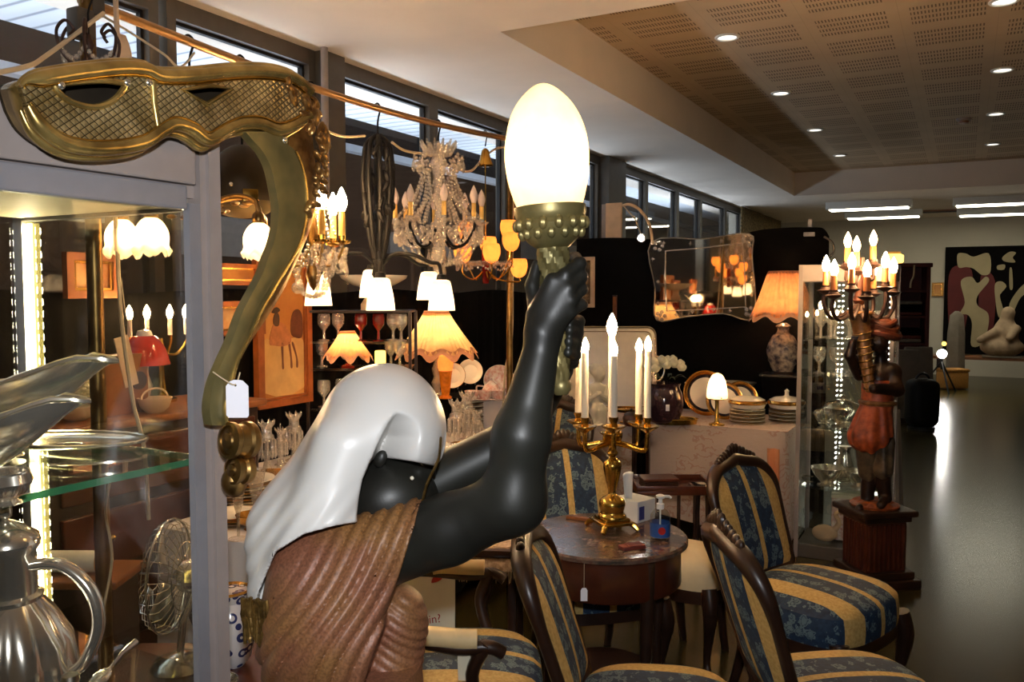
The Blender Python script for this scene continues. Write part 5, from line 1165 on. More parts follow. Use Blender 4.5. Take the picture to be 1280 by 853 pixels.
# ------------------------------------------------------------------ right half of the stall: clothed table, partition pieces, vitrine, figure with candles
dt = thing('display_table', 'display table under a pink embroidered white cloth in front of the tall partition', 'table', (0,0,0))
x0, x1, y0, y1, TZ2 = -2.22, -.93, 5.26, 5.93, .742
dt.location = ((x0+x1)/2, (y0+y1)/2, 0); lx, ly = x1-x0, y1-y0
mk('table_top', MB().rbox((0,0,TZ2-.02), (lx-.03, ly-.03, .03), .004), M['wood_mid'], dt)
for sx in (-1, 1):
    for sy in (-1, 1): mk('leg', MB().cyl((sx*(lx/2-.08), sy*(ly/2-.08), 0), (sx*(lx/2-.08), sy*(ly/2-.08), TZ2-.03), .02), M['alu_dark'], dt)
per = 2*(lx+ly)
def fn(u, v):
    s = (u % 1)*per
    if s < lx: x, y, nx, ny = -lx/2+s, -ly/2, 0, -1
    elif s < lx+ly: x, y, nx, ny = lx/2, -ly/2+s-lx, 1, 0
    elif s < 2*lx+ly: x, y, nx, ny = lx/2-(s-lx-ly), ly/2, 0, 1
    else: x, y, nx, ny = -lx/2, ly/2-(s-2*lx-ly), -1, 0
    w = (.003+.012*v)*math.sin(s*13)+.010*v*math.sin(s*5+1)
    return V((x+nx*(.006+w+.03*v), y+ny*(.006+w+.03*v), TZ2+.003-v*(TZ2-.10-.05*math.sin(s*4))))
cl = mk('tablecloth', MB().grid(fn, 150, 24, cu=True), M['lace'], dt); mk('cloth_top', MB().rbox((0,0,TZ2+.003), (lx+.01, ly+.01, .006), .002), M['lace'], cl)
q = ony(993, 600, 5.24)
m = MB(); m.grid(lambda u, v: V((x1-.11+.075*u+.02*v-(dt.location.x), y0-.035-.05*v-.012*math.sin(u*9)-dt.location.y, TZ2-.10-v*.60)), 10, 12); o = mk('peach_swag', m, pm('peach_cloth', srgb(224,150,104), .9, var=.1), dt); o.modifiers.new('t','SOLIDIFY').thickness = .006
T2 = TZ2+.0065
def t2(px, d, py=520): q = at(px, py, d); return V((q.x, q.y, T2))
# venetian mirror hung on the partition
PFY = PY-.03
def pw(px, py, h=0): q = ony(px, py, PFY-h); return q
mc = pw(881, 348); mr = thing('venetian_mirror', 'large wavy edged mirror hanging on the tall black partition', 'mirror', mc)
def mw(px, py, h): q = pw(px, py); return V((q.x, PFY-h, q.z))-mc
O_ = [(815,303),(880,299),(938,293),(941,320),(943,396),(905,392),(860,396),(822,400),(820,360)]; I_ = [(833,314),(880,310),(929,304),(932,340),(933,384),(880,387),(834,389),(832,350)]
# side strips, corner pieces and centre glass
fw_ = lambda x, y, h: mw(x, y, h)
mk('border_glass', plate([q[:2] for q in spl(O_, 3, True)], [I_], fw_, .004, .022), M['mirror'], mr, False)
mk('centre_glass', MB().prism(I_, fw_, .004, .014), M['mirror'], mr, False)
mk('bevel_strip', MB().sweep([mw(x, y, .02) for x, y in I_], .006, 6, closed=True), M['crystal'], mr)
m = MB(); rnd = random.Random(21)
B_ = spl(O_, 8, True)
mk('outer_bead', MB().sweep([mw(x, y, .022) for x, y in [q[:2] for q in spl(O_, 4, True)]], .005, 6, closed=True), M['silver_dull'], mr)
for cx, cy in ((824,308),(935,299),(938,390),(827,395)):
    m = MB()
    for k in range(5): a = k*1.256; m.lathe([(0,0),(.016,.002),(.01,.006),(0,.007)], 8, mw(cx+5*math.cos(a), cy+5*math.sin(a), .02), ax=(0,-1,0))
    mk('etched_rosette', m, M['crystal'], mr)
for k in range(16):
    i = int((k+.5)/16*len(B_)); x, y = B_[i][:2]; cx, cy = 881, 348; x += (cx-x)*.075; y += (cy-y)*.12
    mk('etched_flower', MB().lathe([(0,0),(.014,.001),(.014,.004),(.004,.007),(0,.007)], 8, mw(x, y, .021), rf=lambda a, q: 1+.3*math.cos(4*a), ax=(0,-1,0)), M['crystal'], mr)
# painting, wooden batten, tray, bust, vase, plates on the table
c = pw(735, 353); hh = (pw(735,322).z-pw(735,385).z); t, P, cv = picture('small cream framed painting of flowers on the partition behind the raised hand', (c.x-.11, PFY, c.z), .34, hh, .028, 'ribbon', art_mat('dark_flower_still_life', [(.35, srgb(34,30,22)), (.52, srgb(92,74,50)), (.66, srgb(178,150,110))], 16), (1,0,0), .03)
b = ony(768, 380, PFY-.02); t = thing('wooden_batten', 'thin brown wooden batten upright against the black partition', 'batten', (b.x, PY-.04, 0)); mk('batten', MB().rbox((0,0,.78), (.03,.02,1.56), .003), M['wood_mid'], t, False); mk('cap', MB().rbox((0,0,1.565), (.034,.024,.012), .002), M['wood_dark'], t, False)
b = t2(768, 5.95); tr = thing('silver_tray', 'large rectangular silver tray with rounded corners leaning upright behind the candelabrum', 'tray', (b.x-.02, b.y, T2), YAW)
def rrect(w, h, r, n=6): return [(sx*(w/2-r)+r*math.cos(a0+PI/2*i/n), sy*(h/2-r)+r*math.sin(a0+PI/2*i/n)) for sx, sy, a0 in ((1,1,0),(-1,1,PI/2),(-1,-1,PI),(1,-1,1.5*PI)) for i in range(n+1)]
TW, TH = .64, .60; Rt = Matrix.Rotation(math.radians(-10), 3, 'X')
tf = lambda x, y, h: Rt @ V((x, -h, y+TH/2))
mk('plate', MB().prism(rrect(TW, TH, .06), tf, 0, .006), pm('satin_silver', srgb(216,204,186), .3, .9, var=.08), tr, False)
for rr, hh_, ra in ((0, .012, .009), (.03, .009, .004)): mk('border', MB().sweep([tf(x, y, hh_) for x, y in rrect(TW-2*rr, TH-2*rr, .06-rr*.6)], ra, 8, closed=True), M['silver'], tr)
mk('handle', MB().sweep([tf(TW/2+.06*math.sin(a), .09*math.cos(a), .012) for a in np.linspace(0, PI, 12)], .008, 8), M['silver'], tr)
def stand(name, lb, cat, px, d, parts, grp=None, rz=YAW, py=520):
    t = thing(name, lb, cat, t2(px, d, py), rz, grp)
    for nm, m, mat in parts: mk(nm, m, M[mat], t)
    return t
# cherub bust: one carved figure
def cherub(P):
    d = cap(P, (0,0,.03), (0,0,.10), .045, .04); d = smin(d, ell(P, (0,0,.17), (.052,.042,.07)), .03)
    d = smin(d, ell(P, (0,-.005,.235), (.06,.04,.035)), .03); d = smin(d, cap(P, (0,-.01,.25), (.005,-.015,.285), .02, .018), .015)
    d = smin(d, ell(P, (.012,-.025,.33), (.04,.044,.05)), .012); d = smin(d, ell(P, (.0,.005,.35), (.046,.044,.042)), .012)
    d = smin(d, cap(P, (.018,-.068,.325), (.018,-.066,.318), .006, .007), .006)
    for s in (-1, 1):
        d = smin(d, cap(P, (s*.058,0,.235), (s*.066,-.035,.16), .02, .016), .012); d = smin(d, cap(P, (s*.066,-.035,.16), (s*.01,-.06,.20), .015, .011), .01)
        d = smin(d, cap(P, (s*.02,-.058,.20), (-s*.012,-.062,.215), .008, .006), .006); d = smin(d, cap(P, (s*.03,-.04,.10), (s*.035,-.03,.02), .03, .02), .02)
    for k in range(9):
        a = k*.7; d = smin(d, ell(P, (.004+.042*math.cos(a), .0+.036*math.sin(a), .36+.012*math.sin(3*a)), (.014,)*3), .006)
    return d
b = t2(745, 5.35); t = thing('cherub_bust', 'white china figure of a child with folded arms behind the candles', 'figurine', b, YAW+.2); mk('figure', surfnet(cherub, (-.11,-.11,0.0), (.11,.09,.42), .004), M['bust'], t); mk('socle', MB().lathe([(.06,0),(.06,.01),(.045,.02),(.05,.034)], 28), M['bust'], t)
stand('round_picture_plate', 'dark edged round plate standing behind the white child figure', 'plate', 722, 5.6, [('dish', (lambda m: (setattr(m, 'M', Matrix.Translation((0,0,.17)) @ Matrix.Rotation(math.radians(80), 4, 'X')), m.lathe([(0,.0),(.12,.0),(.165,.014),(.165,.018),(.12,.006),(0,.005)], 44))[1])(MB()), 'china'), ('rim', (lambda m: (setattr(m, 'M', Matrix.Translation((0,0,.17)) @ Matrix.Rotation(math.radians(80), 4, 'X')), m.lathe([(.16,.014),(.168,.02),(.172,.016),(.166,.01)], 44, caps=False))[1])(MB()), 'brass_old')])
stack('saucer_pile', 'pile of pale plates on the cloth behind the dark forearm', 'plates', t2(698, 5.4), 9, .10, .013, 'china_floral', None)
stack('plate_stack', 'pile of small pale plates behind the dark forearm', 'plates', t2(715, 5.72), 12, .08, .012, 'china', None)
t = thing('tea_caddy', 'small dark lidded pot between the candles', 'pot', t2(789, 5.3), YAW); mk('body', MB().lathe([(.04,0),(.05,.01),(.055,.05),(.045,.07)], 24), M['wood_red'], t); mk('lid', MB().lathe([(.048,.07),(.03,.085),(.008,.09),(.012,.105),(0,.112)], 24), M['wood_dark'], t)
# vase of white roses
vb = t2(830, 5.4); t = thing('rose_vase', 'dark amethyst glass vase filled with white roses', 'vase', vb, 0); t.scale = (1.16,)*3
mk('vase', MB().lathe([q[:2] for q in spl([(.05,0),(.085,.02),(.105,.09),(.10,.16),(.085,.20),(.092,.225)], 4)], 32), M['purple_glass'], t)
mk('label_tag', MB().rbox(-FW*.105+V((0,0,.10)), (.02,.004,.035), .001, R=Matrix.Rotation(YAW, 3, 'Z')), M['tagp'], t, False)
rnd = random.Random(31); ros = []
for k in range(16):
    a = k*2.39996; r = .118*math.sqrt((k+.4)/16); c = V((r*math.cos(a), r*math.sin(a), .285+.085*math.sqrt(max(0,1-(r/.125)**2))+rnd.uniform(-.006,.006)))
    m = MB(); m.M = Matrix.Translation(c)
    for L in range(4):
        n_ = 5; rr = .008+.0062*L
        for j in range(n_):
            b0 = 2*PI*j/n_+L*.6
            m.grid(lambda u, v: V(((rr*(.55+.45*math.sin(v*PI*.75)))*math.cos(b0+(u-.5)*1.5), (rr*(.55+.45*math.sin(v*PI*.75)))*math.sin(b0+(u-.5)*1.5), -.016+.032*v-.004*L)), 5, 5)
    m.ball((0,0,-.012), (.016,.016,.016), 10, 6)
    mk('rose', m, M['rose'], t)
for k in range(8): a = k*.785; mk('leaf', MB().grid(lambda u, v: V(((.06+.07*u)*math.cos(a)+(.02*math.sin(u*PI)*(v-.5))*-math.sin(a), (.06+.07*u)*math.sin(a)+(.02*math.sin(u*PI)*(v-.5))*math.cos(a), .25+.02*math.sin(u*3))), 6, 4), M['leaf'], t)
# gold-rimmed service: standing plates, stacks, tureen, platter
def service_plate(lb, px, py, d, r):
    c = at(px, py, d); t = thing('service_plate', lb, 'plate', (c.x, c.y, T2), YAW, 'standing plates of the gold and cobalt service')
    Mx = Matrix.Translation((0,0,r)) @ Matrix.Rotation(math.radians(76), 4, 'X')
    def L(prof): m = MB(); m.M = Mx; return m.lathe(prof, 44, caps=False)
    mk('plate_well', L([(0,.003),(r*.70,.003),(r*.72,.006)]), M['china'], t); mk('cobalt_band', L([(r*.70,.005),(r*.84,.012)]), M['cobalt'], t); mk('gold_border', L([(r*.83,.0115),(r*.93,.02),(r,.022),(r*1.01,.018),(r*.8,.004),(r*.6,-.003),(0,-.003)]), M['gold_rim'], t)
service_plate('large gold and cobalt rimmed plate standing left of the egg lamp', 882, 497, 5.72, .155); service_plate('second gold and cobalt plate standing in front, behind the egg lamp', 905, 505, 5.55, .125)
service_plate('gold and cobalt plate standing farthest right behind the stack', 925, 492, 5.68, .12)
t = thing('gilt_bowl', 'long scalloped gilt bowl standing behind the plates', 'bowl', t2(900, 5.96), YAW); mk('bowl', MB().lathe([(.08,0),(.09,.02),(.17,.14),(.25,.20),(.245,.205),(.16,.15),(.06,.03)], 48, rf=lambda a, q: (1+.06*math.cos(10*a)*q)*(1 if abs(math.cos(a)) > 2 else 1/math.sqrt(math.cos(a)**2+2.6*math.sin(a)**2))), M['silver_dull'], t); mk('foot', MB().lathe([(.09,0),(.09,.008),(.06,.014)], 30), M['gold_rim'], t)
def tureen(lb, px, d, r, n, fin):
    b = t2(px, d); t = thing('plate_stack', lb, 'plates', b, 0, 'gold banded dinner service stacks')
    for k in range(n): z = k*.0115; mk('plate', MB().lathe([(r*.55,z),(r*.65,z+.002),(r*.96,z+.009),(r*.95,z+.0115),(r*.6,z+.006)], 36, caps=True), M['china' if k % 2 else 'brass_old'], t)
    z = n*.0115; mk('dish', MB().lathe([(r*.7,z),(r*.9,z+.01),(r*.98,z+.03),(r*1.02,z+.035)], 40), M['china'], t); mk('gold_lid', MB().lathe([(r*1.02,z+.035),(r*1.05,z+.045),(r*.98,z+.058),(r*.94,z+.06)], 40), M['gold_rim'], t)
    mk('lid', MB().lathe([(r*.94,z+.06),(r*.7,z+.075),(r*.2,z+.085)]+([(r*.12,z+.09),(r*.1,z+.11),(r*.14,z+.12),(0,z+.135)] if fin else [(0,z+.087)]), 36), M['china'], t)
tureen('stack of plates under a gold banded dish, just right of the egg lamp', 934, 5.42, .118, 8, False); tureen('stack of plates topped by a gold banded lidded tureen next to the vitrine', 983, 5.48, .118, 7, True)
t = thing('gilt_platter', 'low gilt platter at the table front under the rose vase', 'platter', t2(845, 5.38), YAW); mk('gallery', MB().lathe([(.12,0),(.125,.03),(.13,.032),(.128,.036),(.118,.03),(.11,.006)], 44, rf=lambda a, q: 1/math.sqrt(.8*math.cos(a)**2+2.6*math.sin(a)**2)), M['brass'], t); mk('base', MB().lathe([(0,.002),(.115,.002),(.115,.008),(0,.008)], 44, rf=lambda a, q: 1/math.sqrt(.8*math.cos(a)**2+2.6*math.sin(a)**2)), M['mirror'], t)
b = t2(784, 5.42); t = thing('gilt_stand', 'small gilt footed dish behind the front candle', 'dish', b); mk('dish', MB().lathe([(.05,0),(.05,.006),(.015,.014),(.012,.06),(.08,.075),(.09,.09),(.08,.085),(0,.07)], 32), M['gold_rim'], t); mk('rim', MB().lathe([(.09,.088),(.094,.093),(.09,.096),(.086,.092)], 32, caps=False), M['brass'], t)
# egg lamp
b = t2(896, 5.32); t = thing('egg_lamp', 'small brass column lamp with a glowing egg shaped frosted shade', 'table lamp', b); mk('base', MB().lathe([(.05,0),(.048,.008),(.02,.016),(.013,.03),(.013,.155),(.02,.16),(.055,.165),(.055,.172),(0,.175)], 28), M['brass'], t)
mk('egg_shade', MB().lathe([q[:2] for q in spl([(.062,.172),(.066,.19),(.06,.24),(.05,.285),(.03,.322),(.0,.336)], 5)], 32), M['egg_glow'], t); mk('bulb', MB().ball((0,0,.245), (.014,.014,.022), 10, 7), M['bulb_in'], t); mk('screw', MB().ball(-FW*.064+RT*.012+V((0,0,.18)), .005), M['wood_dark'], t)

# dark plinth with the big pink pleated lamp
b = at(982, 470, 5.75); pb = thing('black_plinth', 'tall black plinth carrying the peach pleated lamp beside the vitrine', 'plinth', (b.x, b.y+.03, 0)); pz = 1.02
pb.location = (ony(978, 470, 6.125).x, 6.125, 0)
mk('column', MB().rbox((0,0,pz/2-.01), (.24,.2,pz-.02), .006), M['black_cloth'], pb, False); mk('top', MB().rbox((0,0,pz-.01), (.28,.22,.02), .004), M['black'], pb, False)
pl = V((pb.location.x, pb.location.y, pz))
def lampb():
    t = pleat_lamp('pleated_lamp', 'big lamp with a peach pleated scallop shade on a dark floral porcelain jar', pl, 1.25, 'pink_pleat', 8, base=None, hb=.33, e=.75, prof=[(.082,.245),(.09,.235),(.115,.16),(.145,.07),(.172,.0)])
    mk('porcelain_jar', MB().lathe([q[:2] for q in spl([(.055,0),(.07,.02),(.11,.12),(.105,.2),(.07,.27),(.045,.29),(.04,.32),(.055,.335),(.02,.36)], 4)], 36), M['imari'], t); mk('foot', MB().lathe([(.075,0),(.078,.012),(.06,.02)], 36), M['wood_dark'], t)
lampb()
# clip spot lamp on the partition and the beige board beside it
b = ony(803, 298, PY-.05); t = thing('clip_spotlight', 'white gooseneck clip spotlight glinting at the top edge of the black partition', 'spotlight', b)
a0 = ony(779, 257, PY+.02)-b; mk('gooseneck', MB().sweep(spl([tuple(ony(816,306,PY-.05)-b), tuple(ony(812,282,PY-.03)-b), tuple(ony(801,264,PY)-b), tuple(ony(788,256,PY+.0)-b), tuple(a0)], 6), .012, 8), M['ribbon'], t); mk('cable', MB().sweep([a0, (a0+V((0,0,0)))*.5+V((.02,0,.02)), V((0,0,0))], .006, 6), M['cord'], t); mk('spot_bulb', MB().ball((0,-.03,0), .016), M['flood'], t); mk('spot_housing', MB().lathe([(.03,.0),(.034,.02),(.02,.05),(0,.055)], 20, (0,-.03,0), ax=(0,1,.2)), M['plastic_w'], t)
b = ony(766, 275, PY+.16); bb = thing('beige_board', 'beige folded board standing behind the partition beside the window column', 'board', (b.x, PY+.16, 0)); bh = ony(766, 254, PY+.16).z; w_ = ony(779,275,PY+.16).x-ony(752,275,PY+.16).x
mk('panel', MB().rbox((.01,0,bh/2), (w_*.74,.02,bh), .003), M['ribbon'], bb, False); mk('side_panel', MB().rbox((-w_*.42,.03,bh/2-.005), (w_*.22,.06,bh), .003), M['alu_warm'], bb, False)
b = ony(1012, 290, PY); t = thing('bulldog_clip', 'grey clip gripping the top edge of the black partition at its right end', 'clip', (b.x, PY+.01, ony(1012,293,PY-.02).z)); mk('jaw', MB().rbox((0,0,0), (.075,.07,.03), .004), M['alu'], t); mk('lever', MB().rbox((0,.01,.06), (.03,.02,.10), .006), M['alu'], t)
tag(mk('dark_flex', MB().sweep(spl([tuple(ony(a, c, PY-.03)) for a, c in ((1030,296),(1040,303),(1042,315),(1034,325),(1032,333))], 5), .008, 6), M['alu_dark']), 'dark flex looping at the right end of the black partition', 'cable')
# woven runner hung high on the window wall beyond
ya, yb = onx(925, 270, WX+.12).y, onx(974, 280, WX+.12).y; zt0 = onx(925, 258, WX+.12).z
tp_ = MB(); tp_.grid(lambda u, v: V((WX+.13+.01*math.sin(u*20), ya+(yb-ya)*u, zt0-.95*v+.0*u)), 24, 8); o = tag(mk('wall_hanging', tp_, M['tapestry']), 'patterned woven runner hung on the window wall behind the partition', 'wall hanging'); o.modifiers.new('t','SOLIDIFY').thickness = .02
# ------------------------------------------------------------------ vitrine
vx0, vx1, vy0, vy1, VH = -.87, -.345, 5.20, 5.62, 1.757
vt = thing('vitrine', 'narrow glass vitrine with LED dots and silver on its shelves, right end of the stall', 'display cabinet', ((vx0+vx1)/2, (vy0+vy1)/2, 0)); vw, vd = vx1-vx0, vy1-vy0
for sx in (-1, 1):
    for sy in (-1, 1): mk('corner_post', MB().rbox((sx*(vw/2-.012), sy*(vd/2-.012), VH/2), (.024,.024,VH), .002), M['alu_warm'], vt, False)
mk('base_board', MB().rbox((0,0,.04), (vw-.03, vd-.03, .08), .004), M['alu_dark'], vt, False); mk('top_panel', MB().rbox((0,0,VH-.05), (vw-.01, vd-.01, .10), .004), M['alu_warm'], vt, False)
for s, ax_ in ((-1,'x'),(1,'x'),(-1,'y'),(1,'y')): mk('glass_pane', MB().box((s*(vw/2-.01), 0, .88), (.005, vd-.05, 1.58)) if ax_ == 'x' else MB().box((0, s*(vd/2-.01), .88), (vw-.05, .005, 1.58)), thin_glass('vitrine_glass', (.93,.95,.94,1)), vt, False)
VS = [.085, .42, .78, 1.10, 1.32]
VSs = VS[1:]
for z in VSs: mk('glass_shelf', MB().rbox((0,0,z), (vw-.05, vd-.05, .008), .001), M['glass_green'], vt, False)
for sx, sy in ((-.16,.42),(-.115,.42),(.445,-.38)):
    m = MB()
    for k in range(44): m.ball((sx*vw, sy*vd, .22+k*.033), (.004,.004,.004), 6, 4)
    mk('led_string', m, M['led_w'], vt)

def vs(x, y, k): return V(vt.location)+V((x, y, VS[k]+.0045))
g = 'silver in the vitrine'
def silv(name, lb, cat, loc, prof, s=1, lid=None, mat='silver', hand=False, grp=None):
    t = thing(name, lb, cat, loc, YAW, grp); mk('body', MB().lathe([(r*s, z*s) for r, z in prof], 30), M[mat], t)
    if lid: mk('lid', MB().lathe([(r*s, z*s) for r, z in lid], 26), M[mat], t)
    if hand:
        h = prof[-1][1]*s
        for sg in (-1, 1): mk('handle', MB().sweep(spl([(sg*.9*prof[-2][0]*s,0,h*.8),(sg*1.55*prof[-2][0]*s,0,h*.85),(sg*1.4*prof[-2][0]*s,0,h*.35),(sg*.9*prof[-2][0]*s,0,h*.3)], 5), .004, 7), M[mat], t)
    return t
SOUP = [(.05,0),(.052,.006),(.025,.015),(.06,.04),(.085,.075),(.09,.095)]; SLID = [(.09,.095),(.075,.115),(.03,.13),(.01,.135),(.014,.15),(0,.16)]
silv('silver_tureen', 'lidded silver tureen in the middle of the vitrine', 'tureen', vs(-.02,-.05,2), SOUP, 1.25, SLID, hand=True); silv('silver_sugar_bowl', 'lidded silver sugar bowl left of the vitrine tureen', 'bowl', vs(-.14,.06,2), SOUP, .7, SLID); silv('silver_sugar_bowl', 'lidded silver sugar bowl right of the vitrine tureen', 'bowl', vs(.12,.05,2), SOUP, .75, SLID)
silv('silver_basket', 'shiny silver basket left on the lowest lit vitrine shelf', 'basket', vs(-.10,-.06,1), [(.05,0),(.05,.005),(.03,.012),(.07,.06),(.09,.10),(.086,.10),(.06,.06)], 1.1, hand=True); silv('silver_basket', 'shiny silver basket right on the lowest lit vitrine shelf', 'basket', vs(.08,-.03,1), [(.05,0),(.05,.005),(.03,.012),(.07,.06),(.09,.10),(.086,.10),(.06,.06)], 1.0, hand=True)
silv('silver_jug', 'silver jug at the back of the lowest lit vitrine shelf', 'jug', vs(-.02,.1,1), [(.04,0),(.045,.01),(.06,.08),(.035,.16),(.03,.19),(.038,.22)], 1.0)
g0 = glassware('stem_glass', 'stemmed glass on the upper shelves of the vitrine', 'glass', vs(-.15,-.08,4), GOB, 'cut', 'stem glasses in the vitrine', 1.15)
for x, y, k in ((-.07,-.1,4),(.01,-.08,4),(.09,-.1,4),(.16,-.06,4),(-.11,.06,4),(.03,.07,4),(.13,.08,4),(-.16,-.05,3),(-.06,-.08,3),(.05,-.06,3),(.14,-.08,3),(.0,.08,3)): clone(g0, vs(x, y, k))
t = thing('printed_box', 'pale printed cardboard box low in the vitrine', 'box', vs(.03,.04,0), .1); mk('carton', MB().rbox((0,0,.13), (.22,.16,.26), .004), M['china_floral'], t, False); mk('lid', MB().rbox((0,0,.268), (.226,.166,.02), .004), M['paper'], t, False)
t = thing('china_swan', 'pale china bird on the floor of the vitrine', 'figurine', vs(-.1,-.1,0), 0); mk('body', MB().ball((0,0,.05), (.075,.05,.05), 16, 10), M['ribbon'], t); mk('neck', MB().sweep(spl([(.05,0,.07),(.08,0,.12),(.06,0,.17),(.085,0,.19),(.10,0,.175)], 5), [.018-.0005*i for i in range(21)], 10), M['ribbon'], t)
# ------------------------------------------------------------------ standing figure with candelabra on a fluted pedestal
pq = at(1091, 718, 4.56); pe = thing('pedestal', 'dark wooden fluted square pedestal under the torch bearing figure', 'pedestal', (pq.x, pq.y, 0), YAW+.18)
mk('plinth', MB().rbox((0,0,.025), (.36,.34,.05), .006).rbox((0,0,.07), (.31,.29,.04), .006), M['wood_dark'], pe, False)
m = MB().rbox((0,0,.22), (.235,.225,.28), .004)
for k in range(8):
    m.cyl((-.10+k*.0285,-.114,.1), (-.10+k*.0285,-.114,.345), .0095, n=8); m.cyl((-.117,-.10+k*.0275,.1), (-.117,-.10+k*.0275,.345), .0095, n=8); m.cyl((.117,-.10+k*.0275,.1), (.117,-.10+k*.0275,.345), .0095, n=8)
mk('fluted_shaft', m, M['wood_red'], pe); mk('cornice', MB().rbox((0,0,.372), (.28,.265,.03), .008).rbox((0,0,.405), (.33,.31,.035), .01), M['wood_dark'], pe, False)
fz = .4235; FB = V((pq.x, pq.y, fz)); fg = thing('candelabra_figure', 'carved dark figure in a red tunic and turban holding up a ten light candelabra', 'statue', FB, YAW)
def Q(px, py, dd=0): q = at(px, py, 4.56+dd)-FB; return np.array((q.dot(RT), q.dot(FW), q.z))
r_ = lambda px: px*4.56/FPX
def fbody(P):
    d = cap(P, Q(1084,628,.02), Q(1086,585,.03), r_(8), r_(9)); d = smin(d, cap(P, Q(1086,585,.03), Q(1090,540,.02), r_(9), r_(13)), .02)
    e = smin(cap(P, Q(1106,622,-.02), Q(1103,582,-.03), r_(8), r_(9)), cap(P, Q(1103,582,-.03), Q(1103,540,0), r_(9), r_(13)), .02); d = smin(d, e, .02)
    d = smin(d, cap(P, Q(1084,630,.02), Q(1074,636,-.07), r_(6.5), r_(5)), .012); d = smin(d, cap(P, Q(1107,624,-.02), Q(1101,632,-.12), r_(6.5), r_(5)), .012)
    d = smin(d, cap(P, Q(1096,540), Q(1098,475), r_(18), r_(17)), .03); d = smin(d, cap(P, Q(1086,468,.03), Q(1114,466,-.02), r_(12), r_(13)), .03)
    d = smin(d, cap(P, Q(1101,462), Q(1100,438), r_(8), r_(7)), .02); d = smin(d, ell(P, Q(1098,428,-.02), (r_(12),r_(13),r_(15))), .015)
    d = smin(d, cap(P, Q(1090,430,-.06), Q(1088,434,-.065), r_(3), r_(3)), .008)
    d = smin(d, smin(cap(P, Q(1086,466,.03), Q(1074,446,-.02), r_(8), r_(7)), cap(P, Q(1074,446,-.02), Q(1070,424,-.03), r_(6.5), r_(5)), .015), .015)
    d = smin(d, cap(P, Q(1070,424,-.03), Q(1076,418,-.05), r_(6), r_(5)), .01)
    d = smin(d, smin(cap(P, Q(1116,468,-.03), Q(1122,488,-.09), r_(9), r_(8)), cap(P, Q(1122,488,-.09), Q(1092,486,-.16), r_(7.5), r_(6)), .02), .015)
    d = smin(d, smin(cap(P, Q(1074,470,0), Q(1062,445,-.06), r_(7), r_(6)), cap(P, Q(1062,445,-.06), Q(1066,428,-.07), r_(6), r_(5)), .012), .012)
    return d
mk('body', surfnet(fbody, (-.26,-.30,-.03), (.26,.20,1.10), .0075), M['moor'], fg)
def tunic(P):
    d = cap(P, Q(1097,470), Q(1097,500), r_(19), r_(19)); sk = cap(P, Q(1096,505), Q(1088,546,-.02), r_(18), r_(26))
    d = smin(d, sk, .02); d = np.maximum(d, (Q(1090,552)[2]+.05*np.sin(P[:,0]*20)-P[:,2])); d = np.maximum(d, P[:,2]-Q(1097,474)[2])
    a = np.arctan2(P[:,1], P[:,0]); return d-.006*np.sin(a*11)*np.clip((Q(0,500)[2]-P[:,2])/.1, 0, 1)
mk('tunic', surfnet(tunic, (-.22,-.22,.2), (.22,.22,.85), .0065), M['terracotta'], fg)
mk('sash', MB().sweep([Q(1097,503)+np.array((r_(20)*math.cos(a), r_(20)*math.sin(a), 0)) for a in np.linspace(0, 2*PI, 25)[:-1]], .014, 8, closed=True), M['gilded_wood'], fg)
def breech(P):
    d = np.minimum(cap(P, Q(1087,556,.02), Q(1085,592,.03), r_(16), r_(12)), cap(P, Q(1104,554,0), Q(1103,588,-.03), r_(15), r_(12))); a = np.arctan2(P[:,1], P[:,0]); return d-.004*np.sin(P[:,0]*120)
mk('breeches', surfnet(breech, (-.18,-.2,.05), (.18,.2,.5), .006), pm('mottled_breeches', srgb(96,80,58), .5, c2=srgb(52,42,34), sc=20), fg)
c = Q(1104,416,-.0); m = MB()
for k in range(3): m.sweep([c+np.array((r_(17-2*k)*math.cos(a), r_(15-2*k)*math.sin(a), .03*k-.01+.012*math.sin(2*a+k))) for a in np.linspace(0, 2*PI, 29)[:-1]], .024-.003*k, 8, closed=True)
m.ball(c+np.array((0,0,.05)), (.055,.05,.035)); mk('turban', m, pm('red_brown_turban', srgb(118,54,30), .45, c2=srgb(64,34,22), sc=20), fg)
hz = MB().sweep([Q(1088,490,-.10), Q(1082,450,-.06), Q(1076,405,-.02), Q(1074,393,-.02)], [.024,.035,.048,.055], 16); mk('torch_horn', hz, M['gilded_wood'], fg); 
m = MB()
for k in range(9): t_ = k/9; p_ = Q(1087-10*t_, 484-76*t_, -.09+.06*t_); m.sweep([p_+np.array(((.028+.024*t_)*math.cos(a), (.028+.024*t_)*math.sin(a), .012*math.cos(a))) for a in np.linspace(0, 2*PI, 17)[:-1]], .005, 6, closed=True)
mk('spiral_bands', m, M['brass_old'], fg)
b0 = Q(1074,392,-.02); mk('torch_rim', MB().lathe([(.05,-.01),(.075,-.008),(.08,.0),(.075,.012),(.05,.014)], 26, b0), M['gilded_wood'], fg)
mk('rock_base', (lambda m: [m.ball(np.array((random.Random(k).uniform(-.09,.09), random.Random(k+50).uniform(-.08,.08), .012)), (.05,.045,.022), 9, 6) for k in range(12)] and m)(MB().lathe([(.125,0),(.13,.012),(.10,.02)], 20)), pm('orange_rockwork', srgb(170,84,40), .5, c2=srgb(110,56,28), sc=26), fg)
mk('stem', MB().lathe([(.03,0),(.02,.04),(.035,.07),(.02,.12),(.028,.18),(.016,.24),(.02,.30)], 18, b0), pm('dark_rust_metal', srgb(92,46,26), .4, .4, var=.4), fg)
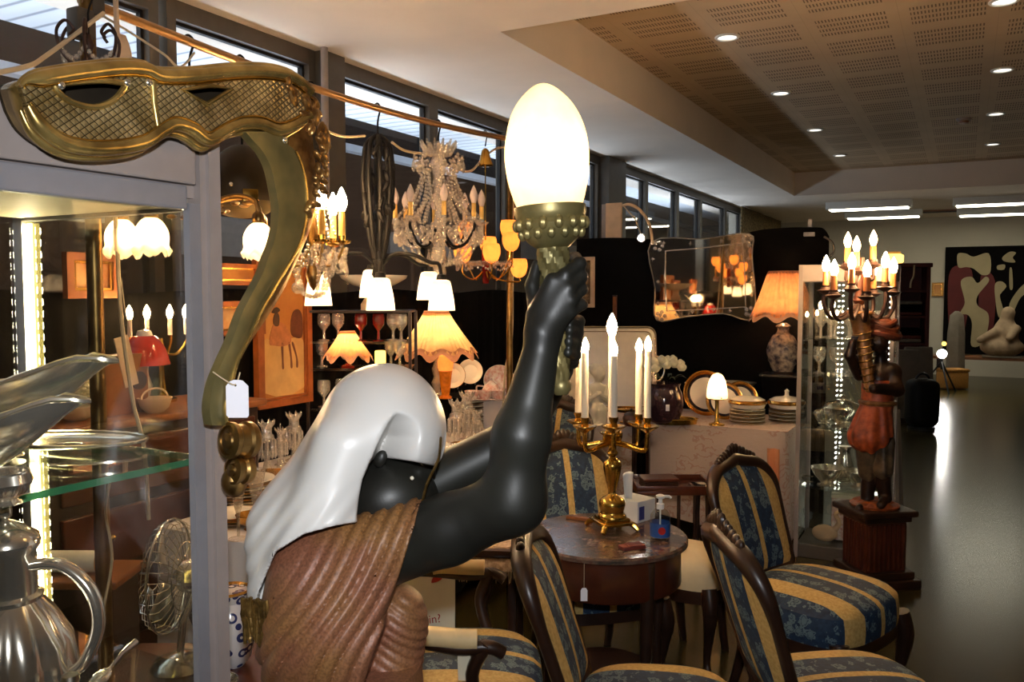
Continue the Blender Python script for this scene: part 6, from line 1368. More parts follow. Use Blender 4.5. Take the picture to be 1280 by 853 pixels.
CAN = [(1032,352,-.05),(1042,358,-.14),(1064,350,-.2),(1083,360,-.22),(1091,356,.05),(1106,348,-.12),(1116,354,-.02),(1059,322,.02),(1070,328,-.08),(1091,320,-.02)]
for k, (px, py, dd) in enumerate(CAN):
    e = Q(px, py+14, dd); r0 = b0+np.array((0,0,.06 if k < 7 else .2)); low = -.10 if k < 7 else -.03
    mid = (r0+e)/2; dirn = e-r0
    pth = spl([tuple(r0), tuple(r0+dirn*.35+np.array((0,0,low*.9+.02))), tuple(r0+dirn*.8+np.array((0,0,low-.0-dirn[2]*.5))), tuple(e+np.array((0,0,-.06))+dirn*.06), tuple(e)], 5)
    arm = mk('arm', MB().sweep(pth, .011, 8), M['rust'], fg)
    mk('drip_pan', MB().lathe([(.012,-.01),(.03,.0),(.046,.012),(.03,.016),(.022,.03),(.024,.04),(0,.04)], 18, e), M['rust'], arm)
    h_ = .10 if k < 7 else .10
    mk('candle_sleeve', MB().lathe([(.0165,.0),(.0155,h_-.02),(0,h_-.02)], 14, e+np.array((0,0,.035))), M['candle_o'], arm); mk('flame_bulb', bulb_mb(e+np.array((0,0,h_+.013)), 1.25), M['bulb_soft' if k >= 7 else 'bulb_w'], arm)

# white sheet hanging behind the vitrine
m = MB(); c0, c1 = ony(1112, 640, 5.75), ony(1131, 640, 5.75); m.grid(lambda u, v: V((c0.x+(c1.x-c0.x)*u*(.4+.6*v), 5.75+.02*math.sin(u*8), .86-.855*v)), 10, 10); o = tag(mk('white_sheet', m, M['grey_cloth']), 'pale sheet hanging behind the vitrine and figure', 'cloth'); o.modifiers.new('t','SOLIDIFY').thickness = .012
# ------------------------------------------------------------------ round marble table and the blue brocade chairs
rt0 = at(757, 671, 2.92); RTZ = .745; RT0 = V((rt0.x, rt0.y, 0)); RR = .286
rt = thing('round_table', 'round dark table with a mottled marble top carrying the gilt candelabrum', 'table', RT0, YAW)
mk('marble_top', MB().lathe([(0,RTZ-.024),(RR-.012,RTZ-.024),(RR,RTZ-.018),(RR,RTZ-.006),(RR-.006,RTZ),(0,RTZ)], 72), M['marble'], rt)
mk('apron', MB().lathe([(RR-.03,RTZ-.16),(RR-.022,RTZ-.15),(RR-.024,RTZ-.03),(RR-.03,RTZ-.024),(RR-.05,RTZ-.024),(RR-.05,RTZ-.16)], 60, caps=False), M['wood_red'], rt)
for k in range(4):
    a = k*PI/2+.5; c, s = math.cos(a), math.sin(a); q = RR-.045
    mk('leg', MB().sweep([(q*c,q*s,RTZ-.03),(q*c,q*s,RTZ-.2),((q-.01)*c,(q-.01)*s,.35),((q+.0)*c,(q+.0)*s,.03),((q+.012)*c,(q+.012)*s,0.0)], [.026,.024,.018,.014,.02], 10), M['wood_dark'], rt)
mk('lower_shelf', MB().lathe([(0,.24),(RR*.6,.24),(RR*.6,.262),(0,.262)], 40), M['wood_dark'], rt)
def on_rt(px, py): return onz(px, py, RTZ)
q = at(730, 697, 2.665); t = thing('price_tag', 'small white price tag hanging on a thread from the marble table rim', 'price tag', V((q.x, q.y, RTZ-.008)))
p1 = -FW*.008; 
def tg2(x, y, h): return RT*x+V((0,0,y))+p1-FW*h
mk('card', plate([(-.011,-.135),(.011,-.135),(.011,-.10),(.006,-.092),(-.006,-.092),(-.011,-.10)], [], tg2, 0, .0012), M['tagp'], t, False); mk('thread', MB().sweep([tg2(0,-.093,.0), tg2(0,0,.0)], .0008, 5), M['cord'], t)
# gilt candelabrum
b = on_rt(765, 661); ca_ = thing('gilt_candelabrum', 'tall gilt brass candelabrum with white electric candles on the marble table', 'candelabrum', b, YAW+.35)
m = MB().rbox((0,0,.027), (.125,.125,.012), .004).rbox((0,0,.038), (.10,.10,.014), .006); mk('square_foot', m, M['brass'], ca_)
for sx in (-1, 1):
    for sy in (-1, 1): mk('paw_foot', MB().sweep([(sx*.05,sy*.05,.026),(sx*.062,sy*.062,.016),(sx*.07,sy*.07,.005)], [.010,.011,.009], 8), M['brass'], ca_)
mk('stem', MB().lathe([q[:2] for q in spl([(.052,.044),(.05,.052),(.042,.062),(.046,.08),(.048,.095),(.04,.11),(.018,.125),(.014,.135),(.022,.17),(.031,.21),(.033,.235),(.024,.25),(.012,.262),(.02,.275),(.014,.29),(.018,.32),(.03,.345),(.02,.365),(.012,.385)], 3)], 32), M['brass'], ca_)
for k in range(6): a = k*PI/3; mk('acanthus_leaf', MB().ball((.03*math.cos(a), .03*math.sin(a), .335), (.009,.009,.022), 8, 6, Matrix.Rotation(.3, 3, 'X')), M['brass'], ca_)
def cpos(px, py, d): q = at(px, py, d); v = q-b; a = YAW+.35; return V((v.x*math.cos(a)+v.y*math.sin(a), -v.x*math.sin(a)+v.y*math.cos(a), v.z))
for k, (px, pyb, pyt, d) in enumerate(((723,530,442,2.99),(731,537,440,2.87),(767,537,444,2.80),(798,532,440,3.0),(809,537,438,2.90),(764,545,418,2.96))):
    e = cpos(px, pyb, d)
    st_ = V((0,0,.315)); 
    if k < 5:
        pth = spl([tuple(st_), tuple(st_.lerp(e, .4)+V((0,0,-.03))), tuple(V((e.x*.92, e.y*.92, e.z-.075))), tuple(e+V((0,0,-.03))), tuple(e)], 6); arm = mk('arm', MB().sweep(pth, [.011-.0002*i for i in range(len(pth))], 10), M['brass'], ca_)
    else: arm = mk('arm', MB().cyl((0,0,.37), (e.x, e.y, e.z), .010), M['brass'], ca_)
    mk('drip_pan', MB().lathe([q[:2] for q in spl([(.008,-.012),(.02,-.004),(.039,.008),(.042,.012),(.038,.012),(.015,.006)], 3)], 28, e, caps=False), M['brass'], arm)
    mk('socket', MB().lathe([(.01,.002),(.014,.012),(.011,.022),(.016,.034),(.016,.042),(0,.042)], 20, e), M['brass'], arm)
    h = (pyb-pyt)*d/FPX-.036
    mk('candle_sleeve', MB().lathe([(.0125,.04),(.0112,.036+h),(0,.036+h)], 18, e), M['candle'], arm)
    mk('flame_bulb', bulb_mb(e+V((0,0,.034+h)), .78 if k < 5 else 1.15), M['bulb_w'], arm)

# things on the marble top
b = on_rt(793, 648); tb = thing('tissue_box', 'white tissue box with a tissue standing up behind the candelabrum foot', 'tissue box', b, YAW+.75)
mk('carton', MB().rbox((0,0,.04), (.105,.115,.08), .003), M['card_w'], tb, False); mk('printed_panel', MB().rbox((-.03,-.0582,.035), (.03,.002,.05), .001), M['card_blue'], tb, False)
m = MB(); m.grid(lambda u, v: V((-.035+.06*(u-.5)*(.5+.6*v)+.0, .012*math.sin(u*7)*(1-v*.3), .08+.105*v*(1-.25*abs(u-.5)))), 12, 8); o = mk('tissue', m, M['card_w'], tb); o.modifiers.new('t','SOLIDIFY').thickness = .002
mk('side_print', MB().rbox((.0535,-.01,.045), (.002,.05,.03), .0005), M['card_blue'], tb, False)
b = on_rt(825, 674); sb_ = thing('sanitiser_bottle', 'clear pump bottle of gel with a blue label on the marble table', 'bottle', b, YAW)
mk('bottle', MB().lathe([q[:2] for q in spl([(.030,0),(.034,.004),(.034,.06),(.033,.085),(.022,.102),(.012,.108)], 4)], 32), M['clear_pet'], sb_)
mk('label', MB().lathe([(.0345,.012),(.0348,.014),(.0348,.058),(.0345,.06)], 32, caps=False), M['blue_label'], sb_); mk('logo', MB().lathe([(0,0),(.013,0),(.013,.0012),(0,.0012)], 18, (0,-.0346,.037), ax=(0,-1,0)), M['red_glass'], sb_)
mk('pump', MB().lathe([(.013,.106),(.0135,.124),(.008,.126),(.0065,.14),(.014,.144),(.016,.152),(.008,.156),(0,.156)], 20).sweep([(.0,0,.15),(.03,0,.149),(.036,0,.143)], .005, 8), M['plastic_w'], sb_); mk('dip_tube', MB().cyl((0,0,.02), (0,0,.106), .003), M['plastic_w'], sb_)
b = on_rt(790, 686); t = thing('leather_wallet', 'reddish leather card wallet lying on the marble table front', 'wallet', b, YAW+.35); mk('cover', MB().rbox((0,0,.006), (.085,.045,.012), .004), M['leather'], t); mk('flap', MB().rbox((.01,0,.013), (.06,.044,.004), .002), M['leather'], t)
b = on_rt(722, 650); t = thing('wooden_rule', 'flat brown wooden piece lying at the back of the marble table', 'wood piece', b, YAW-.5); mk('stick', MB().rbox((0,0,.006), (.09,.02,.012), .003), M['wood_mid'], t); mk('knob', MB().ball((.05,0,.008), .009), M['wood_red'], t)
# ---- chairs
def superell(w, d, n=44, p=3.0, taper=.12):
    P_ = []
    for k in range(n):
        a = 2*PI*k/n; c, s = math.cos(a), math.sin(a); x = w/2*abs(c)**(2/p)*math.copysign(1, c); y = d/2*abs(s)**(2/p)*math.copysign(1, s); P_.append((x*(1-taper*y/d), y))
    return P_
def cab_leg(x, y, sx, sy, h, front=True, r=.022):
    if front: pts = [(x,y,h),(x+sx*.014,y+sy*.014,h-.09),(x+sx*.006,y+sy*.006,h*.5),(x-sx*.006,y-sy*.006,h*.2),(x+sx*.006,y+sy*.006,.03),(x+sx*.018,y+sy*.018,.0)]; rr = [.034,.034,.022,.015,.015,.019]
    else: pts = [(x,y,h),(x,y,h*.6),(x+sx*.01,y+sy*.03,h*.25),(x+sx*.015,y+sy*.06,0)]; rr = [.024,.022,.018,.017]
    P_ = spl([p+(q,) for p, q in zip(pts, rr)], 5); return MB().sweep([p[:3] for p in P_], [p[3] for p in P_], 10)
def make_chair(lb, loc, rz, arms=False, back=True, W=.50, D=.49, back_h=.50, fabric='brocade', grp='blue and cream brocade chairs', rec=.16, name='brocade_chair', cat='chair'):
    t = thing(name, lb, cat, loc, rz, grp); SH = .40
    o_ = superell(W, D)
    def cush(u, v):
        k = int(round(u*44)) % 44; x, y = o_[k]
        if v < .35: q = v/.35; return V((x*(1.0+.02*math.sin(q*PI)), y*(1.0+.02*math.sin(q*PI)), SH-.055+.11*q))
        q = (v-.35)/.65; s = 1-q; rnd_ = math.sqrt(max(0, 1-(1-q*.999)**2.4)); return V((x*s, y*s, SH+.055+.058*min(1, rnd_)))
    m = MB(); n = 44; rows = 18
    P_ = [cush(k/n, j/(rows-1)) for k in range(n) for j in range(rows)]
    m.add(P_, [(k*rows+j, ((k+1)%n)*rows+j, ((k+1)%n)*rows+j+1, k*rows+j+1) for k in range(n) for j in range(rows-1)] + [tuple(k*rows for k in range(n))])
    mk('seat_cushion', m, M[fabric], t)
    ra = superell(W+.012, D+.012); m = MB(); m.prism(ra, lambda x, y, h: V((x*.985, y*.985, h)), SH-.085, SH-.03); mk('seat_rail', m, M['wood_dark'], t)
    for sx in (-1, 1):
        mk('leg', cab_leg(sx*(W/2-.035)*1.03, -(D/2-.04), sx, -1, SH-.02), M['wood_dark'], t)
        mk('leg', cab_leg(sx*(W/2-.06)*.9, D/2-.035, sx*.3, 1, SH-.02, False), M['wood_dark'], t)
    if not back: return t
    # back: leaning frame with a shaped top
    bw = W*.88; z0 = SH+.06; y0 = D/2-.03
    def Bp(x, z, h): yy = y0+rec*z/back_h*1.0+.02*(x/(bw/2))**2*-1+.02; return V((x, yy-h, z0+z))
    half = [(0,0),(bw*.40,0),(bw*.45,.04),(bw*.475,back_h*.35),(bw*.5,back_h*.66),(bw*.46,back_h*.82),(bw*.33,back_h*.93),(bw*.14,back_h*.97),(0,back_h)]
    out = [p[:2] for p in spl(half, 4)]; out = out + [(-x, z) for x, z in reversed(out[1:-1])]
    inn = [((x)*.90, back_h*.48+(z-back_h*.48)*.89) for x, z in out]
    def pad(face):
        m = MB(); L = len(inn); rings = 7; P_ = []
        for j in range(rings):
            q = j/(rings-1); s = 1-q
            for x, z in inn: P_.append(Bp(x*s, back_h*.48+(z-back_h*.48)*s, face*(.012+.028*math.sqrt(max(0, 1-(1-q)**2)))))
        m.add(P_, [(j*L+k, j*L+(k+1)%L, (j+1)*L+(k+1)%L, (j+1)*L+k) for j in range(rings-1) for k in range(L)]); return m
    bk = mk('back_pad', pad(1), M[fabric], t); mk('back_cover', pad(-.55), M[fabric], t)
    fr = mk('back_frame', MB().sweep([Bp(x*.93, back_h*.5+(z-back_h*.5)*.945, 0) for x, z in out], [.017+.014*max(0, z/back_h-.6)/.4 for x, z in out], 10, closed=True), M['wood_dark'], t)
    m = MB(); rnd = random.Random(6)
    for k in range(13):
        a = (k-6)/6; x = a*bw*.26; z = back_h*(.985-.035*abs(a)**1.5)+.018*(1-abs(a))+rnd.uniform(-.004,.004); m.ball(Bp(x, z+.006, .006), (.019,.014,.022+.018*(1-abs(a))), 8, 6, Matrix.Rotation(a*.8, 3, 'Y'))
    mk('carved_crest', m, M['wood_dark'], t)
    for sx in (-1, 1): mk('back_upright', MB().sweep([(sx*bw*.36, D/2-.02, SH-.03), Bp(sx*bw*.37, -.02, 0), Bp(sx*bw*.41, .07, 0)], .019, 8), M['wood_dark'], t)
    if arms:
        for sx in (-1, 1):
            p_ = spl([tuple(Bp(sx*bw*.46, back_h*.45, 0)), (sx*W*.50, D*.22, SH+.265), (sx*W*.54, -.02, SH+.245), (sx*W*.545, -D*.20, SH+.25), (sx*W*.53, -D*.28, SH+.23)], 5)
            mk('arm_rail', MB().sweep(p_, .019, 10), M['wood_dark'], t); mk('arm_support', MB().sweep(spl([(sx*W*.545,-D*.2,SH+.26),(sx*W*.53,-D*.12,SH+.17),(sx*W*.49,-D*.17,SH+.06),(sx*W*.48,-D*.22,SH-.03)], 5), .019, 10), M['wood_dark'], t)
            mk('arm_pad', MB().sweep(spl([(sx*W*.515, D*.20, SH+.27),(sx*W*.525, D*.12, SH+.275),(sx*W*.54, -.03, SH+.27),(sx*W*.543, -D*.13, SH+.27),(sx*W*.543,-D*.15,SH+.27)], 4), [.012]+[.027]*15+[.012], 12), M['cream_pad'], t)
    return t
def face(a, b): v = RT*a+FW*b; return math.atan2(v.x, -v.y)         # rotation that points a chair's front along camera-right a, forward b
make_chair('brocade chair right of the table, half facing the viewer, crest against the pink cloth', ld(1.17, 3.14), face(.66,-.75), back_h=.46, W=.53)
make_chair('brocade chair nearest right, turned sideways with its back edge on', ld(.965, 2.33), face(.995,.10), back_h=.485)
make_chair('brocade chair in the bottom middle, side on in front of the marble table', ld(.40, 2.24), face(.985,-.17), back_h=.475, D=.46)
make_chair('brocade chair behind the marble table with a cream stripe at its left', ld(.33, 3.42), face(.25,-.97), back_h=.46)
make_chair('brocade chair farthest back behind the raised arm, mostly hidden', ld(.14, 4.35), face(-.35,-.93), back_h=.52, W=.46)
ac = make_chair('brocade armchair with cream arm pads beside the statue, bottom left', ld(-.17, 2.49), face(1,0), arms=True, rec=.10, W=.54, D=.52, grp=None, name='brocade_armchair', cat='armchair')
b = at(580, 810, 2.21); t = thing('price_tag', 'cream paper tag tied to the near arm of the armchair', 'price tag', b, YAW); mk('card', plate([(-.016,-.09),(.014,-.092),(.018,-.01),(.008,.0),(-.008,0),(-.018,-.012)], [], lambda x, y, h: V((x, -h, y)), 0, .0012), M['paper'], t, False); mk('string', MB().sweep([(0,0,0),(.01,.006,.03)], .0008, 5), M['cord'], t)
# cream-seat side chair and butler's table behind the marble table
make_chair('dark legged stool with a plain cream seat between the marble table and right chairs', ld(.765, 3.56), face(-.55,-.83), back=False, fabric='cream_seat', grp=None, W=.33, D=.33, name='cream_stool', cat='stool')
b = at(838, 606, 4.2); bt = thing('butler_table', 'small dark side table with spindle legs and a tray top before the pink cloth', 'side table', (b.x, b.y, 0), YAW); bz = b.z-.0
mk('tray_top', MB().rbox((0,0,bz-.012), (.38,.28,.022), .004), M['wood_red'], bt)
for sx, sy, dx, dy in ((0,-1,.38,.012),(0,1,.38,.012),(-1,0,.012,.28),(1,0,.012,.28)): mk('gallery_rail', MB().rbox((sx*.184, sy*.134, bz+.008), (dx, dy, .03), .003), M['wood_red'], bt)
for sx in (-1, 1):
    for sy in (-1, 1): mk('leg', MB().lathe([(.014,0),(.010,.03),(.014,.1),(.010,.2),(.015,.26),(.011,.45),(.016,bz-.02)], 12, (sx*.165, sy*.115, 0)), M['wood_dark'], bt)
for x in (-.08,.02,.10): mk('spindle', MB().cyl((x,-.115,.25), (x,-.115,bz-.02), .009), M['wood_dark'], bt)
mk('stretcher', MB().box((0,-.115,.25), (.33,.014,.02)), M['wood_dark'], bt)
q = at(823, 598, 4.15); t = thing('wooden_box', 'flat reddish wooden box lying on the small side table', 'box', (q.x, q.y, bz-.001+.001), YAW+.1); mk('case', MB().rbox((0,0,.02), (.17,.12,.036), .004), M['wood_dark'], t, False); mk('lid', MB().rbox((0,0,.045), (.18,.13,.014), .005), M['wood_red'], t, False)
q = at(876, 606, 4.14); t = thing('picture_frame', 'small glass topped frame glinting at the right end of the small side table', 'frame', (q.x, q.y, bz-.001+.001), YAW); mk('frame', MB().rbox((0,0,.006), (.10,.14,.012), .003), M['wood_red'], t, False); mk('glass', MB().rbox((0,0,.0125), (.08,.12,.002), .0005), M['mirror'], t, False)
b = ony(805, 560, 5.15); t = thing('upright_mirror', 'narrow wooden framed upright mirror leaning at the table front behind the candelabrum', 'mirror', (b.x, 5.14, 0)); mk('frame', plate([(-.07,.30),(.045,.30),(.045,.79),(-.07,.79)], [[(-.045,.325),(.025,.325),(.025,.765),(-.045,.765)]], lambda x, y, h: V((x, -h, y)), 0, .025), M['wood_dark'], t, False); mk('mirror_glass', MB().box((-.01,-.008,.545), (.075,.006,.445)), M['mirror'], t, False)
mk('stand_leg', MB().box((-.055,.0,.15), (.02,.02,.3)).box((.03,0,.15), (.02,.02,.3)), M['wood_dark'], t, False)
# lace-edged runner on a low table behind the elbow, with a cream poster below
b = at(600, 664, 3.42); tb_ = thing('low_table', 'low dark table draped with a fringed lace runner behind the raised elbow', 'table', (b.x, b.y, 0), YAW-.1); lz = b.z-.02
mk('table_top', MB().rbox((0,0,lz-.02), (.36,.36,.03), .006), M['wood_dark'], tb_)
for sx in (-1, 1):
    for sy in (-1, 1): mk('leg', MB().rbox((sx*.15, sy*.15, (lz-.03)/2), (.035,.035,lz-.03), .004), M['wood_dark'], tb_)
m = MB(); m.grid(lambda u, v: V((-.20+.40*u, -.192+.33*v, lz-.002+.008-(.09*(1-v/.15) if v < .15 else 0)+.003*math.sin(u*30))), 30, 22); o = mk('lace_runner', m, pm('greyish_lace', srgb(208,186,164), .95, c2=srgb(150,128,108), sc=60, bump=.4), tb_); o.modifiers.new('t','SOLIDIFY').thickness = .003
m = MB(); rnd = random.Random(3)
for k in range(40): x = -.20+.40*k/39; m.sweep([(x,-.193,lz-.082), (x+rnd.uniform(-.004,.004),-.195,lz-.11-rnd.random()*.02)], [.004,.0015], 5)
mk('fringe', m, pm('fringe_thread', srgb(168,146,124), .95, var=.2), tb_)
b = at(540, 752, 2.95); po = thing('paper_poster', 'cream paper poster with red writing and black figures standing behind the armchair', 'poster', (b.x, b.y, 0), YAW)
def pf_(px, py): q = at(px, py, 2.95); return ((q-V(po.location)).dot(RT), q.z)
A_ = [pf_(512,722), pf_(560,722), pf_(569,792), pf_(512,812)]; x_0, z_0 = A_[0]; x_1 = A_[2][0]; z_1 = .32
mk('sheet', MB().prism([(x_0-.1, z_1), (x_1, z_1), (x_1, A_[0][1]+.03), (x_0-.1, A_[0][1]+.03)], lambda x, y, h: V((x, -h+(y-.5)*.12, y)), 0, .004), M['paper'], po, False)
mk('easel_leg', MB().box((x_0,.10,.2), (.03,.03,.4)).box((x_1-.05,.10,.2), (.03,.03,.4)).box(((x_0+x_1)/2-.03,.05,z_1-.01), (abs(x_1-x_0)+.1,.10,.02)), M['wood_dark'], po, False)
fc = bpy.data.curves.new('red_writing', 'FONT'); fc.body = 'nsin?'; fc.size = .042; fc.extrude = .0006; tmp = bpy.data.objects.new('tmp', fc); COL.objects.link(tmp); bpy.context.view_layer.update(); me = bpy.data.meshes.new_from_object(tmp.evaluated_get(bpy.context.evaluated_depsgraph_get())); bpy.data.objects.remove(tmp); fo_ = bpy.data.objects.new('red_writing', me); COL.objects.link(fo_); fo_.parent = po; me.materials.clear(); me.materials.append(M['ink_red'])
wx, wz = pf_(531, 779); fo_.location = (wx-.02, -.0065+(wz-.5)*.12, wz); fo_.rotation_euler = (PI/2-.12, -.12, 0)
fx, fz_ = pf_(518, 752); mk('printed_figure', MB().prism([q[:2] for q in spl([(fx-.012,fz_-.035),(fx+.02,fz_-.04),(fx+.012,fz_-.015),(fx+.006,fz_+.02),(fx+.012,fz_+.035),(fx-.006,fz_+.04),(fx-.004,fz_)], 4, True)], lambda x, y, h: V((x, -h+(y-.5)*.12, y)), .003, .0055), M['ink_black'], po, False)
fx, fz_ = pf_(546, 722); mk('printed_figure', MB().prism([q[:2] for q in spl([(fx-.02,fz_-.02),(fx+.015,fz_-.01),(fx+.02,fz_+.015),(fx-.0,fz_+.02)], 4, True)], lambda x, y, h: V((x, -h+(y-.5)*.12, y)), .003, .0055), M['ink_red'], po, False)
# ------------------------------------------------------------------ far end of the hall
def far(px, py, d): return at(px, py, d)
c = ony(1186, 375, 18.06); z1, z0 = ony(1186, 309, 18.06).z, ony(1186, 442, 18.06).z; xl = ony(1180, 375, 18.06).x; xr = ony(1330, 375, 18.06).x
pt = thing('abstract_painting', 'large dark abstract painting with pale curving figures standing against the far wall', 'painting', ((xl+xr)/2, 18.068, 0)); xm = (xl+xr)/2
mk('canvas', MB().rbox((0,0,(z0+z1)/2), (xr-xl,.06,z1-z0), .005), pm('black_canvas', srgb(13,10,10), .9, var=.3, sc=3, **{'Specular IOR Level': .1}), pt, False)
def pq_(px, py): q = ony(px, py, 18.02); return (q.x-xm, q.z)
PCREAM = pm('pale_cream_paint', srgb(172,156,120), .7, var=.12, sc=3); PRED = pm('dark_red_paint', srgb(96,22,22), .7, var=.3, sc=2)
def patch(nm, pts, mat, h=.034): mk(nm, MB().prism([q[:2] for q in spl([pq_(*p) for p in pts], 5, True)], lambda x, y, h_: V((x, -h_, y)), .028, h), mat, pt, False)
patch('red_field', [(1186,345),(1200,332),(1216,345),(1204,420),(1194,432),(1186,410)], PRED, .032); patch('red_field', [(1226,345),(1244,352),(1240,420),(1224,425)], PRED, .032)
patch('pale_bow', [(1197,318),(1207,317),(1217,321),(1236,317),(1238,340),(1228,344),(1217,336),(1208,334),(1198,334)], PCREAM, .036)
patch('pale_figure', [(1201,352),(1214,346),(1222,354),(1232,346),(1236,352),(1222,370),(1222,382),(1235,392),(1235,410),(1228,430),(1214,432),(1215,405),(1210,394),(1200,392),(1206,378)], PCREAM, .038)
patch('pale_bird', [(1253,322),(1262,315),(1270,316),(1266,322),(1269,328),(1256,327)], PCREAM, .036); patch('pale_patch', [(1247,332),(1256,331),(1255,337),(1247,337)], PCREAM, .036); patch('pale_curl', [(1244,355),(1252,352),(1258,358),(1252,366),(1250,372),(1256,395),(1248,396),(1244,372)], PCREAM, .036)
patch('pale_curve', [(1262,380),(1275,360),(1290,350),(1292,362),(1276,372),(1264,396)], PCREAM, .036); patch('pale_post', [(1262,337),(1265,337),(1266,360),(1262,360)], PCREAM, .036)
t = thing('low_trestle', 'low table along the foot of the abstract painting', 'table', (ony(1245,455,17.1).x, 17.1, 0)); mk('top', MB().rbox((0,0,.42), (2.0,.5,.05), .006), M['wood_mid'], t, False)
for sx in (-1, 1):
    for sy in (-1, 1): mk('leg', MB().rbox((sx*.9,sy*.2,.2), (.07,.06,.4), .006), M['wood_dark'], t, False)
b = ony(1252, 440, 17.0)
def seated(P):
    d = smin(ell(P, (0,0,.18), (.34,.24,.18)), ell(P, (.05,.0,.42), (.2,.16,.26)), .08); d = smin(d, cap(P, (.05,0,.6), (.08,0,.78), .1, .11), .06); d = smin(d, cap(P, (-.1,-.1,.45), (-.34,-.15,.3), .08, .06), .05); return smin(d, cap(P, (.2,-.1,.5), (.1,-.25,.35), .08, .06), .05)
t = thing('pale_sculpture', 'pale rounded sculpture sitting on the low table before the painting', 'sculpture', (ony(1252,440,17.05).x, 17.05, .446), 0); mk('figure', surfnet(seated, (-.45,-.4,-.02), (.45,.35,.95), .025), pm('pale_stone', srgb(176,150,120), .8, var=.25), t); mk('slab', MB().rbox((0,0,.012), (.6,.44,.024), .006), M['grey_cloth'], t, False)
c = ony(1172, 362, 18.05); picture('small orange picture on the far wall left of the abstract painting', (c.x, 18.09, c.z), .20, .26, .03, 'wicker', art_mat('orange_picture', [(.3, srgb(176,110,50)), (.7, srgb(206,150,84))], 4), (1,0,0), .03)
b = at(1135, 510, 11.6); bc = thing('bookcase', 'tall red-brown wooden bookcase standing behind the figure', 'bookcase', (b.x-.06, b.y, 0), YAW-.25); H_ = (365-331)*11.6/FPX+1.6; W_ = .48
mk('side_panel', MB().rbox((-W_/2,0,H_/2), (.05,.36,H_), .006), M['bookcase'], bc, False); mk('side_panel', MB().rbox((W_/2,0,H_/2), (.05,.36,H_), .006), M['bookcase'], bc, False); mk('back_panel', MB().rbox((0,.17,H_/2), (W_,.02,H_-.03), .003), M['bookcase'], bc, False); mk('cornice', MB().rbox((0,0,H_-.02), (W_+.09,.4,.06), .012), M['bookcase'], bc, False)
for z in (.12,.5,.88,1.25,1.6): mk('shelf', MB().rbox((0,0,z), (W_-.05,.32,.03), .004), M['bookcase'], bc, False)
for k, z in enumerate((.515,.895,1.265)):
    t = thing('folded_textile', ['pile of dark folded textiles on the lower bookcase shelf','pile of dark folded textiles on the middle bookcase shelf','pile of dark folded textiles on the upper bookcase shelf'][k], 'textiles', V((b.x-.06, b.y, z)), YAW-.25, 'textiles in the bookcase')
    for j in range(4): mk('fold', MB().rbox((0,-.02,.03+j*.05), (W_-.12,.24,.048), .02), M[['black_cloth','grey_cloth','leather','black_cloth'][(j+k) % 4]], t)
t = thing('glowing_jar', 'small glowing yellow lamp on top of the bookcase', 'night light', V((b.x-.22, b.y-.08, H_+.011)), 0); mk('jar', MB().lathe([(.09,.0),(.12,.02),(.12,.11),(.08,.13)], 20), M['yellow_jar'], t); mk('cap', MB().lathe([(.08,.13),(.085,.16),(0,.17)], 20), M['ribbon'], t)
tag(mk('white_flex', MB().sweep(spl([tuple(at(1143,332,11.38)), tuple(at(1142,345,11.3)), tuple(at(1139,352,11.3)), tuple(at(1138,360,11.3))], 5), .012, 6), M['cord']), 'white flex hanging down the bookcase front', 'cable')
for k, (px, d, mat, lb, w) in enumerate(((1134,10.2,'grey_cloth','grey covered panel leaning beside the bookcase',.34),(1150,10.7,'grey_cloth','second grey panel leaning behind the dark bag',.36))):
    b = at(px, 500, d); t = thing('covered_panel', lb, 'panel', (b.x, b.y, 0), YAW); mk('panel', MB().rbox((0,.05,.47), (w,.06,.84), .02, R=Matrix.Rotation(-.08, 3, 'X')), M[mat], t); mk('foot', MB().rbox((0,.0,.025), (w,.2,.05), .01), M['wood_dark'], t)
b = at(1152, 520, 9.7); t = thing('dark_bag', 'dark round topped bag standing on the floor by the bookcase', 'bag', (b.x, b.y, 0), YAW); mk('body', MB().rbox((0,0,.31), (.34,.3,.56), .10, 4), M['iron'], t); mk('handle', MB().sweep([(.08*math.cos(a),0,.56+.09*math.sin(a)) for a in np.linspace(0, PI, 12)], .014, 8), M['black'], t); mk('base', MB().lathe([(.15,0),(.15,.03),(.12,.04)], 20), M['black'], t)
b = at(1176, 489, 13.3); sp = thing('flood_light', 'dazzling white floor spotlight on a low tripod at the far end', 'floodlight', (b.x, b.y, 0), YAW); zl = 1.6-(443-365)*13.3/FPX
for k in range(3): a = k*2*PI/3+.4; mk('leg', MB().sweep([(0,0,zl-.12), (.33*math.cos(a), .33*math.sin(a), .0)], .014, 7), M['black'], sp)
mk('post', MB().cyl((0,0,zl-.25), (0,0,zl-.02), .018), M['black'], sp); ax2 = (-FW*1.0-RT*.45+V((0,0,-.10))).normalized(); la_ = V((ax2.dot(RT), ax2.dot(FW), ax2.z))
mk('housing', MB().lathe([(.03,-.11),(.06,-.10),(.075,.0),(.08,.02)], 24, (0,0,zl), ax=la_), M['black'], sp); mk('lamp_face', MB().lathe([(0,.0205),(.07,.0205),(.07,.024),(0,.026)], 24, (0,0,zl), ax=la_), M['flood'], sp)
mk('small_bulb', MB().ball((.03,0,zl+.16), .035), M['yellow_jar'], sp)
l = bpy.data.lights.new('flood_beam', 'SPOT'); l.energy = 14; l.color = (1,.96,.88); l.spot_size = math.radians(70); l.spot_blend = .7; l.shadow_soft_size = .06
o = bpy.data.objects.new('flood_beam', l); COL.objects.link(o); o.location = V((b.x, b.y, zl))+ax2*.06; o.rotation_euler = (-(FW*.9+RT*.1)+V((0,0,-.22))).to_track_quat('-Z', 'Y').to_euler()
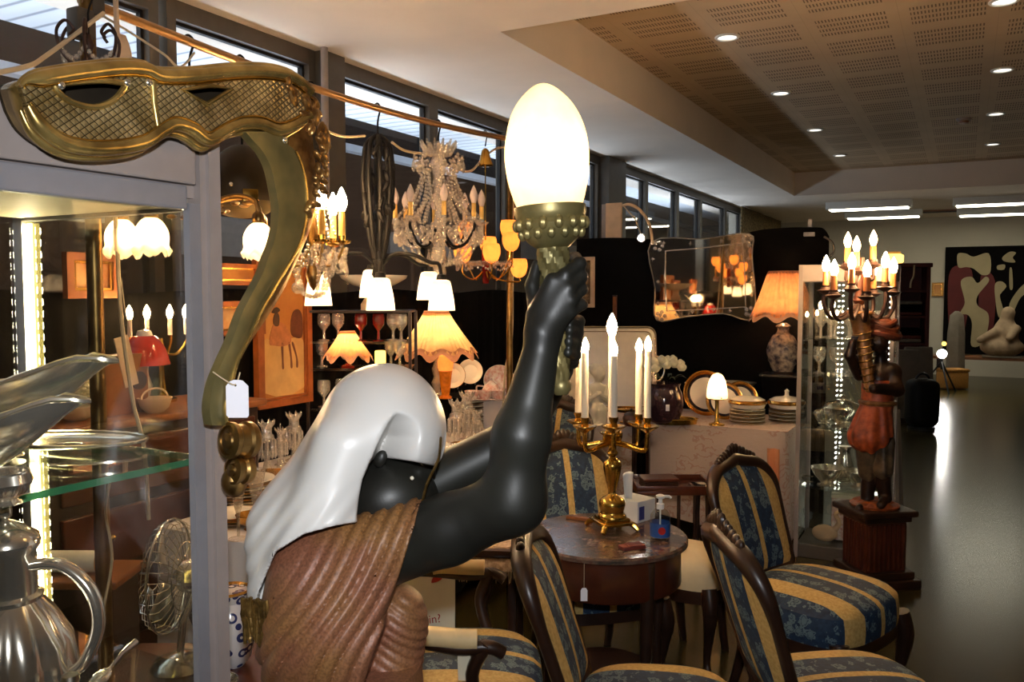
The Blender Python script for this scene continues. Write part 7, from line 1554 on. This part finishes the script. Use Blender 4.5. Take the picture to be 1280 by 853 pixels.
b = at(1181, 488, 13.6); t = thing('wicker_hamper', 'low orange wicker hamper behind the floor spotlight', 'basket', (b.x+.1, b.y+.25, 0), YAW); m = MB()
mk('body', MB().rbox((0,0,.15), (.40,.3,.28), .03), M['wicker'], t); mk('lid', MB().rbox((0,0,.31), (.42,.32,.05), .02), M['wicker'], t)
b = at(1190, 478, 13.9); t = thing('grey_pillar_stand', 'grey draped stand between the floodlight and the abstract painting', 'stand', (b.x+.04, b.y+.3, 0), YAW); mk('cover', MB().lathe([(.15,0),(.14,.4),(.13,.9),(.10,1.2),(.03,1.27)], 24, rf=lambda a, q: 1+.05*math.cos(7*a)), M['grey_cloth'], t); mk('base', MB().lathe([(.17,0),(.17,.03),(.1,.035)], 20), M['black'], t)
# ------------------------------------------------------------------ light and view
w = bpy.data.worlds.new('world'); SC.world = w; w.use_nodes = True
nt = w.node_tree; nt.nodes.clear(); o = nt.nodes.new('ShaderNodeOutputWorld'); b = nt.nodes.new('ShaderNodeBackground'); b.inputs[0].default_value = (.035,.034,.036,1); b.inputs[1].default_value = .2
nt.links.new(b.outputs[0], o.inputs[0])
def area(name, loc, rot, size, e, col):
    l = bpy.data.lights.new(name, 'AREA'); l.shape = 'RECTANGLE'; l.size, l.size_y = size; l.energy = e; l.color = col
    o = bpy.data.objects.new(name, l); COL.objects.link(o); o.location = loc; o.rotation_euler = rot; return o
# camera flash just above the lens, and unseen fill lights added outdoors for canopy and facade
f = bpy.data.lights.new('camera_flash', 'SPOT'); f.energy = 43; f.color = (.92,.95,1); f.spot_size = math.radians(85); f.spot_blend = .6; f.shadow_soft_size = .02
fo = bpy.data.objects.new('camera_flash', f); COL.objects.link(fo); fo.location = (.01, -.01, 1.73); fo.rotation_euler = cam.rotation_euler
for y in (1, 5, 9, 13): area('canopy_fill', (-4.3, y, 2.0), (PI, 0, 0), (.3, 3.2), 32, (.80,.9,1))
for y in (4, 11): area('yard_fill', (-5.2, y, 1.4), (0, math.radians(100), 0), (.6, 4), 13, (1,.85,.7))
SC.view_settings.view_transform = 'Standard'; SC.view_settings.look = 'None'; SC.view_settings.exposure = 1.0; SC.view_settings.gamma = 1; SC.view_settings.use_curve_mapping = False
